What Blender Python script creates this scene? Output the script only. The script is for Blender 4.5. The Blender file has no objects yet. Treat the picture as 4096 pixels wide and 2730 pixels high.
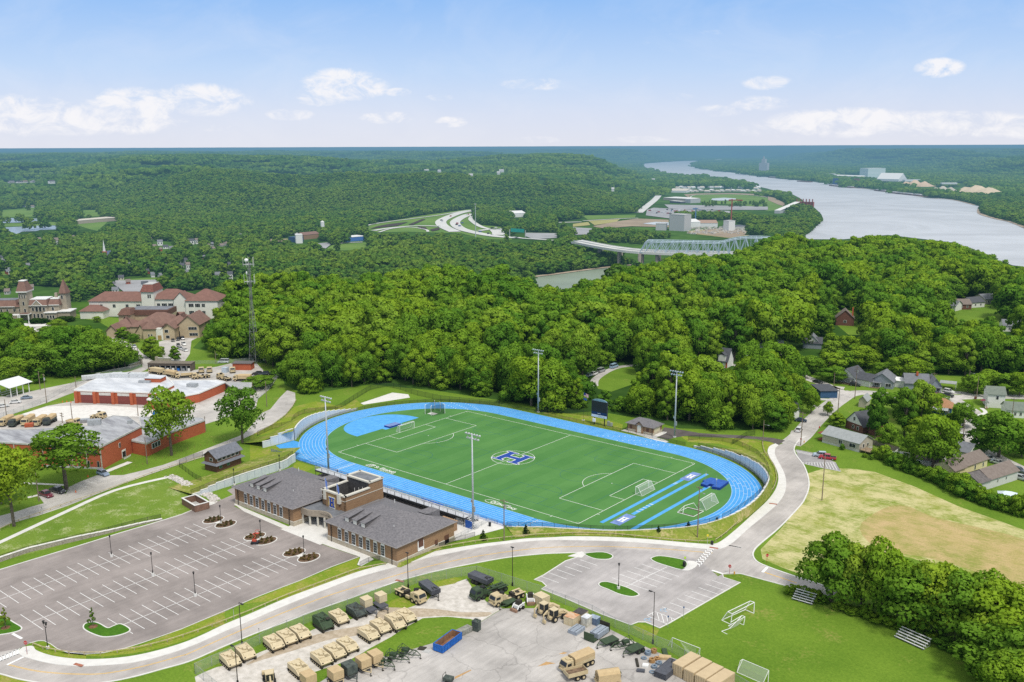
import bpy,math,random
mh=__import__('math');rd=__import__('random')
import numpy as np
from mathutils import Vector,Matrix
from mathutils.geometry import tessellate_polygon
rd.seed(7);RNG=np.random.default_rng(11)
scene=bpy.context.scene
COL=scene.collection
PI=mh.pi
FL,XP,YP,YH,CAMH=3800,2048,1480,584.5,101
ROLL=mh.atan(-15/4096);PITCH=mh.atan((YP-YH)/FL)
CR,SR,CP_,SP=mh.cos(ROLL),mh.sin(ROLL),mh.cos(PITCH),mh.sin(PITCH)
Bn=(0.243148,300.99686);UX,UY=0.77114898,-0.63665473
def Em(x,y):
 x-=Bn[0];y-=Bn[1];return(x*UX+y*UY,-x*UY+y*UX)
def P(p,z=0):
 x=p[0]-XP;y=-(p[1]-YP);xr=x*CR-y*SR;yr=x*SR+y*CR
 dx,dy,dz=xr,FL*CP_+yr*SP,-FL*SP+yr*CP_
 t=(z-CAMH)/dz;return Em(dx*t,dy*t)
Bt=Em(0,0)
def PS(Ab,fn=None,z=0):
 return[P(fn(*q)if fn else q,z)for q in Ab]
def proj(X,Y,Zh):
 """ground position -> survey picture position (arrays)"""
 wx=X*UX-Y*UY+Bn[0];wy=X*UY+Y*UX+Bn[1];dz=Zh-CAMH
 fwd=wy*CP_-dz*SP;up=wy*SP+dz*CP_
 fwd=np.where(fwd<1,1,fwd)
 xr=wx/fwd*FL;yr=up/fwd*FL
 x=xr*CR+yr*SR;y=-xr*SR+yr*CR
 return x+XP,YP-y,fwd
def Z(x0,y0,s):return lambda u,v:(x0+u/s,y0+v/s)
F_=Z(0,0,.5745);A1=Z(0,540,2.298);A2=Z(1024,540,2.298);A3=Z(2048,540,2.298);A4=Z(3072,540,2.298)
B1=Z(0,1120,2.298);C1=Z(0,1750,2.613);D_=Z(900,1750,2.353);E1=Z(0,2130,2.613);G1=Z(760,2230,3.136);G2=Z(1500,2230,3.136);G3=Z(2150,2230,3.136)
H_=Z(2850,2050,2.613);I_=Z(3196,2130,2.613);J_=Z(3072,1350,2.298);K_=Z(2300,1600,2.613);LV=Z(1000,1500,2.353);M_=Z(1850,1550,2.353);N_=Z(2300,1250,2.613);O_=Z(2200,2430,2.6144)
S_=lambda u,v:(u,v)
Q_=Z(1500,2050,1.4944)
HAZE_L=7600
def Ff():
 g=bpy.data.node_groups.new('painted_haze','ShaderNodeTree')  # haze painted as a glow mixed into every material, growing with distance
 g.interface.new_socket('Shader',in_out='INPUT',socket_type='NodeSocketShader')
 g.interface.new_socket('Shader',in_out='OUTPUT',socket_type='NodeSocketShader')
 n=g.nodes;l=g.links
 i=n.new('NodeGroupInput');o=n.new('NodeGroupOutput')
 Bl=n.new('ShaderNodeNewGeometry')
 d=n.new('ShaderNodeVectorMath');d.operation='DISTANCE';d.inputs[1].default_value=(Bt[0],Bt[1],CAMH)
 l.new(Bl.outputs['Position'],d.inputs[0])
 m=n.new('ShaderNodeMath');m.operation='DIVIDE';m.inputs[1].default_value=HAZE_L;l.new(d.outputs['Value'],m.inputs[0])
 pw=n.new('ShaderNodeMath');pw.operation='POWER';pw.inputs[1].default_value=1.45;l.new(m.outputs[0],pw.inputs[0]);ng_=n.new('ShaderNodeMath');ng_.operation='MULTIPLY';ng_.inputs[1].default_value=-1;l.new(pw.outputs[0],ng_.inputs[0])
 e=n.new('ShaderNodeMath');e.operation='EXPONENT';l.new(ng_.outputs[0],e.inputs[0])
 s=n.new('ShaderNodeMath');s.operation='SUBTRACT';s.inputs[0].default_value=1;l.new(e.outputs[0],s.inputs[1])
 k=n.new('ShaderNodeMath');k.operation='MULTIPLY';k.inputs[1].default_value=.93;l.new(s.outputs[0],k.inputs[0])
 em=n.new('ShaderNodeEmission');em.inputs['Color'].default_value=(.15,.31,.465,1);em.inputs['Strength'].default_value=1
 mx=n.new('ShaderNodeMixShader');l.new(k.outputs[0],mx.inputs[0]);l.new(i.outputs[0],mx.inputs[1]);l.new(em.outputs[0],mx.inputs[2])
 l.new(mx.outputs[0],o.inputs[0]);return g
HAZE=Ff()
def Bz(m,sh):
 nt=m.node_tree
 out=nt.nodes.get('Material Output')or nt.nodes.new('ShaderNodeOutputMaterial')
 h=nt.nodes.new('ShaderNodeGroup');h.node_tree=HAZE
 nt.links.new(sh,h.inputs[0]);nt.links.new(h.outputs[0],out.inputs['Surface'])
def Ca(name):
 m=bpy.data.materials.new(name);m.use_nodes=True;m.node_tree.nodes.clear()
 m.node_tree.nodes.new('ShaderNodeOutputMaterial').name='Material Output'
 return m
def nz(nt,scale,detail=4,rough=.6,coord=None,dist=0):
 t=nt.nodes.new('ShaderNodeTexNoise');t.inputs['Scale'].default_value=scale;t.inputs['Detail'].default_value=detail
 t.inputs['Roughness'].default_value=rough;t.inputs['Distortion'].default_value=dist
 if coord:nt.links.new(coord,t.inputs['Vector'])
 return t.outputs['Fac']
def Aw(nt,fac,stops):
 r=nt.nodes.new('ShaderNodeValToRGB');e=r.color_ramp.elements
 while len(e)<len(stops):e.new(.5)
 for el,(p,c)in zip(e,stops):el.position=p;el.color=(*c[:3],1)if not isinstance(c,(int,float))else(c,c,c,1)
 nt.links.new(fac,r.inputs[0]);return r.outputs[0]
def Bb(nt,fac,a,b,mode='MIX'):
 x=nt.nodes.new('ShaderNodeMix');x.data_type='RGBA';x.blend_type=mode
 for v,s in((fac,x.inputs[0]),(a,x.inputs[6]),(b,x.inputs[7])):
  if isinstance(v,(int,float)):s.default_value=v
  elif isinstance(v,tuple):s.default_value=(*v[:3],1)
  else:nt.links.new(v,s)
 return x.outputs[2]
def Ah(nt,op,a,b=None,c=None,clamp=False):
 x=nt.nodes.new('ShaderNodeMath');x.operation=op;x.use_clamp=clamp
 for v,s in zip((a,b,c),x.inputs):
  if v is None:continue
  if isinstance(v,(int,float)):s.default_value=v
  else:nt.links.new(v,s)
 return x.outputs[0]
_M={}
def Aa(name,Be,rough=.75,c2=None,scale=1.5,amt=.18,metal=0,spec=.3,bump=0,bs=None,kind='noise',sk=None,coat=0):
 """principled surface with a worn, uneven colour"""
 if name in _M:return _M[name]
 m=Ca(name);nt=m.node_tree
 p=nt.nodes.new('ShaderNodeBsdfPrincipled')
 p.inputs['Roughness'].default_value=rough;p.inputs['Metallic'].default_value=metal;p.inputs['Specular IOR Level'].default_value=spec
 if coat:p.inputs['Coat Weight'].default_value=coat
 Bl=nt.nodes.new('ShaderNodeNewGeometry');Ai=Bl.outputs['Position']
 if sk:
  mp=nt.nodes.new('ShaderNodeMapping');mp.inputs['Scale'].default_value=sk;nt.links.new(Ai,mp.inputs[0]);pos2=mp.outputs[0]
 else:pos2=Ai
 if c2 is None:c2=tuple(c*(1-amt*2)for c in Be);Be=tuple(min(1,c*(1+amt*.6))for c in Be)
 f=nz(nt,scale,6,.65,pos2)
 c=Aw(nt,f,[(.34,c2),(.62,Be)])
 if kind=='brick':
  b=nt.nodes.new('ShaderNodeTexNoise');b.inputs['Scale'].default_value=6;nt.links.new(Ai,b.inputs['Vector'])
  c=Bb(nt,.35,c,Aw(nt,b.outputs['Fac'],[(.35,tuple(x*.55 for x in Be)),(.65,tuple(min(1,x*1.35)for x in Be))]))
 nt.links.new(c,p.inputs['Base Color'])
 if bump:
  bb=nt.nodes.new('ShaderNodeBump');bb.inputs['Strength'].default_value=bump;bb.inputs['Distance'].default_value=.1
  nt.links.new(nz(nt,bs or scale*4,4,.6,Ai),bb.inputs['Height']);nt.links.new(bb.outputs[0],p.inputs['Normal'])
 Bz(m,p.outputs[0]);_M[name]=m;return m
def Cb(name,c1,c2,c3=None,s1=.05,s2=1.1,sk=None,thr=(.45,.6),fine=2.5):
 """grass in patches: c1/c2 mixed by broad noise, c3 dry or bare spots"""
 if name in _M:return _M[name]
 m=Ca(name);nt=m.node_tree;p=nt.nodes.new('ShaderNodeBsdfPrincipled')
 p.inputs['Roughness'].default_value=.95;p.inputs['Specular IOR Level'].default_value=.1
 Bl=nt.nodes.new('ShaderNodeNewGeometry');Ai=Bl.outputs['Position']
 a=nz(nt,s1,5,.6,Ai);b=nz(nt,s2,5,.7,Ai)
 if sk:
  mp=nt.nodes.new('ShaderNodeMapping');mp.inputs['Scale'].default_value=sk[0];mp.inputs['Rotation'].default_value=(0,0,sk[1]);nt.links.new(Ai,mp.inputs[0])
  b=nz(nt,s2,6,.7,mp.outputs[0],1)
 f=Ah(nt,'ADD',Ah(nt,'MULTIPLY',a,.6),Ah(nt,'MULTIPLY',b,.4))
 c=Aw(nt,f,[(.38,c1),(.6,c2)])
 if c3:
  g=Ah(nt,'ADD',Ah(nt,'MULTIPLY',nz(nt,s1*2.2,6,.65,Ai),.6),Ah(nt,'MULTIPLY',b,.4))
  c=Bb(nt,Aw(nt,g,[(thr[0],(0,0,0)),(thr[1],(1,1,1))]),c,c3)
 d=nz(nt,fine,4,.7,Ai)
 c=Bb(nt,.55,c,Aw(nt,d,[(.3,(.55,.55,.55)),(.7,(1.25,1.25,1.2))]),'MULTIPLY')
 nt.links.new(c,p.inputs['Base Color']);Bz(m,p.outputs[0]);_M[name]=m;return m
class MB:
 """collects shapes, then links them as ONE mesh object"""
 def __init__(s):s.v=[];s.f=[];s.mi=[]
 def add(s,vs,fs,mi=0):
  o=len(s.v);s.v+=[tuple(v)for v in vs];s.f+=[tuple(i+o for i in f)for f in fs];s.mi+=[mi]*len(fs);return s
 def bx(s,c,d,rz=0,mi=0,ry=0,taper=1):
  x,y,z=d[0]/2,d[1]/2,d[2]/2
  M=Matrix.Translation(c)@Matrix.Rotation(rz,4,'Z')@Matrix.Rotation(ry,4,'Y')
  vs=[M@Vector((i*x*(taper if k>0 else 1),j*y*(taper if k>0 else 1),k*z))for k in(-1,1)for i,j in((-1,-1),(1,-1),(1,1),(-1,1))]
  return s.add(vs,[(3,2,1,0),(4,5,6,7),(0,1,5,4),(1,2,6,5),(2,3,7,6),(3,0,4,7)],mi)
 def b2(s,x0,x1,y0,y1,z0,z1,mi=0):return s.bx(((x0+x1)/2,(y0+y1)/2,(z0+z1)/2),(abs(x1-x0),abs(y1-y0),abs(z1-z0)),0,mi)
 def pz(s,Ar,z0,z1,mi=0,cap=True,bottom=False):
  n=len(Ar);a=sum(Ar[i][0]*Ar[(i+1)%n][1]-Ar[(i+1)%n][0]*Ar[i][1]for i in range(n))
  if a<0:Ar=Ar[::-1]
  vs=[(p[0],p[1],z0)for p in Ar]+[(p[0],p[1],z1)for p in Ar]
  fs=[(i,(i+1)%n,(i+1)%n+n,i+n)for i in range(n)]
  if cap:fs+=[tuple(t+n for t in(tri if _ccw(Ar,tri)else tri[::-1]))for tri in tessellate_polygon([[Vector((p[0],p[1],0))for p in Ar]])]
  return s.add(vs,fs,mi)
 def cy(s,a,b,r0,r1=None,n=8,mi=0,cap=True):
  a=Vector(a);b=Vector(b);r1=r0 if r1 is None else r1
  d=(b-a).normalized();q=d.to_track_quat('Z','Y').to_matrix()
  vs=[]
  for c,r in((a,r0),(b,r1)):
   for i in range(n):t=2*PI*i/n;vs.append(c+q@Vector((mh.cos(t)*r,mh.sin(t)*r,0)))
  fs=[(i,(i+1)%n,(i+1)%n+n,i+n)for i in range(n)]
  if cap:fs+=[tuple(range(n-1,-1,-1)),tuple(range(n,2*n))]
  return s.add(vs,fs,mi)
 def tb(s,Ab,r,n=6,mi=0):
  for a,b in zip(Ab[:-1],Ab[1:]):s.cy(a,b,r,r,n,mi)
  return s
 def bl(s,c,r,n=10,m=7,mi=0,sz=1):
  vs=[(c[0],c[1],c[2]-r*sz)]
  for j in range(1,m):
   p=-PI/2+PI*j/m
   for i in range(n):t=2*PI*i/n;vs.append((c[0]+r*mh.cos(p)*mh.cos(t),c[1]+r*mh.cos(p)*mh.sin(t),c[2]+r*sz*mh.sin(p)))
  vs.append((c[0],c[1],c[2]+r*sz));fs=[(0,1+(i+1)%n,1+i)for i in range(n)]
  for j in range(m-2):
   for i in range(n):a=1+j*n;fs.append((a+i,a+(i+1)%n,a+n+(i+1)%n,a+n+i))
  e=len(vs)-1;a=1+(m-2)*n;fs+=[(a+i,a+(i+1)%n,e)for i in range(n)]
  return s.add(vs,fs,mi)
 def mesh(s,name,mats):
  me=bpy.data.meshes.new(name);me.from_pydata(s.v,[],s.f)
  for m in(mats if isinstance(mats,(list,tuple))else[mats]):me.materials.append(m)
  if any(s.mi):me.polygons.foreach_set('material_index',s.mi)
  me.update();return me
 def bd(s,name,mats,parent=None,loc=None,smooth=False,rz=0):
  me=s.mesh(name,mats)
  if smooth:me.polygons.foreach_set('use_smooth',[True]*len(me.polygons))
  return link(name,me,parent,loc,rz)
def _ccw(Ar,t):
 a,b,c=(Ar[i]for i in t);return(b[0]-a[0])*(c[1]-a[1])-(b[1]-a[1])*(c[0]-a[0])>0
def link(name,me,parent=None,loc=None,rz=0):
 o=bpy.data.objects.new(name,me);COL.objects.link(o)
 if loc is not None:o.location=loc
 if rz:o.rotation_euler=(0,0,rz)
 if parent is not None:o.parent=parent
 return o
def tag(o,lb=None,cat=None,gr=None,kind=None):
 for k,v in(('label',lb),('category',cat),('group',gr),('kind',kind)):
  if v:o[k]=v
 return o
def Ac(name,lb,cat,loc=(0,0,0),rz=0,gr=None):
 o=bpy.data.objects.new(name,None);COL.objects.link(o);o.location=loc;o.rotation_euler=(0,0,rz);o.empty_display_size=.5
 return tag(o,lb,cat,gr)
_kids={}
def kids(o):
 return[c for c in COL.objects if c.parent==o]
def Eu(o):
 """list of (object, children, grandchildren) so copies need no search"""
 _kids[o.name]=[(c,kids(c))for c in kids(o)];return o
def dup(root,loc,rz=0,lb=None,gr=None,scale=None):
 if root.name not in _kids:Eu(root)
 r=root.copy();COL.objects.link(r);r.location=loc;r.rotation_euler=(0,0,rz)
 if scale:r.scale=(scale,)*3 if isinstance(scale,(int,float))else scale
 tag(r,lb,None,gr)
 for c,gs in _kids[root.name]:
  c2=c.copy();COL.objects.link(c2);c2.parent=r
  for g in gs:g2=g.copy();COL.objects.link(g2);g2.parent=c2
 return r
def Af(name,mb,mats,smooth=False):
 return tag(mb.bd(name,mats,smooth=smooth),kind='structure')
def Ad(mb,Ar,z=.004,mi=0):
 vs=[(p[0],p[1],z)for p in Ar]
 tris=[(t if _ccw(Ar,t)else t[::-1])for t in tessellate_polygon([[Vector((p[0],p[1],0))for p in Ar]])]
 return mb.add(vs,[tuple(t)for t in tris],mi)
def smooth(Ab,n=6,closed=False):
 out=[];N=len(Ab)
 Ak=range(N if closed else N-1)
 for i in Ak:
  g=lambda k:np.array(Ab[k%N]if closed else Ab[min(max(k,0),N-1)],float)
  p0,p1,p2,p3=g(i-1),g(i),g(i+1),g(i+2)
  for j in range(n):
   t=j/n;out.append(tuple(.5*((2*p1)+(-p0+p2)*t+(2*p0-5*p1+4*p2-p3)*t*t+(-p0+3*p1-3*p2+p3)*t**3)))
 if not closed:out.append(tuple(Ab[-1]))
 return out
def offset(Ab,d):
 out=[];n=len(Ab)
 for i in range(n):
  a=np.array(Ab[max(i-1,0)]);b=np.array(Ab[min(i+1,n-1)]);t=(b-a)/max(np.linalg.norm(b-a),1e-6)
  out.append((Ab[i][0]-t[1]*d,Ab[i][1]+t[0]*d))
 return out
def Dj(mb,A,B,z=.004,mi=0):
 """ribbon between two polylines of the same length"""
 vs=[(p[0],p[1],z)for p in A]+[(p[0],p[1],z)for p in B];n=len(A)
 fs=[]
 for i in range(n-1):
  q=(i,i+1,n+i+1,n+i)
  a,b,c=vs[q[0]],vs[q[1]],vs[q[2]]
  if(b[0]-a[0])*(c[1]-a[1])-(b[1]-a[1])*(c[0]-a[0])<0:q=q[::-1]
  fs.append(q)
 return mb.add(vs,fs,mi)
def Ag(mb,Ab,w,z=.012,mi=0,closed=False):
 Ab=[tuple(p)for p in Ab]
 if closed:Ab=Ab+[Ab[0]]
 for a,b in zip(Ab[:-1],Ab[1:]):
  dx,dy=b[0]-a[0],b[1]-a[1];L=mh.hypot(dx,dy)
  if L<1e-6:continue
  nx,ny=-dy/L*w/2,dx/L*w/2;ex,ey=dx/L*w/2,dy/L*w/2
  mb.add([(a[0]-nx-ex*.5,a[1]-ny-ey*.5,z),(b[0]-nx+ex*.5,b[1]-ny+ey*.5,z),(b[0]+nx+ex*.5,b[1]+ny+ey*.5,z),(a[0]+nx-ex*.5,a[1]+ny-ey*.5,z)],[(0,1,2,3)],mi)
 return mb
def Ax(mb,Ab,w,z=.012,mi=0):
 """continuous painted line"""
 return Dj(mb,offset(Ab,-w/2),offset(Ab,w/2),z,mi)
def Cc(mb,Ab,w=.3,h=.14,mi=0,closed=False):
 Ab=[tuple(p)for p in Ab]
 if closed:Ab=Ab+[Ab[0]]
 A,B=offset(Ab,-w/2),offset(Ab,w/2);n=len(Ab)
 vs=[(p[0],p[1],h)for p in A]+[(p[0],p[1],h)for p in B]+[(p[0],p[1],0)for p in A]+[(p[0],p[1],0)for p in B]
 fs=[]
 for i in range(n-1):fs+=[(i,i+1,n+i+1,n+i),(i,2*n+i,2*n+i+1,i+1),(n+i,n+i+1,3*n+i+1,3*n+i)]
 return mb.add(vs,fs,mi)
def Bu(cx,cy,r,a0,a1,n=24):return[(cx+r*mh.cos(a0+(a1-a0)*i/n),cy+r*mh.sin(a0+(a1-a0)*i/n))for i in range(n+1)]
def hgt(base,Bc,z0=0):
 """height of something standing at survey point base whose top shows at survey point top"""
 b=P(base,z0);db=mh.hypot(b[0]-Bt[0],b[1]-Bt[1]);lo,hi=z0,95
 for _ in range(30):
  m=(lo+hi)/2;q=P(Bc,m);lo,hi=(m,hi)if mh.hypot(q[0]-Bt[0],q[1]-Bt[1])>db else(lo,m)
 return lo-z0
AXR=mh.atan2(-UY,UX)
cam=bpy.data.cameras.new('camera');co=bpy.data.objects.new('camera',cam);COL.objects.link(co);scene.camera=co
cam.sensor_width=36;cam.lens=FL/4096*36;cam.shift_y=(YP-1365)/4096;cam.clip_start=1;cam.clip_end=200000
a0=-mh.atan2(UY,UX)
co.matrix_world=Matrix.Translation((Bt[0],Bt[1],CAMH))@Matrix.Rotation(a0,4,'Z')@Matrix.Rotation(PI/2-PITCH,4,'X')@Matrix.Rotation(ROLL,4,'Z')
SUN_EL,SUN_AZ=mh.radians(58),a0+mh.radians(-152)
sd=Vector((-mh.sin(SUN_AZ)*mh.cos(SUN_EL),mh.cos(SUN_AZ)*mh.cos(SUN_EL),mh.sin(SUN_EL)))
sl=bpy.data.lights.new('sun','SUN');sl.energy=2.7;sl.angle=mh.radians(12);sl.color=(1,.95,.86)
so=bpy.data.objects.new('sun',sl);COL.objects.link(so);so.rotation_euler=sd.to_track_quat('Z','Y').to_euler()
world=bpy.data.worlds.new('World');scene.world=world;world.use_nodes=True
wt=world.node_tree;wt.nodes.clear()
wo=wt.nodes.new('ShaderNodeOutputWorld');bg=wt.nodes.new('ShaderNodeBackground');wt.links.new(bg.outputs[0],wo.inputs[0])
sk=wt.nodes.new('ShaderNodeTexSky');sk.sky_type='NISHITA';sk.sun_disc=False;sk.sun_elevation=SUN_EL;sk.sun_rotation=mh.atan2(sd.x,sd.y);sk.altitude=300;sk.air_density=1;sk.dust_density=.6;sk.ozone_density=2.2
tc=wt.nodes.new('ShaderNodeTexCoord');sp=wt.nodes.new('ShaderNodeSeparateXYZ')
vr=wt.nodes.new('ShaderNodeVectorRotate');vr.rotation_type='Z_AXIS';vr.inputs['Angle'].default_value=-a0
wt.links.new(tc.outputs['Generated'],vr.inputs['Vector']);wt.links.new(vr.outputs[0],sp.inputs[0])
az=Ah(wt,'ARCTAN2',sp.outputs[0],sp.outputs[1]);el=Ah(wt,'ARCSINE',sp.outputs[2])
az=Ah(wt,'MULTIPLY',az,57.2958);el=Ah(wt,'MULTIPLY',el,57.2958)
cb=wt.nodes.new('ShaderNodeCombineXYZ');wt.links.new(az,cb.inputs[0]);wt.links.new(Ah(wt,'MULTIPLY',el,1.7),cb.inputs[1])
n1=nz(wt,.62,10,.66,cb.outputs[0],.5);n2=nz(wt,.16,5,.6,cb.outputs[0],.6)
def cdir(x,y):
 """full view picture position of a cloud -> bearing and height above the horizon, degrees"""
 x,y=F_(x,y);X=x-XP;Y=-(y-YP);dy=FL*CP_+Y*SP;dz=-FL*SP+Y*CP_
 return mh.degrees(mh.atan2(X,dy)),mh.degrees(mh.atan2(dz,mh.hypot(X,dy)))
tot=None
for(x,y,w,h,k)in((60,262,150,48,1),(300,245,110,48,1),(290,275,140,32,1),(465,228,120,38,.95),(150,285,260,26,.7),(790,195,105,40,1),(745,225,70,22,.8),(668,262,62,16,.8),(890,270,75,16,.75),(918,212,34,12,.75),(1040,280,42,14,.8),(1012,224,36,10,.6),(1230,194,90,16,.62),(1765,192,62,18,.75),(2160,160,60,24,1),(1750,240,80,18,.8),(1650,258,60,16,.65),(1950,285,200,36,1),(2200,290,220,34,.85),(2353,295,120,30,.85),(1850,300,180,24,.6),(1550,225,60,12,.4),(1235,322,60,10,.6),(1470,322,80,9,.6),(500,292,60,10,.5),(1700,90,330,26,.34),(2030,8,160,14,.3),(1900,130,160,16,.3)):
 ca,ce=cdir(x,y);ca2,_=cdir(x+w,y);_,ce2=cdir(x,y-h)
 u_=Ah(wt,'DIVIDE',Ah(wt,'SUBTRACT',az,ca),ca2-ca);v_=Ah(wt,'DIVIDE',Ah(wt,'SUBTRACT',el,ce),ce2-ce)
 r2=Ah(wt,'MULTIPLY_ADD',u_,u_,Ah(wt,'MULTIPLY',v_,v_))
 q=Ah(wt,'MULTIPLY',Ah(wt,'SUBTRACT',1.5,r2,clamp=True),k)
 tot=q if tot is None else Ah(wt,'MAXIMUM',tot,q)
dens=Ah(wt,'MULTIPLY',tot,Ah(wt,'MAXIMUM',0,Ah(wt,'MULTIPLY_ADD',n1,3.6,-.95)))
cm=wt.nodes.new('ShaderNodeMapRange');cm.interpolation_type='SMOOTHSTEP';cm.inputs[1].default_value=.26;cm.inputs[2].default_value=1.25;wt.links.new(dens,cm.inputs[0])
cirrus=Ah(wt,'MULTIPLY',Aw(wt,n2,[(.45,0),(.75,1)]),.16)
cf=Ah(wt,'MAXIMUM',Ah(wt,'MULTIPLY',cm.outputs[0],.9),cirrus)
Cv=.13
grad=Aw(wt,Ah(wt,'DIVIDE',el,30,clamp=True),[(0,(.76,.785,.90)),(.06,(.68,.745,.92)),(.14,(.52,.68,.95)),(.28,(.27,.51,.93)),(.55,(.62,.70,.82)),(1,(.86,.87,.86))])
grad=Bb(wt,1,grad,(1/Cv,1/Cv,1/Cv),'MULTIPLY')
Cw=wt.nodes.new('ShaderNodeMapRange');Cw.interpolation_type='SMOOTHSTEP';Cw.inputs[1].default_value=8;Cw.inputs[2].default_value=40;Cw.inputs[3].default_value=.9;Cw.inputs[4].default_value=.75;wt.links.new(el,Cw.inputs[0])
base=Bb(wt,Cw.outputs[0],sk.outputs[0],grad)
full=Bb(wt,cf,base,(.95/Cv,.94/Cv,.96/Cv))
wt.links.new(full,bg.inputs[0]);bg.inputs[1].default_value=Cv
scene.view_settings.view_transform='Standard';scene.view_settings.look='None';scene.view_settings.exposure=0
scene.cycles.max_bounces=5;scene.cycles.diffuse_bounces=2;scene.cycles.glossy_bounces=2;scene.cycles.transparent_max_bounces=10;scene.cycles.transmission_bounces=2
scene.cycles.use_denoising=False
scene.cycles.caustics_reflective=False;scene.cycles.caustics_refractive=False
def hash2(ix,iy,seed):
 h=(ix.astype(np.int64)*374761393+iy.astype(np.int64)*668265263+seed*1442695041)&0xffffffff
 h=((h^(h>>13))*1274126177)&0xffffffff
 return((h^(h>>16))&0xffffff)/float(0xffffff)
def vnoise(x,y,seed=0):
 ix,iy=np.floor(x),np.floor(y);fx,fy=x-ix,y-iy;fx=fx*fx*(3-2*fx);fy=fy*fy*(3-2*fy)
 a,b,c,d=(hash2(ix+i,iy+j,seed)for i,j in((0,0),(1,0),(0,1),(1,1)))
 return(a*(1-fx)+b*fx)*(1-fy)+(c*(1-fx)+d*fx)*fy
def fbm(x,y,o=4,seed=0):
 s=0;a=.5
 for i in range(o):s=s+a*vnoise(x*2**i,y*2**i,seed+i);a*=.5
 return s
def sdf(X,Y,Ar):
 """signed distance to polygon, negative inside"""
 d=np.full(X.shape,1e9);Dk=np.zeros(X.shape,bool);n=len(Ar)
 for i in range(n):
  ax,ay=Ar[i];bx,by=Ar[(i+1)%n];ex,ey=bx-ax,by-ay
  t=np.clip(((X-ax)*ex+(Y-ay)*ey)/(ex*ex+ey*ey+1e-9),0,1)
  d=np.minimum(d,np.hypot(X-ax-t*ex,Y-ay-t*ey))
  c=((ay>Y)!=(by>Y))&(X<ex*(Y-ay)/(ey if abs(ey)>1e-9 else 1e-9)+ax);Dk^=c
 return np.where(Dk,-d,d)
def Dx(X,Y,Ar):
 Dk=np.zeros(X.shape,bool);n=len(Ar)
 for i in range(n):
  ax,ay=Ar[i];bx,by=Ar[(i+1)%n];ey=by-ay
  Dk^=((ay>Y)!=(by>Y))&(X<(bx-ax)*(Y-ay)/(ey if abs(ey)>1e-9 else 1e-9)+ax)
 return Dk
VZ=-75
def W2(x,y):return Em(x,y)
valley=PS([(-1400,470),(-400,478),(0,474),(150,476),(300,500),(500,515),(700,522),(840,515),(950,496),(1080,480),(1150,478),(1250,497),(1300,488),(1400,493),(1450,486),(1500,455),(1512,425),(1480,403),(1440,388),(1430,378),(1500,373),(1600,366),(1660,362),(1720,364),(1800,372),(1900,380),(2000,383),(2150,398),(2300,415),(2400,428),(2800,470),(3600,620)],F_,VZ)+[W2(900,200),W2(300,-300),W2(-400,-300),W2(-1500,300)]
edge=PS([(-500,745),(-150,722),(0,706),(200,696),(330,690)],F_,0)+PS([(480,668),(600,650),(700,652),(760,655),(860,655),(900,645),(1000,626),(1100,642),(1200,652),(1290,676),(1340,660),(1420,636),(1480,614),(1560,592),(1640,575),(1780,556),(1900,552),(2000,545),(2100,541),(2180,552),(2240,580),(2290,600),(2353,622),(2700,660)],F_,15)
Dy=edge+[W2(900,300),W2(900,-500),W2(-900,-500),W2(-900,300)]
def terr(X,Y):
 X=np.asarray(X,float);Y=np.asarray(Y,float)
 dv=sdf(X,Y,valley);dp=sdf(X,Y,Dy)
 n=fbm(X/1300+5,Y/1300+9,4,3);n2=fbm(X/430+1,Y/430+2,3,8)
 r=np.clip(dv/(420+260*n2),0,1);r=r*r*(3-2*r)
 D=np.hypot(X-Bt[0],Y-Bt[1]);far=np.clip((D-9000)/26000,0,1)
 Cm=VZ+r*(64+(n-.47)*300+(n2-.45)*90)
 Cm=Cm*(1-far)+(VZ+r*(135+(n-.47)*60))*far
 Cm=np.where(Cm>35,35+(Cm-35)*.3,Cm)
 s=np.clip(dp/170,0,1);s=s*s*(3-2*s)
 bump=np.clip(-dp/140,0,1)
 near=VZ*s+np.where(dp<0,0,0)
 return np.where(dp<170,np.where(dv<0,near,np.maximum(near,Cm)),Cm)
angs=np.radians(np.linspace(-62,62,420));rs=np.concatenate([np.linspace(20,500,10),np.geomspace(520,90000,330)])
RR,AA=np.meshgrid(rs,angs,indexing='ij');gx=RR*np.sin(AA);gy=RR*np.cos(AA)
TX=(gx-Bn[0])*UX+(gy-Bn[1])*UY;TY=-(gx-Bn[0])*UY+(gy-Bn[1])*UX
TZ=terr(TX,TY)
nr,na=TX.shape
Dz=np.stack([TX,TY,TZ],-1).reshape(-1,3)
Dg=RR;cz=(fbm(TX/60,TY/60,3,21)-.45)*26*np.clip((Dg-11000)/3000,0,1)
Dz[:,2]+=(cz+np.clip((Dg-11000)/2500,0,1)*9*(TZ>VZ+4)).reshape(-1)
Dz[:,2]-=np.where(RR.reshape(-1)<1500,.03,0)
idx=np.arange(nr*na).reshape(nr,na)
Dl=np.stack([idx[:-1,:-1],idx[:-1,1:],idx[1:,1:],idx[1:,:-1]],-1).reshape(-1,4)
me=bpy.data.meshes.new('ground');me.vertices.add(len(Dz));me.vertices.foreach_set('co',Dz.ravel())
me.loops.add(Dl.size);me.loops.foreach_set('vertex_index',Dl[:,::-1].ravel());me.polygons.add(len(Dl))
me.polygons.foreach_set('loop_start',np.arange(0,Dl.size,4));me.polygons.foreach_set('loop_total',np.full(len(Dl),4));me.update();me.validate()
me.polygons.foreach_set('use_smooth',np.ones(len(me.polygons),bool))
mg=Ca('ground_soil');nt=mg.node_tree;p=nt.nodes.new('ShaderNodeBsdfDiffuse')
Bl=nt.nodes.new('ShaderNodeNewGeometry');Ai=Bl.outputs['Position']
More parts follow.
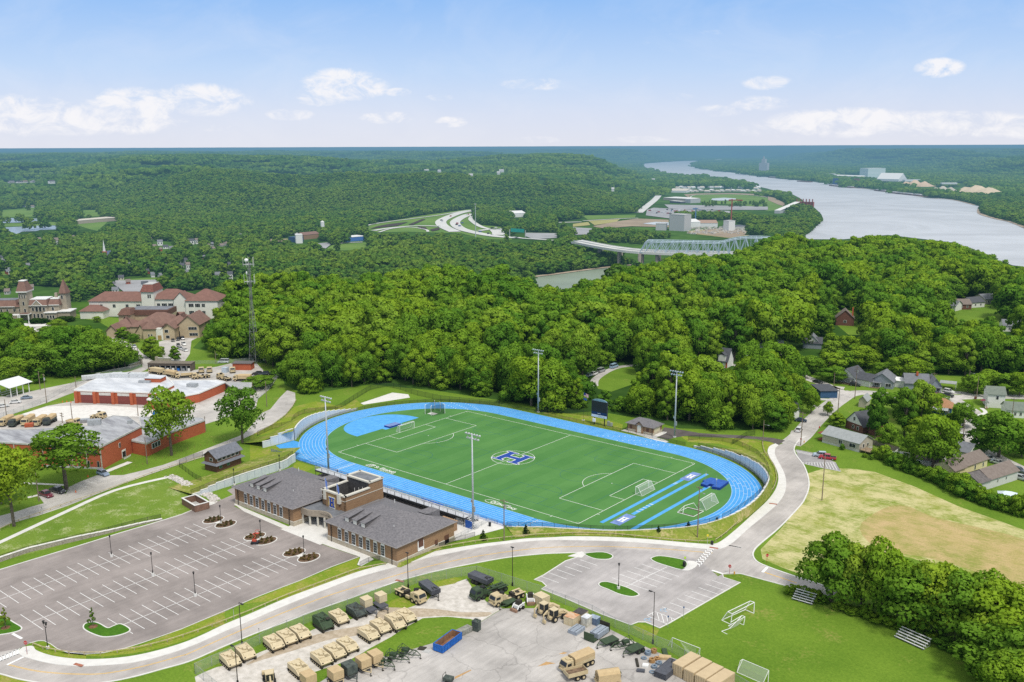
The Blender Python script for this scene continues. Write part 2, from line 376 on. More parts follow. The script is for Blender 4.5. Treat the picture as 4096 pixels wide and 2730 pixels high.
c=Aw(nt,nz(nt,.02,6,.7,Ai),[(.35,(.035,.085,.015)),(.65,(.075,.15,.03))])
c=Bb(nt,.7,c,Aw(nt,nz(nt,.0022,6,.75,Ai),[(.4,(.55,.6,.6)),(.6,(1.3,1.3,1.1))]),'MULTIPLY')
nt.links.new(c,p.inputs[0]);Bz(mg,p.outputs[0]);me.materials.append(mg)
ground=tag(link('ground',me),kind='structure')
lawn=Cb('lawn',(.105,.20,.018),(.175,.285,.03),(.30,.29,.08),s1=.035,thr=(.56,.68))
lawn_y=Cb('lawn_yellowing',(.16,.26,.02),(.27,.32,.035),(.36,.31,.10),s1=.08,thr=(.5,.62))
lawn_w=Cb('lawn_flowering',(.13,.23,.025),(.20,.29,.045),(.38,.42,.19),s1=.09,s2=2.2,thr=(.52,.60))
field_s=Cb('straw_field',(.19,.27,.03),(.34,.36,.09),(.58,.53,.27),s1=.07,s2=1.3,sk=((.3,1.6,1),.5),thr=(.42,.56))
field_t=Cb('tan_field',(.25,.29,.06),(.42,.35,.13),(.55,.41,.21),s1=.07,s2=1.2,sk=((.25,1.8,1),.35),thr=(.42,.6))
def Cx(name,Be,crack=.5,streakrot=0,tint=None):
 if name in _M:return _M[name]
 m=Ca(name);nt=m.node_tree;p=nt.nodes.new('ShaderNodeBsdfPrincipled');p.inputs['Roughness'].default_value=.9;p.inputs['Specular IOR Level'].default_value=.2
 Bl=nt.nodes.new('ShaderNodeNewGeometry');Ai=Bl.outputs['Position']
 mp=nt.nodes.new('ShaderNodeMapping');mp.inputs['Scale'].default_value=(.9,.09,1);mp.inputs['Rotation'].default_value=(0,0,streakrot);nt.links.new(Ai,mp.inputs[0])
 c=Aw(nt,nz(nt,.07,6,.65,Ai),[(.36,tuple(x*.8 for x in Be)),(.62,tuple(x*1.16 for x in Be))])
 c=Bb(nt,.6,c,Aw(nt,nz(nt,.8,5,.7,mp.outputs[0]),[(.3,(.78,)*3),(.7,(1.18,)*3)]),'MULTIPLY')
 c=Bb(nt,.45,c,Aw(nt,nz(nt,4,3,.7,Ai),[(.3,(.8,)*3),(.7,(1.2,)*3)]),'MULTIPLY')
 if crack:
  v=nt.nodes.new('ShaderNodeTexVoronoi');v.feature='DISTANCE_TO_EDGE';v.inputs['Scale'].default_value=.11
  w=nt.nodes.new('ShaderNodeVectorMath');w.operation='MULTIPLY_ADD';nn=nt.nodes.new('ShaderNodeTexNoise');nn.inputs['Scale'].default_value=.25;nn.inputs['Detail'].default_value=5;nt.links.new(Ai,nn.inputs['Vector'])
  nt.links.new(nn.outputs['Color'],w.inputs[0]);w.inputs[1].default_value=(5,5,0);nt.links.new(Ai,w.inputs[2]);nt.links.new(w.outputs[0],v.inputs['Vector'])
  c=Bb(nt,crack,c,Aw(nt,v.outputs['Distance'],[(.004,(.62,)*3),(.016,(1,1,1))]),'MULTIPLY')
 nt.links.new(c,p.inputs['Base Color']);Bz(m,p.outputs[0]);_M[name]=m;return m
asp_lot=Cx('asphalt_lot',(.30,.265,.25),0,.0)
asp_road=Cx('asphalt_road',(.46,.43,.405),0,.6)
Ev=Cx('asphalt_old',(.50,.475,.445),.45,.3)
asp_yard=Cx('asphalt_yard',(.47,.445,.42),.55,1.1)
Ew=Cx('asphalt_dark',(.12,.105,.10),0)
conc=Aa('concrete_pale',(.74,.72,.68),.85,amt=.07,scale=.5)
Cd=Aa('concrete_white',(.72,.705,.67),.8,amt=.05,scale=.5)
Ce=Aa('concrete_grey',(.52,.52,.50),.85,amt=.1,scale=.4)
Bo=Aa('paint_white',(.86,.86,.84),.7,amt=.05,scale=3)
paint_y=Aa('paint_yellow',(.80,.50,.10),.7,amt=.1,scale=2)
paint_b=Aa('paint_faint_blue',(.30,.52,.72),.7,amt=.1,scale=2)
gravel_m=Aa('gravel_pale',(.68,.64,.59),.95,c2=(.48,.45,.40),scale=.7)
dirt_m=Aa('dirt_track',(.52,.44,.34),.95,c2=(.36,.29,.2),scale=.9)
soil_m=Aa('forest_soil',(.05,.075,.02),.95,amt=.3,scale=.4)
L1=MB()
Ad(L1,PS([(-700,870),(0,868),(300,852),(440,800),(640,842),(655,885),(700,908),(850,884),(1000,898),(1200,928),(1290,952),(1370,945),(1500,968),(1560,985),(1700,990),(1790,985),(1815,940),(1840,880),(1850,850),(2000,848),(2150,862),(2353,875),(2900,920),(3400,1900),(1200,2300),(-1400,2000)],F_),.004)
Ad(L1,PS([(200,720),(170,700),(250,640),(420,580),(600,560),(650,640),(640,740),(380,830),(240,800)],N_),.006)
Ad(L1,PS([(0,330),(200,300),(640,340),(900,380),(1050,470),(1000,600),(1100,640),(1250,640),(1420,740),(1750,760),(1760,640),(1900,500),(1700,430),(900,330),(500,300),(-200,280)],B1),.006)
Ad(L1,PS([(1500,250),(1640,190),(1900,150),(2100,240),(2250,330),(2300,440),(2000,420),(1700,440),(1560,350)],N_),.006)
Ad(L1,PS([(1600,1350),(1560,1150),(1500,1180)],F_),.006)
for q in([(1890,720),(2130,690),(2353,670),(2500,700),(2400,760),(2100,770),(1950,770)],[(2120,540+150),(2353,650),(2353,670),(2160,710)]):Ad(L1,PS(q,F_),.006)
lawnobj=Af('lawn',L1,lawn)
L2=MB()
Ad(L2,PS([(1835,1095),(1900,1075),(1960,1078),(2010,1085),(2100,1118),(2200,1163),(2353,1218),(2600,1300),(2700,1500),(2353,1378),(2200,1312),(2050,1272),(1900,1262),(1870,1330),(1800,1306),(1752,1285),(1748,1263),(1795,1215),(1840,1155)],F_),.010)
Af('straw_field',L2,field_s)
L3=MB();Ad(L3,smooth(PS([(2010,1180),(2070,1160),(2150,1190),(2260,1215),(2353,1240),(2500,1300),(2500,1400),(2353,1372),(2230,1310),(2120,1280),(2020,1262),(1975,1215)],F_),3,True),.016)
Af('tan_field',L3,field_t)
L4=MB()
Ad(L4,PS([(0,1110),(600,800),(1200,520+50),(1770,430),(1850,520),(2050,600),(1940,650),(2060,740),(1980,790),(1690,860),(900,1060),(0,1300)],C1),.010)
Af('flowering_lawn',L4,lawn_w)
L5=MB()
Ad(L5,PS([(1450,1190),(1900,1010),(2352,825),(2352,960),(2100,1060),(1900,1140),(1650,1215),(1400,1265),(1080,1300),(900,1290),(640,1262),(720,1250)],E1),.010)
Ad(L5,PS([(1265,1130),(1240,1210),(1320,1215),(1530,1205),(1200,1300),(900,1400),(560,1530),(180,1567),(700,1355)],D_),.010)
Ad(L5,PS([(650,250),(690,230),(850,280),(760,325),(640,290)],D_),.010)
Ad(L5,PS([(0,640),(0,560),(100,585),(240,670),(380,750),(400,830),(0,905)],LV),.010)
Ad(L5,PS([(420,300),(620,250),(860,300),(1000,230),(1060,290),(900,360),(700,350),(450,450),(390,500),(100,570),(30,560),(300,420)],LV),.010)
Ad(L5,PS([(780,235),(1130,250),(1370,310),(1510,350),(1500,405),(1200,360),(760,245)],M_),.010)
Ad(L5,PS([(1100,380),(1300,400),(1700,400),(2080,450),(2030,560),(2080,640),(2110,800),(2040,980),(1800,1180),(1530,1420),(1200,1490),(700,1440),(0,1420),(0,1345),(600,1365),(1000,1330),(1400,1265),(1700,1150),(1970,970),(2040,830),(1980,640),(1750,530),(1500,460),(1180,440)],K_),.010)
Ad(L5,PS([(350,1190),(460,1135),(540,1170),(620,1225),(720,1258),(900,1280),(900,1330),(700,1318),(520,1285),(390,1240)],E1),.010)
Ad(L5,PS([(0,1480),(600,1600),(1000,1567),(600,1700),(0,1700)],E1),.010)
Ad(L5,PS([(160,560),(260,520),(520,480),(700,330),(1000,250),(1100,270),(1000,330),(800,370),(640,560),(400,640),(160,640)],G2),.011)
Ad(L5,PS([(1280,830),(1530,900),(1480,1010),(1300,950),(1180,870)],G3),.011)
Af('lawn_verge',L5,lawn_y)
SA=smooth(PS(((240,1205),(300,1195),(345,1198),(380,1240),(520,1290),(700,1320),(900,1332),(1150,1325),(1400,1295),(1650,1240),(1900,1165),(2100,1085)),E1)+PS(((440,845),(760,712),(1200,522),(1700,335),(2100,190)),G1)+PS(((70,310),(200,275),(350,238),(500,212),(650,190),(780,175),(900,160),(1050,153)),Q_)+PS(((0,1432),(400,1440),(800,1465),(1200,1500),(1420,1512),(1530,1480),(1700,1345),(1860,1200),(2000,1070),(2080,970),(2120,880),(2125,790),(2090,690),(2040,610),(2015,545),(2035,490),(2095,460)),K_),5)
SB=smooth(PS(((200,1235),(205,1265),(240,1295),(320,1322),(450,1355),(620,1385),(850,1400),(1100,1390),(1400,1360),(1700,1290),(2000,1190)),E1)+PS(((440,930),(760,795),(1200,605),(1700,405),(2100,255)),G1)+PS(((140,322),(300,275),(450,245),(600,215),(800,187),(950,172),(1100,167)),Q_)+PS(((0,1470),(400,1480),(800,1505),(1200,1545),(1400,1562),(1530,1555),(1650,1490),(1830,1330),(2000,1190),(2120,1080),(2185,980),(2203,880),(2190,790),(2150,700),(2105,620),(2085,560),(2092,510),(2125,475)),K_),5)
def Cn(Ab,n):
 a=np.array(Ab);s=np.concatenate([[0],np.cumsum(np.hypot(*np.diff(a,axis=0).T))]);t=np.linspace(0,s[-1],n)
 return[(float(x),float(y))for x,y in zip(np.interp(t,s,a[:,0]),np.interp(t,s,a[:,1]))]
SCp=PS(((-400,1400),(0,1482),(190,1535),(450,1580),(750,1600),(1100,1570),(1400,1512),(1700,1430)),E1)+PS(((0,1305),(400,1132),(800,965),(1200,815),(1600,660),(2000,520)),G1)+PS(((60,440),(200,395),(400,345),(600,305),(800,270),(1000,250)),Q_)+PS(((1260,1273),(1320,1271),(1385,1271),(1450,1276),(1560,1290),(1660,1325)),F_)
SC=smooth(SCp,5)
RD=MB()
Ex=[P(q)for q in((-500,2400),(-10,2480))]+PS(((60,1235),(180,1215)),E1)+SB[3:]+PS(((175,960),(250,990)),J_)
rc=smooth(PS(((350,915),(300,937),(255,985),(240,1040),(270,1100),(330,1180),(370,1290),(375,1380),(345,1470),(294,1551)),J_)+PS(((700,160),(500,330),(435,400),(425,460),(470,520),(590,575),(800,650),(1110,750),(1300,830)),H_),5)
Ex+=rc+PS(((1250,890),(1100,835),(815,783),(300,645),(100,650),(-60,600)),H_)+SC[::-1]
Ad(RD,Ex,.012)
Af('road',RD,asp_road)
sw=MB();n=320;qa=Cn(SA,n);db=np.array(Cn(SB,1400));kk=0;qb=[]
for p_ in qa:w_=db[kk:kk+90];kk+=int(np.argmin(np.hypot(w_[:,0]-p_[0],w_[:,1]-p_[1])));qb.append(tuple(db[kk]))
Dj(sw,qa,qb,.135)
Cc(sw,SA,.12,.13);Cc(sw,SB,.25,.14)
Af('pavement',sw,Cd)
cm_=MB()
Cc(cm_,SC[:-18],.35,.12);Cc(cm_,rc,.4,.12)
mk=MB()
SY=smooth(PS(((90,1385),(300,1435),(500,1465),(800,1483),(1100,1475),(1500,1400),(1900,1290)),E1)+PS(((0,1200),(600,935),(1200,685),(1800,460)),G1)+PS(((100,385),(200,355),(400,305),(600,265),(800,235),(1000,213),(1200,205),(1345,204)),Q_)+PS(((1400,1500),(1850,1520),(2352,1560)),M_),6)
my=MB();Ax(my,offset(SY,.12),.12,.02);Ax(my,offset(SY,-.12),.12,.02)
Ax(my,PS([(545,628),(880,740)],H_),.3,.02)
Af('road_centre_line',my,paint_y)
for a,b,w in((E1(80,1383),E1(250,1300),.55),(E1(135,1062),E1(225,1110),.6),(K_(1600,1520),K_(1740,1548),.45),(H_(525,625),H_(575,572),.7),(H_(0,608),H_(110,643),.6),(H_(165,345),H_(300,370),.45)):Ag(mk,[P(a),P(b)],w,.022)
def ladder(p0,p1,q0,q1,n):
 a,b,c,d=(np.array(P(t))for t in(p0,p1,q0,q1));Ag(mk,[a,b],.25,.022);Ag(mk,[c,d],.25,.022)
 for i in range(n):t=(i+.5)/n;Ag(mk,[a+(b-a)*t,c+(d-c)*t],.5,.022)
ladder(E1(-60,1330),E1(205,1215),E1(-40,1365),E1(200,1270),7)
ladder(F_(1625,1262),F_(1597,1297),F_(1640,1263),F_(1607,1302),7)
ST=MB()
def Bx(Ab,w,z=.011,fn=J_):
 c=smooth(PS(Ab,fn),6);Dj(ST,offset(c,-w/2),offset(c,w/2),z)
Bx([(200,985),(300,905),(420,770),(560,640),(650,575),(720,530),(800,505)],7.6,.013)
Bx([(740,525),(620,480),(500,425),(400,390),(300,345),(240,300)],5.6)
Bx([(720,530),(850,508),(1050,520),(1250,570),(1450,622),(1560,600),(1680,560),(1850,548),(2100,545),(2500,555)],7,.012)
Bx([(1690,560),(1760,600),(1820,640),(1900,700),(1860,790),(1840,860),(1850,930),(1920,1000),(2050,1070),(2200,1150),(2500,1290)],5.4)
Bx([(1500,560),(1620,520),(1760,510),(1850,530)],5)
Bx([(560,455),(700,470)],5);Bx([(480,570),(600,575)],3,.014);Bx([(390,620),(520,660)],3,.014);Bx([(210,870),(300,880)],4,.014)
Bx([(200,770),(215,700),(330,620),(450,575),(600,555),(680,545)],3.6,.013,N_)
Bx([(1650,560),(1800,520),(1950,480),(2100,440),(2300,500)],4,.012,N_)
Af('street',ST,Ev)
DK=MB()
Ad(DK,PS([(930,288),(1100,312),(1300,348),(1500,362),(1700,370),(1900,385),(2060,398),(2195,425),(2128,474),(2040,440),(1900,412),(1700,402),(1400,390),(1150,378),(1050,395),(965,418),(855,390),(900,350)],K_),.014)
Af('service_drive',DK,Ew)
bay=MB();Ad(bay,PS([(255,1030),(430,1065),(620,1150),(672,1235),(480,1200),(310,1158),(275,1100)],J_),.016);Af('parking_bay',bay,Cx('asphalt_bay',(.33,.32,.32),0))
for i in range(13):
 t=i/12;a=np.array(P(J_(262,1040)))*(1-t)+np.array(P(J_(430,1078)))*t;Ag(mk,[a,a+np.array((.6,1.9))*(-1)],.13,.024)
 a=np.array(P(J_(320,1158)))*(1-t)+np.array(P(J_(665,1228)))*t;b=np.array(P(J_(330,1150)))*(1-t)+np.array(P(J_(620,1150)))*t;Ag(mk,[a,b],.14,.024)
Ax(mk,PS([(262,1040),(430,1078)],J_),.14,.024);Ax(mk,PS([(320,1160),(668,1232)],J_),.14,.024);Ax(mk,PS([(340,1152),(620,1150),(668,1232)],J_),.14,.024)
GA=MB()
c=PS(((-500,960),(0,822),(180,775),(330,725),(460,690),(400,610),(520,560),(690,590),(720,520),(850,460),(1010,398),(1160,398),(1290,395),(1500,345),(1700,290),(1900,220)),C1)+PS(((-60,560),(20,470),(60,420),(110,360),(190,325),(280,215),(350,145),(425,170),(428,240),(395,300),(330,375),(200,470),(20,565),(-150,640)),LV)+PS(((2352,165),(2120,205),(1870,285),(1600,375),(1300,480),(1000,600),(700,720),(400,820),(150,890),(0,945),(-500,1120)),C1)
Ad(GA,c,.012)
street2=PS(((-300,1190),(0,1075),(180,1050),(400,1000),(700,940),(950,890),(1200,840),(1310,800),(1300,740),(1210,640),(1060,560),(980,535),(1060,530),(1240,600),(1300,670),(1430,760),(1340,830),(1200,880),(980,940),(760,1010),(640,1050),(430,1130),(250,1190),(0,1275),(-300,1400)),B1)
Ad(GA,street2,.014)
Ad(GA,PS([(-200,1330),(0,1285),(200,1235),(430,1160),(680,1115),(690,1000),(1000,880),(1300,845),(1750,835),(1990,800),(2150,760),(2360,770),(2420,830),(2400,960),(2352,1180),(2100,1260),(1880,1330),(1500,1480),(0,1560),(-200,1600)],B1),.009)
Ad(GA,PS([(1000,-40),(1140,-40),(270,10),(180,140),(30,260),(-100,330),(-300,200)][2:],LV),.010)
Ad(GA,PS([(225,450),(250,400),(420,400),(640,440),(660,560),(560,600),(350,560),(225,520)],B1),.012)
Ad(GA,PS([(1460,570),(1800,475),(1900,490),(1760,560),(1745,680),(1700,745),(1540,752),(1470,680)],B1),.012)
Af('street_upper_left',GA,Ev)
YW=MB();Ad(YW,PS([(200,1235),(430,1165),(900,1150),(1460,1190),(1500,1260),(1000,1255),(700,1320),(260,1250)],B1),.018);Af('concrete_apron',YW,conc)
for a,b in(((790,490),(905,520)),((890,455),(1010,487)),((700,530),(740,545))):Ag(mk,[P(C1(*a)),P(C1(*b))],.15,.02)
LT=MB()
Ey=PS(((-500,1530),(0,1385),(300,1293),(900,1112),(1250,1003),(1500,930),(1700,870),(1900,808),(2060,742),(2250,680)),C1)+PS(((75,540),(20,500),(100,462),(120,640),(85,650),(560,868),(1000,1040),(1265,1125)),D_)
lot=Ey+PS(((1000,1222),(700,1352),(330,1492)),D_)+PS(((2352,828),(1900,1012),(1500,1152),(1300,1215),(1080,1262),(900,1276),(700,1256),(600,1220),(530,1170),(460,1136),(400,1136),(310,1160),(205,1215),(60,1240),(-500,1330)),E1)
Ad(LT,lot,.016);Af('car_park',LT,asp_lot)
Cc(cm_,Ey[:10],.3,.12)
Cc(cm_,PS(((1265,1125),(1000,1222),(700,1352),(330,1492)),D_)+PS(((1900,1012),(1500,1152),(1300,1215),(1080,1262),(900,1276),(700,1256),(600,1220),(530,1170),(460,1136),(400,1136),(310,1160)),E1),.14,.10)
def row(u0,u1,v0,v1,k=2.705):
 v=v0
 while v>v1:Ag(mk,[(u0,v),(u1,v)],.13,.026);v-=k
 Ag(mk,[((u0+u1)/2,v0+k),((u0+u1)/2,v+k)],.13,.026)
row(-32.3,-21.8,-99.4,-165);row(-14.6-1.3,-5.2,-98.9,-154);row(.9,11.5,-98.4,-141.8)
Af('car_park_markings',mk,Bo)
isl=MB();ig=MB();mul=MB()
tear=smooth(PS(((872,985),(900,955),(980,942),(1045,960),(1125,1003),(1180,985),(1262,962),(1355,1012),(1335,1048),(1220,1085),(1080,1097),(970,1065),(885,1020)),E1),4,True)
tri=smooth(PS(((-120,820),(0,868),(75,905),(150,950),(228,1002),(180,1040),(0,1075),(-200,1090)),E1),4,True)
for q in(tear,tri):ig.pz(q,0,.13);Cc(isl,q,.28,.15,closed=True)
for a,b in(((-30.3,-94.3),(-24.9,-94.0)),((-11.7,-94.0),(-6.9,-93.9)),((4.8,-93.9),(10.3,-93.6))):
 for cx,cy in(a,b):
  e=[(cx+2.2*mh.cos(t),cy+3.1*mh.sin(t))for t in np.linspace(0,2*PI,22)[:-1]];mul.pz(e,0,.16);Cc(isl,e,.25,.17,closed=True)
 isl.b2(a[0]+1,b[0]-1,a[1]-1,a[1]+1,0,.14)
Af('island_kerbs',isl,Cd);Af('island_lawn',ig,Cb('island_grass',(.05,.15,.012),(.09,.21,.018)));Af('island_mulch',mul,Aa('mulch',(.16,.10,.06),.95,amt=.35,scale=3))
SL=MB()
small=[P(q)for q in(F_(1228,1333),F_(1250,1322),F_(1300,1290),F_(1345,1275),F_(1345,1262),F_(1450,1262),F_(1570,1275),F_(1610,1290),F_(1650,1325),H_(105,645),H_(112,682),H_(290,735))]+PS(((1640,836),(1530,890),(1440,850),(1350,815),(1260,815),(1170,850),(800,715),(400,540),(50,400),(112,362),(60,312)),G3)
Ad(SL,small,.017);Af('small_car_park',SL,Cx('asphalt_small',(.42,.395,.385),0,.3))
Cc(cm_,[P(q)for q in(F_(1345,1275),F_(1300,1290),F_(1250,1322),F_(1228,1333),G3(60,312),G3(112,362),G3(50,400),G3(400,540),G3(800,715),G3(1170,850),G3(1260,815),G3(1350,815),G3(1440,850),G3(1530,890),G3(1640,836),H_(290,735),H_(112,682),H_(105,645),H_(180,633),H_(300,645),H_(815,783))],.28,.12)
isl2=MB();ig2=MB()
for q in(smooth(PS(((768,340),(800,315),(880,313),(1000,345),(1150,395),(1265,460),(1255,485),(1170,498),(1020,465),(880,405),(790,370)),G3),3,True),smooth(PS(((1425,30),(1445,5),(1520,-12),(1650,0),(1840,40),(1880,95),(1850,140),(1790,158),(1650,120),(1500,72)),G3),3,True),smooth(PS(((1345,1273),(1385,1270),(1408,1278),(1400,1286),(1372,1286),(1352,1280)),F_),3,True)):
 ig2.pz(q,0,.13);Cc(isl2,q,.26,.15,closed=True)
isl2.pz(smooth(PS(((1880,50),(1980,60),(2000,110),(1900,168),(1790,160),(1860,140),(1890,95)),G3),3,True),0,.15)
isl2.pz([P(t)for t in(G3(380,-10),G3(560,-70),G3(600,-30),G3(555,10))],0,.14)
Af('island_kerbs',isl2,Cd);Af('island_lawn',ig2,Cb('island_grass',(.05,.15,.012),(.09,.21,.018)))
m2=MB()
for a,b in(((50,243),(265,320)),((148,197),(365,275)),((247,155),(465,233)),((345,113),(560,187)),((445,72),(655,145)),((540,33),(750,104)),((938,258),(1413,423)),((1033,215),(1503,376)),((1127,172),(1593,330)),((1217,128),(1685,285)),((1307,87),(1773,243)),((1085,380),(1625,122)),((1565,622),(1815,718)),((1660,570),(1915,663)),((1755,520),(2005,610)),((1845,475),(2095,562)),((1935,428),(2180,513)),((2022,380),(2265,465)),((2110,335),(2352,420)),((2195,291),(2440,376)),((1375,735),(1628,838)),((1470,680),(1725,778)),((1375,735),(1470,680)),((1500,700),(1525,785)),((1555,715),(1585,815)),((1620,738),(1640,830)),((1440,700),(1450,730)),((1675,760),(1690,800))):
 Ag(m2,[P(G3(*a)),P(G3(*b))],.13,.026)
Af('small_car_park_markings',m2,Bo)
m3=MB()
for x,y in((1572,665),(1372,785)):
 c0=P(G3(x,y));Ax(m3,Bu(c0[0],c0[1],.55,.5,5.2,14),.16,.026);Ag(m3,[(c0[0]-.1,c0[1]+.4),(c0[0]+.2,c0[1]+1.3)],.2,.026);Ag(m3,[(c0[0]+.2,c0[1]-.1),(c0[0]+1.2,c0[1]-.2)],.16,.026)
Af('wheelchair_symbols',m3,paint_b)
Af('kerb_lines',cm_,Cd)
GV=MB();Ad(GV,PS(((60,1500),(160,1450),(330,1380),(560,1330),(880,1190),(1250,1050),(1560,900),(1780,850),(2080,760),(2352,640)),G1)+PS(((180,600),(430,520),(640,500),(700,340),(830,360),(1000,320),(1150,270),(1240,420),(1400,560),(1600,640),(1320,810),(1200,775),(900,745),(600,765),(380,880),(200,1000),(-60,1140)),G2)+PS(((2180,1190),(2000,1290),(1560,1440),(1520,1640),(900,1700),(100,1700)),G1),.008)
Af('gravel_yard',GV,gravel_m)
GT=MB();Ad(GT,smooth(PS(((100,640),(420,640),(760,650),(1100,690),(1450,690),(1400,740),(1200,750),(860,735),(560,750),(300,760),(0,800)),G2),3,True),.013)
Ad(GT,smooth(PS(((1450,1010),(1800,920),(2200,850),(2500,760),(2500,820),(2100,980),(1800,1020),(1300,1170),(900,1290),(700,1350),(1000,1180)),G1),3,True),.013)
Af('dirt_track',GT,dirt_m)
YD=MB();Ad(YD,PS(((1320,815),(1600,645),(1720,640),(2050,640),(2352,640)),G2)+PS(((330,660),(560,760),(900,900),(1200,1050),(1500,1190),(1800,1300),(2400,1560),(2700,1700),(2000,2000),(0,2300)),G3)+PS(((1200,1750),(1480,1640),(1640,1560),(2000,1330),(2352,1240)),G1)+PS(((200,1245),(480,1150),(735,1075),(1060,930),(1190,890)),G2),.012)
Af('asphalt_yard',YD,asp_yard)
RS=MB()
for Ab in([(262,1215),(330,1190),(380,1200),(330,1215)],[(0,1370),(110,1310),(230,1330),(120,1350)]):Ad(RS,PS(Ab,G3),.018)
for Ab in([(1000,1500),(1200,1410),(1210,1420),(1000,1530)],):Ad(RS,PS(Ab,G2),.018)
Af('rust_stains',RS,Aa('rust_stain',(.55,.34,.15),.9,amt=.2))
WP=MB()
Ax(WP,smooth(PS([(-300,1235),(0,1098),(600,820),(1200,555),(1780,412)],C1),4),1.7,.03)
Ax(WP,PS([(235,478),(690,500)],C1),1.3,.02);Ax(WP,PS([(1110,358),(1360,258)],C1),2.2,.02);Ax(WP,PS([(290,630),(400,605)],C1),1.4,.02)
Ad(WP,PS(((1985,490),(2352,375),(2352,400),(2010,512)),C1),.02)
Ad(WP,PS(((2060,720),(2170,670),(2240,665),(2255,690),(2060,760)),C1),.03)
Ad(WP,PS([(85,630),(110,610),(130,640),(180,665),(620,850),(720,815),(990,950),(1000,975),(1370,1110),(1360,1160),(1280,1175),(1270,1125),(1000,1035),(560,865),(180,700)],D_),.03)
Ad(WP,[(-10.5,-86.5),(-10.5,-72),(6,-72),(6,-86.5)],.032)
Ad(WP,PS([(1245,1200),(1275,1130),(1360,1120),(1400,1150),(1280,1215)],D_),.031)
Ad(WP,PS([(455,60),(470,172),(540,160),(620,135),(700,115),(775,95),(760,65),(680,40),(600,5),(540,-20),(500,10)],Q_),.03)
Ad(WP,PS([(1040,268),(1340,168),(1490,185),(1505,215),(1070,282)],LV),.03)
Ad(WP,PS([(480,322),(520,310),(860,345),(960,335),(955,348),(850,395),(940,420),(985,440),(930,450),(760,400),(600,350)],K_),.03)
Ad(WP,PS([(860,345),(930,332),(958,345),(850,392)],K_),.034)
Ad(WP,PS(((220,400),(430,400),(430,425),(230,430)),B1),.02);Ax(WP,PS([(985,540),(1100,580),(1200,600)],B1),1.6,.02)
Ax(WP,smooth(PS(((1960,650),(2000,690),(1930,720)),J_),3),1.5,.02);Ax(WP,PS([(470,565),(600,572)],J_),1,.02)
Af('concrete_paths',WP,Cd)
HS,R0,RW=38,37,9.3
RA,RR_,RZ=[-92,-88,-80,-68,-54,-41,-31,-21,-10,5,18,30,88],[46.9,45.5,42.5,40.5,39.9,40.2,41.6,43.2,44.4,45.4,46.4,47.8,47.8],[.3,.6,.9,1,1,1.15,1.35,1.6,2.2,3,3.7,4.2,.3]
def rim(d):r=np.interp(d,RA,RR_);return(HS+r*mh.cos(mh.radians(d)),r*mh.sin(mh.radians(d)))
def Dd(r,hs=HS,n=48):
 o=[]
 for i in range(n+1):a=-PI/2+PI*i/n;q=min(r,max(R0+.02,np.interp(mh.degrees(a),RA,RR_)-.4))if r>R0+1 else r;o.append((hs+q*mh.cos(a),q*mh.sin(a)))
 return o+Bu(-hs,0,r,PI/2,3*PI/2,n)
turf=Ca('turf');nt=turf.node_tree;p=nt.nodes.new('ShaderNodeBsdfPrincipled');p.inputs['Roughness'].default_value=.9;p.inputs['Specular IOR Level'].default_value=.15
Bl=nt.nodes.new('ShaderNodeNewGeometry');Ai=Bl.outputs['Position']
c=Aw(nt,nz(nt,.05,5,.6,Ai),[(.35,(.068,.20,.050)),(.65,(.092,.24,.062))])
mp=nt.nodes.new('ShaderNodeMapping');mp.inputs['Scale'].default_value=(.25,4,1);nt.links.new(Ai,mp.inputs[0])
c=Bb(nt,.5,c,Aw(nt,nz(nt,1.4,4,.7,mp.outputs[0]),[(.3,(.86,)*3),(.7,(1.12,)*3)]),'MULTIPLY')
c=Bb(nt,.4,c,Aw(nt,nz(nt,5,3,.7,Ai),[(.3,(.8,)*3),(.7,(1.2,)*3)]),'MULTIPLY')
sx=nt.nodes.new('ShaderNodeSeparateXYZ');nt.links.new(Ai,sx.inputs[0]);c=Bb(nt,.022,c,Bb(nt,Ah(nt,'GREATER_THAN',Ah(nt,'SINE',Ah(nt,'MULTIPLY',sx.outputs[0],.69)),0),(.0,.08,.0),(.5,.8,.3)))
nt.links.new(c,p.inputs['Base Color']);Bz(turf,p.outputs[0])
T=MB();Ad(T,Dd(R0+.1),.030);Af('turf_field',T,turf)
trk=Aa('track_blue',(.055,.31,.72),.6,c2=(.085,.38,.78),scale=.35,spec=.25)
trk2=Aa('apron_blue',(.075,.34,.73),.6,c2=(.11,.42,.80),scale=.5,spec=.25)
T=MB();Dj(T,Dd(R0)+[Dd(R0)[0]],Dd(R0+RW)+[Dd(R0+RW)[0]],.034)
Ad(T,[(-38,-37.4),(-38,-46.3),(-55,-46.4),(-66,-43.6),(-72.4,-41.6),(-72.4,-34),(-60,-34)],.0335)
Af('running_track',T,trk)
T=MB()
ap=[(-58.5,-16.7)]+[(-58.5+(-16.3)*mh.sin(t)**.8,-16.7+31*(1-mh.cos(t))/2)for t in np.linspace(.06,PI-.02,26)]+[(-58.4,14.3)]
Ad(T,ap,.036);T.b2(-58.6,-56.6,-4.5,4.5,.03,.037)
for u0,u1,v0,v1 in((53.9,55.05,-28,17),(57.3,58.5,-17.5,26),(63.1,64.3,-26.8,16.5)):Ad(T,[(u0,v0),(u1,v0),(u1,v1),(u0,v1)],.036)
Af('jump_runways',T,trk2)
W=MB();lw=.1
for k in range(9):o=Dd(R0+.15+k*(RW-.3)/8,n=64);Ax(W,o+[o[0],o[1]],lw,.042)
Ag(W,[(-38,-37.1),(-38,-46.3)],.1,.043);Ag(W,[(-48.5,-45),(-48.3,-35.5)],.1,.043)
for k in range(9):
 v=-37.15-k*1.13;Ag(W,[(-52,v),(-38,v)],lw,.042);Ag(W,[(-66-max(0,3-k)*.3,v),(-50,v)],lw,.042)if k>3 else None
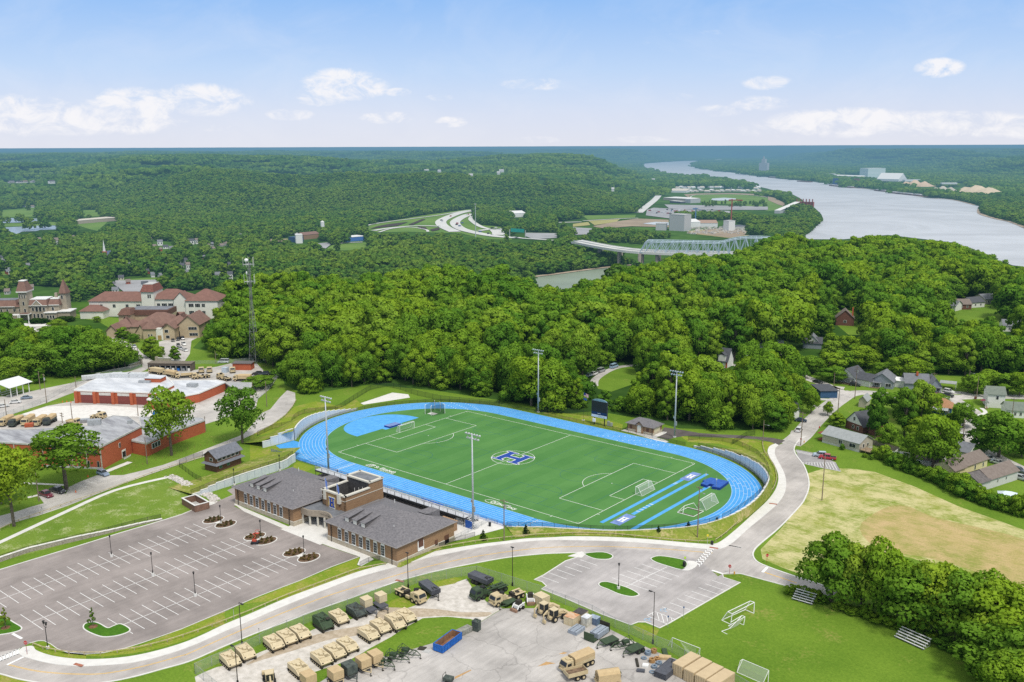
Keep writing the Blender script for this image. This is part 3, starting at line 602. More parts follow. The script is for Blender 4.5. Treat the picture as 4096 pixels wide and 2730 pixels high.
for base in(.62,):
 for k in range(8):
  for j in range(3):
   a=PI/2-base*1.05-j*.16-k*.055;r=R0+.7+k*1.13;x,y=HS+r*mh.cos(a),r*mh.sin(a);t=a+PI/2
   Ag(W,[(x-.5*mh.cos(a),y-.5*mh.sin(a)),(x+.35*mh.cos(a),y+.35*mh.sin(a))],.22,.043);Ag(W,[(x,y),(x+.9*mh.cos(t),y+.9*mh.sin(t))],.12,.043)if j==1 else None
for k in range(8):
 for j in range(3):
  a=PI/2+.25+j*.13+k*.03;r=R0+.7+k*1.13;x,y=-HS+r*mh.cos(a),r*mh.sin(a);Ag(W,[(x-.4*mh.cos(a),y-.4*mh.sin(a)),(x+.4*mh.cos(a),y+.4*mh.sin(a))],.25,.043)
 x=20+k*1.6;y=R0+.7+k*1.13
 for dx in(0,8.5,16):Ag(W,[(x+dx-12,y-.3),(x+dx-12,y+.3)],.28,.043)
 x=-36.4;y=-(R0+.7+k*1.13);Ag(W,[(x-.5,y-.25),(x+.6,y-.1),(x+.4,y+.3),(x-.4,y+.2)],.22,.043);x=39.5;Ag(W,[(x-.3,y-.3),(x+.6,y-.2),(x+.1,y+.3)],.22,.043)
Ag(W,[(38,-37.1),(38,-46.3)],.1,.043);Ax(W,Bu(47,-55,18,1.75,2.15,10),.12,.043)
for j in range(3):
 Ag(W,[(53.95,12.8-j*.55),(55,12.8-j*.55)],.22,.043)
for v in(-7.5,-9.2,-11,-12.8,-14.6):Ag(W,[(57.35,v),(58.45,v)],.42,.043)
Ag(W,[(63.2,15.5),(64.2,15.9)],.6,.043)
Af('track_lane_lines',W,Aa('lane_paint',(.58,.72,.85),.7,amt=.12,scale=.8))
W=MB();t_=.15
def rect(mb,x0,x1,y0,y1,w=t_,z=.042):Ag(mb,[(x0,y0),(x1,y0),(x1,y1),(x0,y1)],w,z,closed=True)
rect(W,-50,50,-32.6,32.6);Ag(W,[(0,-32.6),(0,32.6)],t_,.042);Ag(W,Bu(0,0,7.2*1.0,0,2*PI,56),.16,.043)
for s in(-1,1):
 Ag(W,[(50*s,-20.3),(34.3*s,-20.3),(34.3*s,20.3),(50*s,20.3)],t_,.042);Ag(W,[(50*s,-9.3),(44.7*s,-9.3),(44.7*s,9.3),(50*s,9.3)],t_,.042)
 a=mh.acos(5.2/9.15);Ag(W,Bu(39.5*s,0,9.15,PI-a if s>0 else-a,PI+a if s>0 else a,24),t_,.043)
 W.b2(39.3*s-.15,39.3*s+.15,-.15,.15,.03,.044)
 for q in(-1,1):
  Ag(W,Bu(50*s,32.6*q,1,{(1,1):PI,(1,-1):PI/2,(-1,1):-PI/2,(-1,-1):0}[(s,q)],{(1,1):1.5*PI,(1,-1):PI,(-1,1):0,(-1,-1):PI/2}[(s,q)],8),.12,.043)
  Ag(W,[(41*s,32.7*q),(41*s,33.5*q)],.14,.042);Ag(W,[(50.1*s,23.6*q),(50.9*s,23.6*q)],.14,.042)
Af('football_lines',W,Bo)
W=MB();blu=Aa('paint_dark_blue',(.02,.13,.17),.8,amt=.1);w_=.09;z_=.040
for s in(-1,1):
 rect(W,9.6*s,44*s,-27.8,27.8,w_,z_);Ag(W,[(9.6*s,0),(44*s,0)],w_,z_);Ag(W,Bu(26.9*s,0,6,0,2*PI,40),w_,z_)
 for q in(-1,1):
  Ag(W,[(17*s,27.8*q),(17*s,17*q),(37*s,17*q),(37*s,27.8*q)],w_,z_);Ag(W,[(22*s,27.8*q),(22*s,23*q),(32*s,23*q),(32*s,27.8*q)],w_,z_)
  Ag(W,Bu(26.9*s,19.2*q,6,PI if q>0 else 0,2*PI if q>0 else PI,20),w_,z_)
Af('youth_field_lines',W,blu)
def Ea(w,h,a,b,sx=1):
 """block letter with slab serifs: half width w, half height h, stem width a, serif height b"""
 s=a*.42;st=w-a-s
 q=[(w,h),(w,h-b),(w-s,h-b),(w-s,-h+b),(w,-h+b),(w,-h),(st-s,-h),(st-s,-h+b),(st,-h+b),(st,-a*.42),(-st,-a*.42),(-st,-h+b),(-st+s,-h+b),(-st+s,-h),(-w,-h),(-w,-h+b),(-w+s,-h+b),(-w+s,h-b),(-w,h-b),(-w,h),(-st+s,h),(-st+s,h-b),(-st,h-b),(-st,a*.42),(st,a*.42),(st,h-b),(st-s,h-b),(st-s,h)]
 return[(x*sx,y)for x,y in q]
em=Ac('field_emblem','blue serif letter H with white outline in the centre circle of the turf','emblem',(0,0,0))
em['kind']='thing'
hb=MB();Ad(hb,[(x,y)for x,y in Ea(5.75,4.6,2.6,1.05)],.046);hb.bd('letter',Aa('paint_royal',(.012,.06,.34),.7,amt=.1),em)
ho=MB();Ag(ho,Ea(5.75,4.6,2.6,1.05),.28,.048,closed=True);ho.bd('outline',Bo,em)
def Ck(name,s,size,loc,rot,m,parent=None,ext=0,align='CENTER',sx=1,shear=0):
 cu=bpy.data.curves.new(name,'FONT');cu.body=s;cu.size=size;cu.align_x=align;cu.align_y='CENTER';cu.extrude=ext;cu.offset=.012*size;cu.resolution_u=3
 o=bpy.data.objects.new(name,cu);COL.objects.link(o);bpy.context.view_layer.update();me=bpy.data.meshes.new_from_object(o);bpy.data.objects.remove(o);me.materials.clear();me.materials.append(m)
 o=link(name,me,parent,loc);o.rotation_euler=rot;o.scale=(sx,1,1);return o
t1=Ac('sponsor_lettering','white painted words St. Elizabeth beside the near touchline','lettering',(-25.6,-35.2,0))
Ck('words','St. Elizabeth',2.3,(1.4,.15,.05),(0,0,0),Bo,t1,sx=.83)
Ck('small_words','HEALTHCARE',.75,(3.2,-1.2,.05),(0,0,0),Bo,t1,sx=1.4)
lo=MB();Ag(lo,[(-6.9,-.9),(-6.1,1.1),(-3.9,1.2),(-4.7,-.9)],.25,.05,closed=True);Ag(lo,Bu(-5.1,.1,.75,.6,5.6,12),.3,.051);Ag(lo,[(-5.8,.1),(-4.4,.2)],.25,.051);lo.bd('badge',Bo,t1)
t2=Ac('sponsor_lettering','white painted word OrthoCincy in an open oval beside the near touchline','lettering',(24.6,-35.1,0))
Ck('words','OrthoCincy',2.3,(.7,0,.05),(0,0,0),Bo,t2,sx=.86)
lo=MB();Ag(lo,[(-3.6+2.6*mh.cos(a),.1+1.15*mh.sin(a))for a in np.linspace(.4,5.6,26)],.22,.05);lo.bd('oval_outline',Bo,t2)
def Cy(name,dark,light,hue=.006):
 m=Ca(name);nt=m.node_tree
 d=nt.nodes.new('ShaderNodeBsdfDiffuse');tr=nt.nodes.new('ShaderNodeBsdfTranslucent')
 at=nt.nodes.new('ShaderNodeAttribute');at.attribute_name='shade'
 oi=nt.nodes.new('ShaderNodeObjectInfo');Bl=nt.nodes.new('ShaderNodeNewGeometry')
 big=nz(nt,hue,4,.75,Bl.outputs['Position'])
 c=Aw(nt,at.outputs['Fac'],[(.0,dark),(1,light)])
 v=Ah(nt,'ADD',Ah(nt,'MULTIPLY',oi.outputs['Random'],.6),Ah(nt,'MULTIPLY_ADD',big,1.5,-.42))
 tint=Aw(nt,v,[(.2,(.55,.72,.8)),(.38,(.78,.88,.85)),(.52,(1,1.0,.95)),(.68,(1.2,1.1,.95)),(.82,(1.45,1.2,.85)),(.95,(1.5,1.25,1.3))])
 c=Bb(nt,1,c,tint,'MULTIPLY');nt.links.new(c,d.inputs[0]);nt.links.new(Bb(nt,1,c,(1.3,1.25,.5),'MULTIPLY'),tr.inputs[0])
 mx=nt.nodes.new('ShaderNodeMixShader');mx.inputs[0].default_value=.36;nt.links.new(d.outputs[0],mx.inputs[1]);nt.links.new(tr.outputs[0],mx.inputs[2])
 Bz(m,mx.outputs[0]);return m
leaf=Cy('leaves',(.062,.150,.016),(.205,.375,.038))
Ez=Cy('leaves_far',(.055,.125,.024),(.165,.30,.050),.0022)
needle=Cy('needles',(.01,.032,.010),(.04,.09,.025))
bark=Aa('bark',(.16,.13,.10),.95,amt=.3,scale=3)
def Fg(Ak,lobes,leaves,size,shape='broad',lobe_r=(.30,.50)):
 """unit crown (height 1, half width about .5, base at z 0): leaf quads on the surface of uneven lobes"""
 cs=[];
 for i in range(lobes):
  a=i*2.39996+Ak.uniform(-.4,.4);t=(i+.5)/lobes
  if shape=='broad':z=.16+.70*t;rad=.33*mh.sin(PI*(.18+.74*t))**.7*Ak.uniform(.65,1.12)
  elif shape=='tall':z=.10+.82*t;rad=.22*mh.sin(PI*(.2+.72*t))**.6*Ak.uniform(.5,1.15)
  else:z=.05+.93*t;rad=.30*(1-t)**.85*Ak.uniform(.5,1.1)
  r=Ak.uniform(*lobe_r)*(.62 if shape=='tall' else 1)*(1-.35*t if shape!='cone' else(1.05-t)*.8)
  cs.append((rad*mh.cos(a),rad*mh.sin(a),z,r*.62))
 V=[];N=[];S=[]
 per=leaves//lobes
 for(cx,cy,cz,r)in cs:
  d=Ak.normal(size=(per,3));d/=np.linalg.norm(d,axis=1)[:,None]
  d[:,2]=np.where(d[:,2]<-.35,-d[:,2],d[:,2])
  bump_=1+.22*np.sin(d[:,0]*7+cx*30)*np.sin(d[:,1]*7+cy*30)*np.sin(d[:,2]*6+cz*20)
  Ai=np.array([cx,cy,cz])+d*(r*bump_*Ak.uniform(.74,1.06,per))[:,None]*np.array([1,1,.82])
  nrm=d*.75+Ak.normal(size=(per,3))*.42;nrm/=np.linalg.norm(nrm,axis=1)[:,None]
  t1=np.cross(nrm,Ak.normal(size=(per,3)));t1/=np.linalg.norm(t1,axis=1)[:,None];t2=np.cross(nrm,t1)
  s=(size*Ak.uniform(.6,1.3,per))[:,None]
  V.append(np.stack([Ai-t1*s-t2*s*.5,Ai+t1*s*.3-t2*s,Ai+t1*s+t2*s*.5,Ai-t1*s*.3+t2*s],1))
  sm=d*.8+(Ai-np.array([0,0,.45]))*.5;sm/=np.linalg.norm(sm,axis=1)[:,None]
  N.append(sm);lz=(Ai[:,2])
  S.append(np.clip(.12+.55*lz+.30*(d[:,2])+Ak.uniform(-.22,.25,per),0,1))  # crown shading put into leaf colour: paler upward, darker low and underneath
 return np.concatenate(V),np.concatenate(N),np.concatenate(S),cs
def Co(name,seed,lobes,leaves,size,shape='broad',m=None,trunk=False,squash=1):
 Ak=np.random.default_rng(seed);V,N,S,cs=Fg(Ak,lobes,leaves,size,shape)
 n=len(V);V=V.reshape(-1,3);me=bpy.data.meshes.new(name)
 me.vertices.add(n*4);me.vertices.foreach_set('co',V.ravel());me.loops.add(n*4);me.loops.foreach_set('vertex_index',np.arange(n*4))
 me.polygons.add(n);me.polygons.foreach_set('loop_start',np.arange(0,n*4,4));me.polygons.foreach_set('loop_total',np.full(n,4));me.update()
 a=me.attributes.new('shade','FLOAT','FACE');a.data.foreach_set('value',S)
 me.normals_split_custom_set(np.repeat(N,4,axis=0).tolist());me.materials.append(m or leaf);return me
def Fh(name,seed,cs=None,base=-.45,m=None):
 Ak=rd.Random(seed);b=MB()
 b.cy((0,0,base),(.01,.01,.15),.034,.024,7);b.cy((.01,.01,.15),(.0,.02,.34),.024,.008,6)
 for i in range(7):
  a=i*2.4+Ak.uniform(-.4,.4);z=-.12+.04*i;b.cy((0,0,z),(.22*mh.cos(a),.22*mh.sin(a),z+.2),.012,.004,5)
 return b.mesh(name,m or bark)
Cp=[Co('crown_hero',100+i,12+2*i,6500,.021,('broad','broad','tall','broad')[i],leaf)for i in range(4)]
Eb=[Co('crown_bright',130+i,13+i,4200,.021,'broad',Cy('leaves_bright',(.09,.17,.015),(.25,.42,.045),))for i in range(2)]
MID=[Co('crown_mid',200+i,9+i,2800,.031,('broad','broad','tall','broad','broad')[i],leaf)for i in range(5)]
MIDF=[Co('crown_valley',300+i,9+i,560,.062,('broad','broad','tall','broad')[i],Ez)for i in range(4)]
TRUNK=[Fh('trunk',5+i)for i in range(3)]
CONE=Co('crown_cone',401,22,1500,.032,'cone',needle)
def pix(fn,Ab):return[fn(*q)for q in Ab]
Fi=pix(S_,[tuple(a/.5745 for a in q)for q in[(655,884),(700,904),(780,900),(850,884),(900,880),(960,886),(1030,902),(1100,912),(1180,924),(1260,944),(1330,950),(1370,940),(1400,950),(1470,962),(1530,968),(1560,978),(1640,984),(1720,988),(1790,985),(1800,950),(1815,935),(1835,900),(1860,870),(1870,845),(1960,838),(2000,846),(2060,850),(2150,862),(2230,862),(2353,868),(2900,900),(2900,400),(1500,400),(-600,400),(-600,650),(0,690),(160,700),(280,700),(440,740),(450,760),(440,795),(480,830),(600,836),(640,850)]])
Fj=pix(F_,[(-400,860),(0,862),(110,868),(200,862),(300,845),(312,820),(300,790),(262,770),(235,762),(190,770),(100,762),(70,740),(0,735),(-400,730)])
NO=[]
def Ae(fn,Ab):NO.append(pix(fn,Ab))
Ae(N_,[(175,745),(165,690),(120,650),(130,600),(230,570),(360,530),(470,520),(620,545),(610,720),(450,760),(350,740),(240,790)])
Ae(N_,[(650,430),(720,430),(720,500),(650,520)])
Ae(N_,[(1340,440),(1380,400),(1590,400),(1600,560),(1540,600),(1440,540)])
Ae(N_,[(1600,440),(1820,400),(1830,440),(1790,540),(1700,520),(1620,480)])
Ae(N_,[(1880,280),(2080,280),(2090,370),(1890,370)])
Ae(N_,[(2100,320),(2180,330),(2180,450),(2110,450)])
Ae(B1,[(-100,150),(120,60),(600,60),(680,250),(780,170),(1300,120),(2040,90),(2050,210),(1850,360),(1830,560),(1760,760),(1400,800),(1290,640),(1180,600),(1000,560),(880,400),(650,385),(450,430),(240,440),(110,330),(-100,310)])
Ae(B1,[(1400,640),(1800,700),(2352,740),(2352,900),(1400,850)])
Ae(J_,[(350,330),(700,290),(940,290),(1290,340),(1700,380),(1760,470),(2352,520),(2352,640),(2000,700),(1900,640),(1500,660),(1450,560),(900,520),(740,640),(560,760),(480,880),(180,960),(120,900),(240,820),(230,680),(290,620),(360,740),(480,620),(500,540),(380,440)])
Ae(J_,[(300,30),(520,0),(520,170),(420,190),(300,120)]);Ae(J_,[(0,20),(60,20),(50,100),(0,110)]);Ae(J_,[(60,40),(180,40),(170,170),(90,170)])
Ae(F_,[(1915,716),(1960,712),(1990,745),(1960,770),(1918,745)]);Ae(F_,[(1820,690),(1850,688),(1850,706),(1822,706)])
Ae(F_,[(2185,692),(2260,680),(2300,680),(2300,705),(2240,740),(2190,722)]);Ae(F_,[(2290,742),(2353,735),(2353,765),(2300,765)]);Ae(F_,[(2330,596),(2353,590),(2353,612),(2335,612)])
Fk=[(-60,1310),(140,1300),(400,1272),(860,1212),(1160,1185),(1165,1240),(1080,1320),(900,1400),(620,1500),(300,1500),(0,1400),(-60,1370)]
Ae(A3,[(60,1325),(140,1305),(400,1277),(860,1217),(1160,1190),(1150,1215),(1080,1235),(1000,1280),(830,1300),(700,1350),(600,1372),(500,1412),(440,1422),(350,1385),(200,1350)])
ohio=pix(A3,[(1130,288),(1160,270),(1400,250),(1600,240),(1780,236),(1700,262),(1690,290),(1760,315),(2000,345),(2352,388)])+pix(A4,[(200,412),(560,445),(800,485),(1000,505),(1480,575),(1700,595),(1900,642),(1960,662),(1950,720),(2100,770),(2240,800),(2400,865),(2700,980),(2700,1250),(2250,1200),(2050,1130),(1900,1060),(1700,990),(1100,920),(700,960),(300,960),(280,945),(380,905),(440,845),(510,778),(490,730),(430,672),(350,625),(280,575),(200,535),(100,522),(0,497)])+pix(A3,[(2352,495),(2120,445),(2000,405),(1700,375),(1560,364),(1410,362),(1290,333)])
NO.append(ohio)
Ae(A2,[(975,850),(1100,815),(1500,745),(1980,680),(2010,690),(1990,760),(2060,830),(2280,845),(2300,920),(2352,930),(2352,965),(2100,955),(1880,900),(1400,890),(1120,895),(1030,880)])
Ae(A3,[(0,905),(100,890),(130,900),(430,900),(440,940),(200,965),(0,965)]);Ae(A3,[(550,850),(750,850),(740,910),(560,920)])
Ae(A3,[(600,740),(1140,725),(1160,690),(1350,500),(1385,510),(1400,470),(2250,500),(2352,560),(2352,740),(2100,700),(1860,690),(1700,690),(1500,700),(1440,780),(1990,790),(2170,840),(2180,930),(2000,950),(1600,905),(1420,880),(1000,850),(750,850),(560,850),(430,800),(640,770)])
Ae(A4,[(0,560),(90,590),(190,650),(160,700),(290,670),(300,690),(120,730),(0,730)])
Ae(A3,[(0,700),(130,700),(130,760),(0,765)]);Ae(A3,[(380,800),(650,790),(700,830),(400,835)])
Ae(A3,[(580,975),(740,985),(860,995),(1200,1010),(1250,970),(2352,925),(2352,960),(2050,1075),(1520,1110),(1180,1120),(950,1060),(860,1040),(580,985)]);Ae(A3,[(1150,1080),(1400,1090),(1400,1160),(1170,1200)])
Ae(A3,[(220,390),(290,390),(330,440),(270,450)])
Ae(A2,[(820,935),(1020,930),(1020,980),(820,990)]);Ae(A2,[(650,1030),(900,990),(1110,985),(1130,1000),(910,1060),(700,1060)]);Ae(A2,[(490,1000),(700,985),(680,1040),(600,1050)])
Ae(A2,[(1130,975),(1660,980),(1660,1000),(1200,1010)])
Ae(A2,[(290,930),(600,905),(600,950),(440,1000),(310,1000)]);Ae(A2,[(20,960),(290,950),(300,990),(120,985)]);Ae(A2,[(1840,262),(1915,262),(1945,280),(1850,295)])
Ae(A1,[(0,690),(340,670),(350,750),(0,760)]);Ae(A1,[(0,770),(350,765),(560,800),(550,870),(370,875),(150,920),(30,850),(0,840)]);Ae(A1,[(680,780),(1090,765),(1090,800),(990,800),(900,890),(830,870),(700,870)])
Ae(A1,[(735,690),(920,690),(920,750),(740,750)]);Ae(A1,[(960,1060),(1000,1060),(990,1170),(920,1160)])
Ae(A1,[(1040,1060),(1110,1050),(1110,1100),(1050,1105)]);Ae(A1,[(1155,1020),(1220,1040),(1200,1060),(1150,1045)])
Ae(A1,[(1390,980),(1600,980),(1600,1060),(1400,1050)]);Ae(A1,[(1720,960),(1850,960),(1850,1020),(1730,1040)]);Ae(A1,[(1910,990),(1980,990),(1980,1050)]);Ae(A1,[(990,1310),(1500,1310),(1480,1400),(1330,1440),(1020,1460)])
Ae(A1,[(0,1215),(150,1215),(60,1290),(0,1290)]);Ae(A1,[(180,1085),(240,1085),(270,1170),(200,1120)]);Ae(A1,[(80,420),(280,415),(270,450),(90,450)]);Ae(A1,[(400,410),(530,405),(500,475),(410,475)])
Ae(A1,[(1975,1285),(2045,1285),(2040,1340),(1980,1335)]);Ae(A1,[(2090,1255),(2160,1255),(2155,1335),(2090,1330)]);Ae(A1,[(1640,1190),(1770,1190),(1760,1245),(1650,1230)])
Ae(A4,[(530,360),(900,375),(910,340),(1080,340),(1090,375),(1230,430),(1480,465),(1350,490),(1090,440),(900,405),(560,375)]);Ae(A4,[(1470,480),(1740,475),(2065,540),(1900,545),(1480,510)]);Ae(A4,[(1600,440),(1990,450),(1990,460),(1600,458)])
Ae(A3,[(2280,265),(2330,265),(2330,340),(2280,340)])
def cam_frame(X,Y):
 return X*UX-Y*UY+Bn[0],X*UY+Y*UX+Bn[1]
def Dm(r0,r1,sp,seed,hmin,hmax,near=False,amax=40):
 Ak=np.random.default_rng(seed);R_=r1;xs=np.arange(-R_*mh.sin(mh.radians(amax)),R_*mh.sin(mh.radians(amax)),sp);ys=np.arange(r0*.6,R_,sp)
 gx_,gy_=np.meshgrid(xs,ys);gx_=gx_+Ak.uniform(-.42,.42,gx_.shape)*sp+(np.arange(len(ys))%2)[:,None]*sp*.5;gy_=gy_+Ak.uniform(-.42,.42,gy_.shape)*sp
 gx_=gx_.ravel();gy_=gy_.ravel();d=np.hypot(gx_,gy_);k=(d>r0)&(d<r1)&(np.abs(np.arctan2(gx_,gy_))<mh.radians(amax))
 gx_,gy_=gx_[k],gy_[k];X=(gx_-Bn[0])*UX+(gy_-Bn[1])*UY;Y=-(gx_-Bn[0])*UY+(gy_-Bn[1])*UX
 H=terr(X,Y);ht=Ak.uniform(hmin,hmax,len(X))
 ok=np.ones(len(X),bool)
 px0,py0,fw=proj(X,Y,H)
 if near:
  inw=Dx(px0,py0,Fi)|Dx(px0,py0,Fj);ok&=inw
 for f in(0,.45,.95):
  pxx,pyy,fw=proj(X,Y,H+ht*f)
  for q in NO:ok&=~Dx(pxx,pyy,q)
 if near:
  wpx=ht*.36*FL/fw
  for q in NO:
   for s_ in(-1,1):
    for f in(.25,.6):ok&=~Dx(pxx+s_*wpx,pyy+ht*f*FL/fw,q)
 return X[ok],Y[ok],H[ok],ht[ok]
def Ec(name,Ab,scl,rotz,meshes,idx,lb,m=None):
 """one stuff object: a point cloud carrying one of the given crowns on every point"""
 coll=bpy.data.collections.new(name+'_kinds')
 for i,Am in enumerate(meshes):
  o=bpy.data.objects.new('%s_kind_%02d'%(name,i),Am);coll.objects.link(o)
 Am=bpy.data.meshes.new(name);Am.from_pydata([tuple(p)for p in Ab],[],[])
 a=Am.attributes.new('scl','FLOAT_VECTOR','POINT');a.data.foreach_set('vector',np.asarray(scl,float).ravel())
 a=Am.attributes.new('rot','FLOAT','POINT');a.data.foreach_set('value',np.asarray(rotz,float))
 a=Am.attributes.new('idx','INT','POINT');a.data.foreach_set('value',np.asarray(idx,int))
 o=link(name,Am);ng=bpy.data.node_groups.new(name+'_nodes','GeometryNodeTree')
 ng.interface.new_socket('Geometry',in_out='INPUT',socket_type='NodeSocketGeometry');ng.interface.new_socket('Geometry',in_out='OUTPUT',socket_type='NodeSocketGeometry')
 N=ng.nodes;Lk=ng.links;gi=N.new('NodeGroupInput');go=N.new('NodeGroupOutput');iop=N.new('GeometryNodeInstanceOnPoints');ci=N.new('GeometryNodeCollectionInfo')
 ci.inputs['Collection'].default_value=coll;ci.inputs['Separate Children'].default_value=True;ci.inputs['Reset Children'].default_value=True
 def attr(nm,ty):
  x=N.new('GeometryNodeInputNamedAttribute');x.data_type=ty;x.inputs['Name'].default_value=nm;return x.outputs['Attribute']
 cx=N.new('ShaderNodeCombineXYZ');Lk.new(attr('rot','FLOAT'),cx.inputs[2])
 Lk.new(gi.outputs[0],iop.inputs['Points']);Lk.new(ci.outputs[0],iop.inputs['Instance']);iop.inputs['Pick Instance'].default_value=True
 Lk.new(attr('idx','INT'),iop.inputs['Instance Index']);Lk.new(cx.outputs[0],iop.inputs['Rotation']);Lk.new(attr('scl','FLOAT_VECTOR'),iop.inputs['Scale'])
 Lk.new(iop.outputs[0],go.inputs[0]);md=o.modifiers.new('spread','NODES');md.node_group=ng
 return tag(o,lb,'trees',kind='stuff')
def Dn(x,y,h,lb,gr=None,kind='broadleaf_tree',crown=None,w=None,z=0,low=.25,cat='tree',rz=None,tr=True):
 """a tree that stands alone or in front: Empty at its foot, crown and trunk as parts"""
 t=Ac(kind,lb,cat,(x,y,z),rd.uniform(0,6.28)if rz is None else rz,gr)
 ch=h*(1-low);w=w or h*.62
 cr=link('crown',crown or rd.choice(Cp),t,(0,0,h*low-ch*.06));cr.scale=(w*1.08,w*1.08,ch*1.03)
 if tr:
  tk=link('trunk',rd.choice(TRUNK),t,(0,0,h*.45));tk.scale=(w*.9,w*.9,h)
 return t
def Ed(name,Be,a):
 if name in _M:return _M[name]
 m=Ca(name);nt=m.node_tree;d=nt.nodes.new('ShaderNodeBsdfDiffuse');d.inputs[0].default_value=(*Be,1);t=nt.nodes.new('ShaderNodeBsdfTransparent')
 mx=nt.nodes.new('ShaderNodeMixShader');mx.inputs[0].default_value=a;nt.links.new(t.outputs[0],mx.inputs[1]);nt.links.new(d.outputs[0],mx.inputs[2]);Bz(m,mx.outputs[0]);_M[name]=m;return m
An=Aa('black_metal',(.02,.02,.022),.45,amt=.1);Aq=Aa('galvanised',(.45,.47,.48),.45,metal=.4,amt=.12);alu=Aa('aluminium',(.72,.73,.75),.35,metal=.35,amt=.08)
Au=Aa('white_enamel',(.82,.82,.80),.45,amt=.04);wood=Aa('weathered_wood',(.34,.25,.16),.9,amt=.25,scale=3);woodg=Aa('pole_wood',(.26,.20,.15),.9,amt=.25,scale=2)
woodp=Aa('pale_rail_wood',(.50,.42,.26),.9,amt=.2,scale=2)
Br=Aa('window_glass',(.03,.035,.04),.3,spec=.35,amt=.2,scale=.6);Ee=Aa('rubber',(.022,.022,.022),.85,amt=.2)
netm=Ed('net',(.8,.8,.8),.20);Cz=Ed('chain_link',(.42,.44,.44),.22);Bf=Ed('chain_link_black',(.015,.02,.015),.34)
_post={}
def Fl(h,r,m):
 k=(round(h,2),r,m.name)
 if k not in _post:_post[k]=MB().cy((0,0,0),(0,0,h),r,n=6).mesh('post',m)
 return _post[k]
def Ao(name,lb,Ab,h,step,pm,panel=None,rail=True,r=.045,z=0,cat='fence',gr=None,zs=None,railr=.03,tops=(1,)):
 Ab=[(p[0],p[1])for p in Ab];L=float(np.sum(np.hypot(*np.diff(np.array(Ab),axis=0).T)));n=max(2,int(L/step)+1);q=Cn(Ab,n);hi=[z]*n if zs is None else list(np.interp(np.linspace(0,1,n),np.linspace(0,1,len(zs)),zs))
 t=Ac(name,lb,cat,(q[0][0],q[0][1],0),0,gr);ox,oy=q[0]
 for i,p in enumerate(q):
  if i<100:link('post',Fl(h,r,pm),t,(p[0]-ox,p[1]-oy,hi[i]))
 if rail:
  b=MB()
  for f in tops:b.tb([(p[0]-ox,p[1]-oy,hi[i]+h*f)for i,p in enumerate(q)],railr,5)
  b.bd('rail',pm,t)
 if panel:
  b=MB()
  for i in range(n-1):a,c=q[i],q[i+1];b.add([(a[0]-ox,a[1]-oy,hi[i]+.05),(c[0]-ox,c[1]-oy,hi[i+1]+.05),(c[0]-ox,c[1]-oy,hi[i+1]+h),(a[0]-ox,a[1]-oy,hi[i]+h)],[(0,1,2,3)])
  b.bd('mesh_panel',panel,t)
 return t
def Fa(b,x,y,z,s=1):
 b.cy((x,y,z),(x,y,z+.12*s),.10*s,.16*s,8);b.cy((x,y,z+.12*s),(x,y,z+.5*s),.15*s,.2*s,8);b.cy((x,y,z+.5*s),(x,y,z+.68*s),.26*s,.05*s,8)
def flood(u,v,h,lb,seed):
 t=Ac('floodlight_mast',lb,'floodlight',(u,v,0),0,'floodlight masts around the track')
 MB().cy((0,0,0),(0,0,h),.34,.17,12).bd('pole',Aa('mast_grey',(.50,.53,.56),.5,metal=.3,amt=.08),t,smooth=True)
 MB().cy((0,0,0),(0,0,.35),.6,.6,12).bd('footing',Ce,t)
 b=MB();b.bx((0,0,h-.1),(5.2,.14,.14));b.bx((0,0,h-1.3),(4.2,.14,.14));b.bx((0,0,h-.7),(.12,.12,1.2));b.bx((1.6,0,h-.7),(.08,.08,1.2));b.bx((-1.6,0,h-.7),(.08,.08,1.2));b.bd('crossarm',Aq,t)
 Am=MB();Am.cy((0,0,0),(0,.42,-.16),.15,.30,9);lm=Am.mesh('floodlight',Aa('lamp_housing',(.66,.68,.70),.3,metal=.3,amt=.05))
 s=1 if v<0 else-1
 for k in range(6):o=link('lamp',lm,t,(-2.4+.96*k,0,h));o.rotation_euler=(0,0,0 if s>0 else PI)
 for k in range(5):o=link('lamp',lm,t,(-1.9+.95*k,0,h-1.2));o.rotation_euler=(0,0,0 if s>0 else PI)
 MB().bx((.45,0,5.2),(.55,.35,1.5)).bd('control_box',Aq,t);MB().bx((-.4,0,7.4),(.35,.5,.8)).bd('junction_box',Aq,t);return t
for(bx,by),(tx,ty),lb in(((1893,2108),(1893,1738),'tall grey floodlight mast on the white concourse at the end of the bleachers'),((1315,1885),(1297,1590),'tall grey floodlight mast rising from the left end of the bleachers'),((2698,1750),(2701,1485),'tall grey floodlight mast between the storage hut and the service drive'),((2153,1650),(2148,1400),'tall grey floodlight mast behind the far straight, in front of the wood')):
 u,v=P((bx,by));flood(u,v,hgt((bx,by),(tx,ty)),lb,1)
wallm=Aa('wall_panel',(.64,.68,.72),.8,c2=(.55,.60,.65),scale=.8);capm=Aa('wall_cap',(.74,.73,.70),.8,amt=.05)
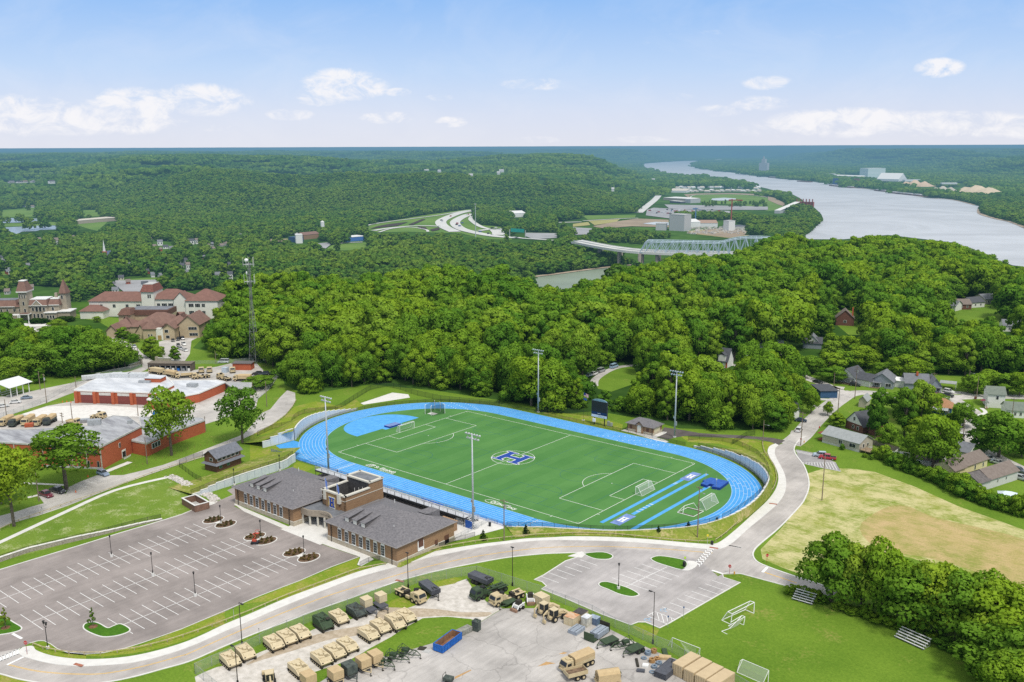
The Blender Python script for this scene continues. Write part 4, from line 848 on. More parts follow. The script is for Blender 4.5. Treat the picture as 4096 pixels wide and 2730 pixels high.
def Do(name,lb,Ab,hs,step=2.6,th=.35):
 L=float(np.sum(np.hypot(*np.diff(np.array(Ab),axis=0).T)));n=int(L/step)+1;q=Cn(Ab,n);hh=np.interp(np.linspace(0,1,n-1),np.linspace(0,1,len(hs)),hs)
 t=Ac(name,lb,'retaining wall',(q[0][0],q[0][1],0));ox,oy=q[0];cap=MB();pil=MB()
 for i in range(n-1):
  a,b=q[i],q[i+1];dx,dy=b[0]-a[0],b[1]-a[1];l=mh.hypot(dx,dy);rz=mh.atan2(dy,dx);h=round(float(hh[i])*2)/2 if name=='stepped' else float(hh[i])
  c=((a[0]+b[0])/2-ox,(a[1]+b[1])/2-oy)
  MB().bx((0,0,h/2),(l-.10,th,h)).bd('panel',wallm,t,(c[0],c[1],0),rz=rz)
  cap.bx((c[0],c[1],h+.06),(l+.04,th+.14,.12),rz);pil.bx((a[0]-ox,a[1]-oy,h/2-.03),(.16,th+.1,h-.06),rz)
 cap.bd('coping',capm,t);pil.bd('joint_posts',Aa('wall_joint',(.48,.54,.62),.8,amt=.1),t);return t
RWL=R0+RW+1.5
aw=lambda a0_,a1_,n_=30,cx=HS:Bu(cx,0,RWL,mh.radians(a0_),mh.radians(a1_),n_)
Fb=[rim(d)for d in np.linspace(18,-92,50)];near_z=[float(np.interp(d,RA,RZ))for d in np.linspace(18,-92,50)]
stp=[.6,1.2,1.2,1.9,1.9,2.6,2.6,2.6,3.4,3.4,3.4,4,4,4.2,4.2,4.2,4.2,4.2,4.2,4.2]
Do('retaining_wall','stepped pale blue grey retaining wall of panels round the right bend of the track',[rim(d)for d in np.linspace(86,18,30)],stp)
Do('retaining_wall','low side of the right bend wall, seen only as a pale rim above the track',Fb,near_z)
Do('retaining_wall','pale retaining wall of upright panels round the left bend of the track',aw(223.6,172,30,-HS),[4.2,4.3,4.3,4,3.6,3,2.2,1.4,.6])
Do('retaining_wall','short straight retaining wall at the end of the blue sprint lanes',[(-72.8,-33.6),(-73.3,-41),(-73.9,-46)],[4.2,3.6,2.2])
hw=PS([(0,470),(640,300)],D_)
Do('retaining_wall','long low white retaining wall below the brown press hut',[(-50.4,-88),(-50.4,-54),(-53.2,-49.4),(-53.4,-48)],[1,2.2,2.5,2.6,2.6,2.6])
B=MB()
degs=np.linspace(88,-92,71);k0=[i for i,p in enumerate(SA)if p[0]>36 and p[1]>-80][0];da=np.array(Cn(SA[k0:],900));sa=[]
inn=offset([rim(d)for d in degs],.2)
kk=len(da)-1
for p_ in inn:w_=da[max(0,kk-60):kk+1];kk=max(0,kk-60)+int(np.argmin(np.hypot(w_[:,0]-p_[0],w_[:,1]-p_[1])));sa.append(tuple(da[kk]))
hrim=np.where(degs>18,np.interp(degs,[18,35,60,78,88],[3.7,4.1,3.2,1.2,.2]),np.interp(degs,RA,RZ))
vs=[];Bi=[]
for i in range(71):
 a,b=np.array(inn[i]),np.array(sa[i]);d=b-a;L=np.linalg.norm(d);e=b-d/L*min(1.6,L*.4)
 for f,z in((0,1.02),(.15,.96),(.6,.45),(1,.06)):p_=a+(e-a)*f;vs.append((p_[0],p_[1],max(.02,hrim[i]*z)))
fs=[(i*4+j,i*4+j+1,i*4+j+5,i*4+j+4)for i in range(70)for j in range(3)]
B.add(vs,[f[::-1]for f in fs]);B.add([(-50.7,-88,1),(-50.7,-70,2.2),(-50.7,-54,2.5),(-53.5,-49,2.5),(-58,-42,2.4),(-64,-88,.03),(-64,-70,.03),(-66,-56,.03),(-66,-50,.03),(-70,-44,.03)],[(0,1,6,5),(1,2,7,6),(2,3,8,7),(3,4,9,8)])
bo=Af('embankment',B,Cb('bank_grass',(.15,.23,.025),(.27,.30,.055),(.46,.39,.18),s1=.1,thr=(.5,.62)))
B=MB();vs=[]
al=aw(228,172,24,-HS)
for i,p in enumerate(al):
 a=mh.atan2(p[1],p[0]+HS);h=float(np.interp(i/24,[0,.5,1],[4.2,3.6,.4]))
 for rr,zz in((RWL+.25,1),(RWL+3,.9),(RWL+11,.02)):vs.append((-HS+rr*mh.cos(a),rr*mh.sin(a),max(.02,h*zz)))
B.add(vs,[(i*3+j,i*3+j+1,i*3+j+4,i*3+j+3)for i in range(24)for j in range(2)]);B.add([(-73.1,-33.4,4.2),(-74.2,-46,2.2),(-84,-48,.03),(-86,-30,.03),(-76,-29,3.6)],[(0,1,2,3,4)])
Af('embankment',B,lawn_y)
Ao('track_fence','low black fence along the far straight of the blue track',[(-38,RWL-.4),(38,RWL-.4)],1.25,3.2,An,Bf)
Ao('track_fence','black fence on top of the right bend wall and its bank',[rim(d)for d in np.linspace(84,-12,30)],1.3,3.2,An,Bf,zs=[.6,1.2,1.9,2.6,3.4,4.1,4.3,4.3,4.1,3.8,3.1,2.2])
Ao('track_fence','black fence along the low rim above the near corner of the track',Fb[14:],1.3,3.2,An,Bf,zs=near_z[14:])
Ao('track_fence','low black fence inside the right bend wall',[(HS+min(RWL-.9,np.interp(d,RA,RR_)-.5)*mh.cos(mh.radians(d)),min(RWL-.9,np.interp(d,RA,RR_)-.5)*mh.sin(mh.radians(d)))for d in np.linspace(84,14,24)],1.2,3.2,An,Bf)
Ao('track_fence','low fence round the far left bend of the blue track',Bu(-HS,0,R0+RW+.7,mh.radians(90),mh.radians(172),20),1.2,3.2,An,Bf)
Ao('track_fence','low pale railing inside the left bend wall',Bu(-HS,0,R0+RW+.6,mh.radians(172),mh.radians(222),20),1.2,3.0,Aq,Bf)
Ef=Aa('fence_blue',(.02,.10,.42),.5,amt=.1);Fm=Ed('chain_blue',(.02,.12,.5),.4)
Ao('track_fence','low blue fence between the near straight and the bleachers',[(-68,-46.8),(-52,-46.9),(-38,-46.9),(38,-46.9)],1.15,3.0,Ef,Fm)
Ao('boundary_fence','tall black chain fence at the edge of the wood behind the far straight',PS([(700,352),(830,340),(900,290),(1000,225),(1140,140),(1280,112),(1400,135),(1550,190),(1800,245),(1900,255),(2100,275),(2352,295)],LV),2.2,4.2,An,Bf)
Ao('boundary_fence','black chain fence on the grass above the left bend',PS([(70,575),(240,500),(390,485),(400,430),(480,370),(600,355),(740,345),(830,345)],LV),1.8,4,An,Bf)
Ao('boundary_fence','black chain fence between the far straight and the scoreboard lawn',PS([(690,232),(900,243),(1130,262),(1360,300)],M_),2,4,An,Bf)
Ao('boundary_fence','black chain fence on the grass behind the right bend wall',PS([(1185,425),(1330,412),(1500,430),(1640,455),(1760,500),(1900,570),(2000,680),(2035,790)],K_),1.7,4,An,Bf)
Ao('boundary_fence','short black fence crossing the grass to the service drive',PS([(1640,470),(1720,425),(1800,375),(1880,370)],K_),1.7,4,An,Bf)
Ao('wall_fence','thin black fence above the white wall below the brown hut',[(-51.2,-88),(-51.2,-54),(-54,-48.5)],1.1,3,An,Bf,zs=[1.1,2.2,2.5,2.6])
def Dp(lb,Ab,h=.62,step=3.2):return Ao('guard_rail',lb,Ab,h,step,woodp,None,True,.11,gr=None,cat='guard rail',railr=.10)
Dp('pale wooden guard rail between the lower road pavement and the car park verge',[P(q)for q in[E1(345,1183),E1(480,1235),E1(700,1272),E1(900,1282),E1(1100,1278),E1(1400,1235),E1(1700,1165),E1(2000,1070),E1(2352,940),G1(760,690),G1(1200,500),G1(1700,315),G1(2100,165),D_(1510,1205)]])
Dp('wooden guard rail along the top of the near embankment beside the curved road',[P(q)for q in[Q_(120,300),Q_(300,245),Q_(400,215),Q_(600,182),Q_(800,158),Q_(950,143),K_(0,1408),K_(400,1418),K_(700,1445),K_(1000,1478),K_(1300,1496),K_(1420,1498)]])
Dp('wooden guard rail following the bend of the right road past the track',[P(q)for q in[K_(1470,1480),K_(1560,1420),K_(1800,1205),K_(1980,1040),K_(2080,930),K_(2110,830),K_(2090,720),K_(2030,620),K_(1980,560),K_(1960,480),K_(1958,430)]])
Dp('wooden guard rail along the lower edge of the armoury road',PS([(0,975),(200,880),(700,705),(1000,605),(1300,495),(1600,380),(1880,290),(2120,215)],C1))
Dp('wooden guard rail beside the curved end of the armoury road',PS([(30,575),(200,490),(330,395),(400,310),(435,245)],LV))
def Cf(base,Bc,lb,kind='post_top',gr=None,arm=1):
 u,v=P(base);h=hgt(base,Bc);t=Ac('street_lamp',lb,'street lamp',(u,v,0),0,gr)
 if kind=='lot':
  MB().cy((0,0,0),(0,0,.75),.36,.36,12).bd('concrete_base',Cd,t);b=MB();b.cy((0,0,.7),(0,0,1.6),.16,.09,8);b.cy((0,0,1.6),(0,0,h-.6),.075,.06,8);b.bd('pole',An,t)
  b=MB();Fa(b,0,0,h-.68,1.1);b.bd('lantern',An,t)
 elif kind=='twin':
  MB().cy((0,0,0),(0,0,.5),.36,.36,12).bd('concrete_base',Cd,t);MB().cy((0,0,.4),(0,0,h-1.3),.10,.07,8).bx((0,0,h-1.35),(1.2,.08,.08)).bd('pole',An,t)
  for s in(-1,1):b=MB();b.cy((s*.55,0,h-1.35),(s*.55,0,h-.75),.04,.04,6);Fa(b,s*.55,0,h-.85,1.2);b.bd('lantern',An,t)
 else:
  MB().cy((0,0,0),(0,0,.9),.22,.22,8).bd('base',An,t);MB().cy((0,0,.8),(0,0,h),.10,.07,8).bd('pole',Aa('bronze_metal',(.045,.035,.03),.5,amt=.1),t)
  b=MB();b.bx((arm*.55,0,h-.08),(1.1,.08,.08));b.bx((arm*1.0,0,h-.1),(.75,.38,.14));b.bd('lamp',An,t)
 return t
GL='black lantern posts in the car park'
for b_,t_,lb in((E1(1168,258),E1(1142,28),'black lantern post on a white base in the upper row of bays'),(E1(1600,455),E1(1570,210),'black lantern post on a white base in the middle row of bays'),(E1(2043,670),E1(2014,412),'black lantern post on a white base in the lowest row of bays'),(C1(2312,908),C1(2295,708),'black lantern post beside the uppermost pair of planted islands'),(D_(340,962),D_(323,778),'black lantern post beside the planted island with the red lift'),(D_(746,1120),D_(732,925),'black lantern post between the lowest pair of planted islands')):Cf(b_,t_,lb,'lot',GL)
Cf(G3(1016,400),G3(1012,72),'black lantern post on the grass island of the small car park','lot');Cf(E1(500,1215),E1(465,925),'twin black lantern post on the verge at the car park entrance','twin')
Cf(D_(90,457),D_(72,295),'black lantern post in front of the white wall, left of the brick field house','lot');Cf(D_(518,318),D_(503,165),'black lantern post behind the left wing of the field house','lot')
Cf(G1(655,1105),G1(605,565),'tall dark street lamp on the verge between lower road and armoured carriers','arm');Cf(G1(600,1600),G1(553,1125),'tall dark street lamp in front of the two leftmost armoured carriers','arm',arm=-1)
Cf(G2(418,385),G2(395,-60),'tall dark street lamp beside the lower road near the sand coloured tractor truck','arm',arm=-.01);Cf(G2(1725,360),G2(1708,-130),'tall dark street lamp at the corner of the chain link compound','arm',arm=-.01)
Cf(G3(1447,1085),G3(1452,435),'tall dark street lamp rising above the stored trailers and the small car park','arm',arm=-1)
def Fn(base,Bc,lb,arms=1,tr=False,light=False,ang=None):
 u,v=P(base);h=hgt(base,Bc);t=Ac('utility_pole',lb,'utility pole',(u,v,0),rd.uniform(-.4,.4)if ang is None else ang)
 MB().cy((0,0,0),(0,0,h),.17,.11,8).bd('pole',woodg,t)
 if arms:
  b=MB()
  for k in range(arms):b.bx((0,0,h-.5-k*.9),(2.4,.12,.14))
  for k in range(arms):
   for x in(-1,-.4,.4,1):b.cy((x,0,h-.45-k*.9),(x,0,h-.2-k*.9),.06,.05,6)
  b.bd('crossarm',woodg,t)
 if tr:MB().cy((.4,0,h-2.6),(.4,0,h-1.5),.28,.28,10).bd('transformer',Aq,t)
 if light:b=MB();b.bx((.9,0,h-1.4),(1.8,.06,.06));b.bx((1.8,0,h-1.45),(.6,.25,.14));b.bd('lamp',Aq,t)
 return t
WPS=[(J_(495,1500),J_(510,1082),'bare wooden pole standing in the straw field below the red pickup',0,0,0),(J_(300,995),J_(308,685),'wooden utility pole with crossarms at the bend of the right road',2,0,1),(J_(642,690),J_(638,462),'wooden utility pole on the kerb opposite the brick house',1,0,0),(J_(797,565),J_(806,265),'wooden utility pole with three crossarms in front of the dark roofed house',3,1,1),(J_(600,510),J_(598,325),'thin wooden pole near the parked dark cars',0,0,0),(J_(1835,510),J_(1852,295),'grey pole with a lamp at the wood edge behind the cul de sac',0,0,1),(J_(1915,570),J_(1930,360),'thick bare pole beside the brown bin by the street',0,0,0),(J_(1785,1000),J_(1822,745),'leaning pole beside the white pickup on the right street',0,0,1),(J_(2240,750),J_(2258,560),'utility pole in front of the white two storey house',1,0,0),(J_(1520,430),J_(1526,325),'utility pole above the white framed bungalow',2,0,0),(J_(108,170),J_(115,50),'wooden utility pole among trees near the uphill houses',1,0,1),(K_(1278,1450),K_(1295,905),'tall bare pole on the embankment in front of the stored goal',1,0,1),(K_(1962,455),K_(1960,215),'wooden pole with floodlight beside the service drive',0,0,1),(M_(392,1445),M_(385,1055),'utility pole with transformer at the near corner of the track',1,1,1),(C1(408,670),C1(385,360),'wooden utility pole beside the dark red pickup',0,0,1),(C1(1540,280),C1(1500,0),'wooden utility pole between the armoury offices and the road',0,0,0),(B1(575,1315),B1(572,1220),'utility pole with crossarms behind the armoury trucks',2,0,0),(B1(668,1310),B1(645,1135),'wooden pole on the pale armoury apron',0,0,0),(B1(1270,1250),B1(1252,1145),'short pole at the right of the pale armoury apron',0,0,0),(B1(430,1135),B1(402,865),'utility pole with white transformers near the open pavilion',1,1,0),(B1(372,1015),B1(345,840),'bare pole next to the open pavilion',0,0,0),(B1(700,990),B1(684,890),'short pole beside the upper left street',0,0,0),(B1(1090,820),B1(1080,715),'short weathered pole at the edge of the left wood',0,0,0),(B1(1275,750),B1(1258,600),'dark lamp post on the academy drive',0,0,1),(B1(60,1250),B1(50,1100),'short pole by the white parked cars',0,0,0),(B1(2330,1120),B1(2310,930),'thin pole beside the low grey store',0,0,0),(B1(1985,770),B1(1970,655),'grey pole with twin lamps near the white van',0,0,1),(LV(160,300),LV(152,60),'thin dark pole on the grass by the fenced yard',0,0,0),(N_(2145,455),N_(2150,315),'utility pole with lamp beside the upper street houses',1,0,1),(B1(1890,1390),B1(1885,1255),'thin pole near the two big trees by the armoury offices',0,0,0)]
for b_,t_,lb,a_,tr_,li_ in WPS:Fn(b_,t_,lb,a_,tr_,li_)
def By(base,Bc,lb,txt,face,r=.38,shape='round',ang=None,name='road_sign'):
 u,v=P(base);h=hgt(base,Bc);t=Ac(name,lb,'sign',(u,v,0),AXR+PI+PI*0 if ang is None else ang)
 MB().cy((0,0,0),(0,0,h),.045,.045,6).bd('post',Aa('sign_post_red',(.35,.05,.04),.6)if shape!='plain' else Aq,t)
 b=MB()
 if shape in('round','octagon'):n=8 if shape=='octagon' else 18;b.pz([(r*mh.cos(2*PI*(i+.5)/n),r*mh.sin(2*PI*(i+.5)/n))for i in range(n)],-.02,.02)
 else:b.bx((0,0,0),(r*1.6,r*2,.04))
 o=b.bd('plate',face,t,(0,-.07,h-r));o.rotation_euler=(PI/2,0,0)
 if txt:Ck('lettering',txt,.28 if len(txt)<6 else .17,(0,-.105,h-r),(PI/2,0,0),Bo,t)
 elif shape=='round':MB().bx((0,-.11,h-r),(r*1.3,.02,.14)).bd('bar',Bo,t)
 return t
De=Aa('sign_red',(.55,.02,.02),.5,amt=.05)
FS=a0-.2
By(E1(285,1280),E1(268,1132),'red and white DO NOT ENTER sign on the pavement nose at the car park entrance','DO NOT\nENTER',De,.42,'round',FS)
By(H_(178,640),H_(178,545),'red STOP sign on the grass tip beside the small car park exit','STOP',De,.42,'octagon',FS-.3);By(H_(567,535),H_(572,432),'red STOP sign at the edge of the straw field by the junction','STOP',De,.42,'octagon',FS+.3)
By(J_(300,975),J_(302,925),'small red STOP sign near the road bend by the grey bungalow','STOP',De,.36,'octagon',FS)
By(C1(445,815),C1(435,725),'small grey street sign beside the armoury road guard rail','',Aq,.2,'plain',FS);By(G3(1830,765),G3(1828,615),'small parking sign at the right edge of the small car park','',Aa('sign_blue',(.05,.12,.3),.5),.2,'plain',FS);By(G3(1635,880),G3(1632,730),'small parking sign beside the hatched bay','',Aa('sign_blue',(.05,.12,.3),.5),.2,'plain',FS)
By(G1(553,785),G1(540,635),'thin dark marker post on the verge of the lower road','',An,.1,'plain',FS);By(G1(870,985),G1(862,890),'thin dark post on the kerb of the lower road','',An,.1,'plain',FS)
By(K_(1383,1515),K_(1386,1405),'yellow sign on the verge by the pedestrian crossing','',Aa('sign_yellow',(.8,.65,.05),.5),.3,'plain',FS);By(G3(1850,40),G3(1848,-10),'yellow green crossing sign on the paved island tip','',Aa('sign_lime',(.55,.8,.05),.5),.3,'plain',FS)
def bin_(p,lb,r=.38,h=1.05,m=An):u,v=P(p);t=Ac('litter_bin',lb,'bin',(u,v,0));MB().cy((0,0,0),(0,0,h),r*.85,r,12).bd('barrel',m,t);MB().cy((0,0,h),(0,0,h+.12),r*1.08,r*.6,12).bd('lid',m,t)
bin_(K_(1432,1518),'black litter bin on the verge at the road corner below the track');bin_(G3(1840,120),'black litter bin on the grass island beside the pedestrian crossing',.42,1.3);bin_(M_(257,1308),'black litter bin by the fence on the white concourse');bin_(J_(1903,570),'brown bin beside the thick bare pole',.4,1,Aa('brown_plastic',(.2,.08,.05),.6))
def Dq(p,lb):u,v=P(p);t=Ac('traffic_cone',lb,'traffic cone',(u,v,0));MB().cy((0,0,.04),(0,0,.75),.2,.03,10).bd('cone_body',Aa('cone_orange',(.85,.16,.03),.6),t);MB().bx((0,0,.02),(.5,.5,.04)).bd('foot',Aa('cone_orange',(.85,.16,.03),.6),t)
Dq(C1(920,415),'orange traffic cone on the grass left of the grey blue car');Dq(C1(792,575),'orange marker at the tree foot beside the black pickup');Dq(B1(575,1125),'leftmost orange cone on the armoury apron');Dq(B1(615,1125),'middle orange cone on the armoury apron');Dq(B1(653,1128),'rightmost orange cone on the armoury apron')
def En(p,lb,m):u,v=P(p);t=Ac('fire_hydrant',lb,'hydrant',(u,v,0));MB().cy((0,0,0),(0,0,.6),.14,.14,8).bl((0,0,.65),.16).bd('barrel',m,t);MB().cy((-.25,0,.42),(.25,0,.42),.07,.07,8).bd('nozzle',m,t)
En(H_(228,650),'orange yellow fire hydrant on the grass tip by the STOP sign',Aa('hydrant_yellow',(.8,.4,.05),.6));En(J_(332,970),'yellow fire hydrant on the lawn near the road bend',Aa('hydrant_yellow',(.8,.4,.05),.6));En(J_(472,835),'red fire hydrant on the kerb in front of the grey bungalow',De)
D=MB()
for a in(E1(822,1392),G2(312,302),K_(2070,1092),K_(1450,1553)):u,v=P(a);D.bx((u,v,.15),(2.2,.7,.06),.3)
Af('pavement_ramps',D,Aa('ramp_red',(.42,.16,.10),.85,amt=.15))
wl=PS(((-300,1420),(0,1300),(300,1200),(700,1105),(1150,998),(1500,905),(1695,862)),C1)
t=Ac('stone_wall','low grey stone wall stepping down along the upper edge of the car park','wall',(wl[0][0],wl[0][1],0));q=Cn(wl,24);sm=Aa('rubble_stone',(.45,.40,.33),.9,c2=(.22,.19,.15),scale=3,bump=.5);
b=MB();c=MB()
for i in range(23):
 a,e=q[i],q[i+1];l=mh.hypot(e[0]-a[0],e[1]-a[1]);rz=mh.atan2(e[1]-a[1],e[0]-a[0]);hh=1.15-.9*max(0,(i-12)/11);m_=((a[0]+e[0])/2-wl[0][0],(a[1]+e[1])/2-wl[0][1])
 b.bx((m_[0],m_[1],hh/2),(l+.02,.6,hh),rz);c.bx((m_[0],m_[1],hh+.05),(l*.97,.75,.1),rz)
b.bd('stonework',sm,t);c.bd('coping',conc,t)
Ao('chain_fence','thin dark chain fence on the flowering bank above the stone wall',offset(wl,1.2),1.25,3.4,An,Bf)
Ao('stake_row','row of short rusty stakes along the lawn by the armoury offices',PS([(700,500),(990,385),(1180,400),(1320,350),(1560,265),(1900,150),(2230,50)],C1),.8,2.6,Aa('rust_stake',(.33,.18,.09),.9),None,False,.05)
Ao('chain_fence','chain link fence along the armoury yard beside the curved drive',PS([(278,5),(180,140),(60,250),(-40,310)],LV),2.2,4,Aq,Cz)
Ao('chain_fence','long chain link fence between the upper left street and the armoury',PS([(-60,1300),(140,1230),(250,1190),(440,1110),(640,1000),(820,920),(1000,870),(1300,815)],B1),2,5,Aq,Cz)
Ao('chain_fence','dark fence below the academy wood beside the white van',PS([(1760,775),(1900,772),(1990,775),(2150,760),(2330,745)],B1),1.6,4,Aq,Cz)
Ao('chain_fence','dark fence round the brown press hut',PS([(1875,290),(1975,245),(2060,215),(2120,200)],C1),1.7,3,An,Bf)
Ao('chain_fence','dark fence at the head of the concrete steps below the press hut',PS([(1875,310),(1990,400),(2065,450),(2105,465)],C1),1.7,3,An,Bf)
Ao('chain_fence','tall galvanised chain link fence between the lower road and the armoured carriers',PS(((65,1465),(235,1385),(560,1250),(850,1110),(1170,925),(1480,830),(1790,695),(2070,610),(2352,500)),G1)+PS(((250,440),(540,320),(820,290),(960,255),(1120,240),(1275,222)),G2),2.3,3.6,Aq,Cz)
Ao('chain_fence','galvanised chain link fence along the small car park side of the compound',PS(((1275,222),(1500,290),(1840,400),(2090,480)),G2)+PS(((165,530),(410,620),(700,730),(950,880),(1230,1000),(1390,1070),(1540,1145),(1690,1200),(1840,1300),(2000,1370),(2200,1460),(2450,1590),(2800,1800)),G3),2.4,3.6,Aq,Cz)
Ao('chain_fence','galvanised fence corner beside the gravel at the lower left of the compound',PS([(65,1465),(215,1590),(400,1740)],G1),2.3,3,Aq,Cz)
Ao('chain_fence','low fence beside the ramp at the right wing of the field house',PS([(1270,1215),(1370,1165),(1600,1150),(1860,1100),(2010,1040),(2150,990),(2352,930)],D_),1.2,3,An,Bf)
Ao('chain_fence','pale fence along the edge of the white concourse',PS([(-80,1440),(130,1330),(240,1270),(330,1290)],M_),1.2,3,Aq,Cz)
Ao('board_fence','weathered grey board fence behind the garden of the grey bungalow',PS([(945,985),(1050,1010),(1150,1045),(1200,1060)],J_),1.8,2.4,wood,Aa('fence_board',(.24,.21,.18),.9,amt=.2,scale=4))
Ao('board_fence','white vinyl fence running down to the small white shed',PS([(1205,1060),(1150,1100),(1075,1120)],J_),1.7,2.4,Au,Au)
Df=Aa('brick_brown',(.33,.205,.115),.85,c2=(.23,.135,.075),scale=.7,kind='brick',sk=(.6,.6,5));stone=Aa('stone_base',(.50,.44,.34),.9,c2=(.38,.33,.25),scale=1.5)
Eg=Aa('cast_stone',(.66,.63,.55),.8,amt=.06);Dr=Aa('shingle_grey',(.215,.205,.215),.9,c2=(.13,.125,.135),scale=1.6,sk=(1,1,3));Eh=Aa('membrane_grey',(.19,.20,.22),.55,amt=.18,scale=.3);Ay=Aa('trim_white',(.80,.80,.77),.6,amt=.04)
def hip(b,x0,x1,y0,y1,z,rz,ov=.5,mi=0,ridge='x',inset=None):
 x0-=ov;x1+=ov;y0-=ov;y1+=ov;w=(y1-y0)/2 if ridge=='x' else(x1-x0)/2;k=w if inset is None else inset
 r=[(x0+k,(y0+y1)/2,rz),(x1-k,(y0+y1)/2,rz)]if ridge=='x' else[((x0+x1)/2,y0+k,rz),((x0+x1)/2,y1-k,rz)]
 v=[(x0,y0,z),(x1,y0,z),(x1,y1,z),(x0,y1,z)]+r
 f=[(0,1,5,4),(1,2,5),(2,3,4,5),(3,0,4)]if ridge=='x' else[(0,1,4),(1,2,5,4),(2,3,5),(3,0,4,5)]
 return b.add(v,f+[(3,2,1,0)],mi)
def Bm(b,x0,x1,y0,y1,z,rz,ov=.4,ridge='x',th=.12,mi=0):
 if ridge=='x':ym=(y0+y1)/2;s=(rz-z)/((y1-y0)/2);v=[(x0-ov,y0-ov,z-ov*s),(x1+ov,y0-ov,z-ov*s),(x1+ov,ym,rz),(x0-ov,ym,rz),(x1+ov,y1+ov,z-ov*s),(x0-ov,y1+ov,z-ov*s)]
 else:xm=(x0+x1)/2;s=(rz-z)/((x1-x0)/2);v=[(x0-ov,y1+ov,z-ov*s),(x0-ov,y0-ov,z-ov*s),(xm,y0-ov,rz),(xm,y1+ov,rz),(x1+ov,y0-ov,z-ov*s),(x1+ov,y1+ov,z-ov*s)]
 n=6;w=[(p[0],p[1],p[2]+th)for p in v]
 return b.add(v+w,[(6,7,8,9),(9,8,10,11),(3,2,1,0),(5,4,2,3),(0,1,7,6),(1,2,8,7),(2,4,10,8),(4,5,11,10),(5,3,9,11),(3,0,6,9)],mi)
def Ds(b,x0,x1,y0,y1,z,rz,ridge='x',mi=0):
 b.b2(x0,x1,y0,y1,0,z,mi)
 if ridge=='x':ym=(y0+y1)/2;b.add([(x0,y0,z),(x0,y1,z),(x0,ym,rz),(x1,y0,z),(x1,y1,z),(x1,ym,rz)],[(1,0,2),(3,4,5)],mi)
 else:xm=(x0+x1)/2;b.add([(x0,y0,z),(x1,y0,z),(xm,y0,rz),(x0,y1,z),(x1,y1,z),(xm,y1,rz)],[(0,1,2),(4,3,5)],mi)
FH=Ac('field_house','brown brick stadium field house with two grey hipped wings and a flat topped tower','building',(0,0,0))
_wf=MB();w,h,a=.72,2.75,.12
Ab=[(-w,0),(w,0),(w,h)]+[(w*mh.cos(t),h+w*1.1*mh.sin(t))for t in np.linspace(0,PI,12)[1:-1]]+[(-w,h)]
_wf.add([(x,-.06,z)for x,z in Ab]+[(x,.05,z)for x,z in Ab],[tuple(range(len(Ab)))]+[(i,i+len(Ab),(i+1)%len(Ab)+len(Ab),(i+1)%len(Ab))for i in range(len(Ab))]);_wf.bx((0,-.1,-.08),(1.5,.16,.16));WF=_wf.mesh('window_frame',Ay)
_wp=MB()
for i in range(2):
 for k in range(4):_wp.b2(-.56+i*.6,-.04+i*.6,-.085,-.07,.12+k*.68,.72+k*.68)
WPm=_wp.mesh('pane',Br)
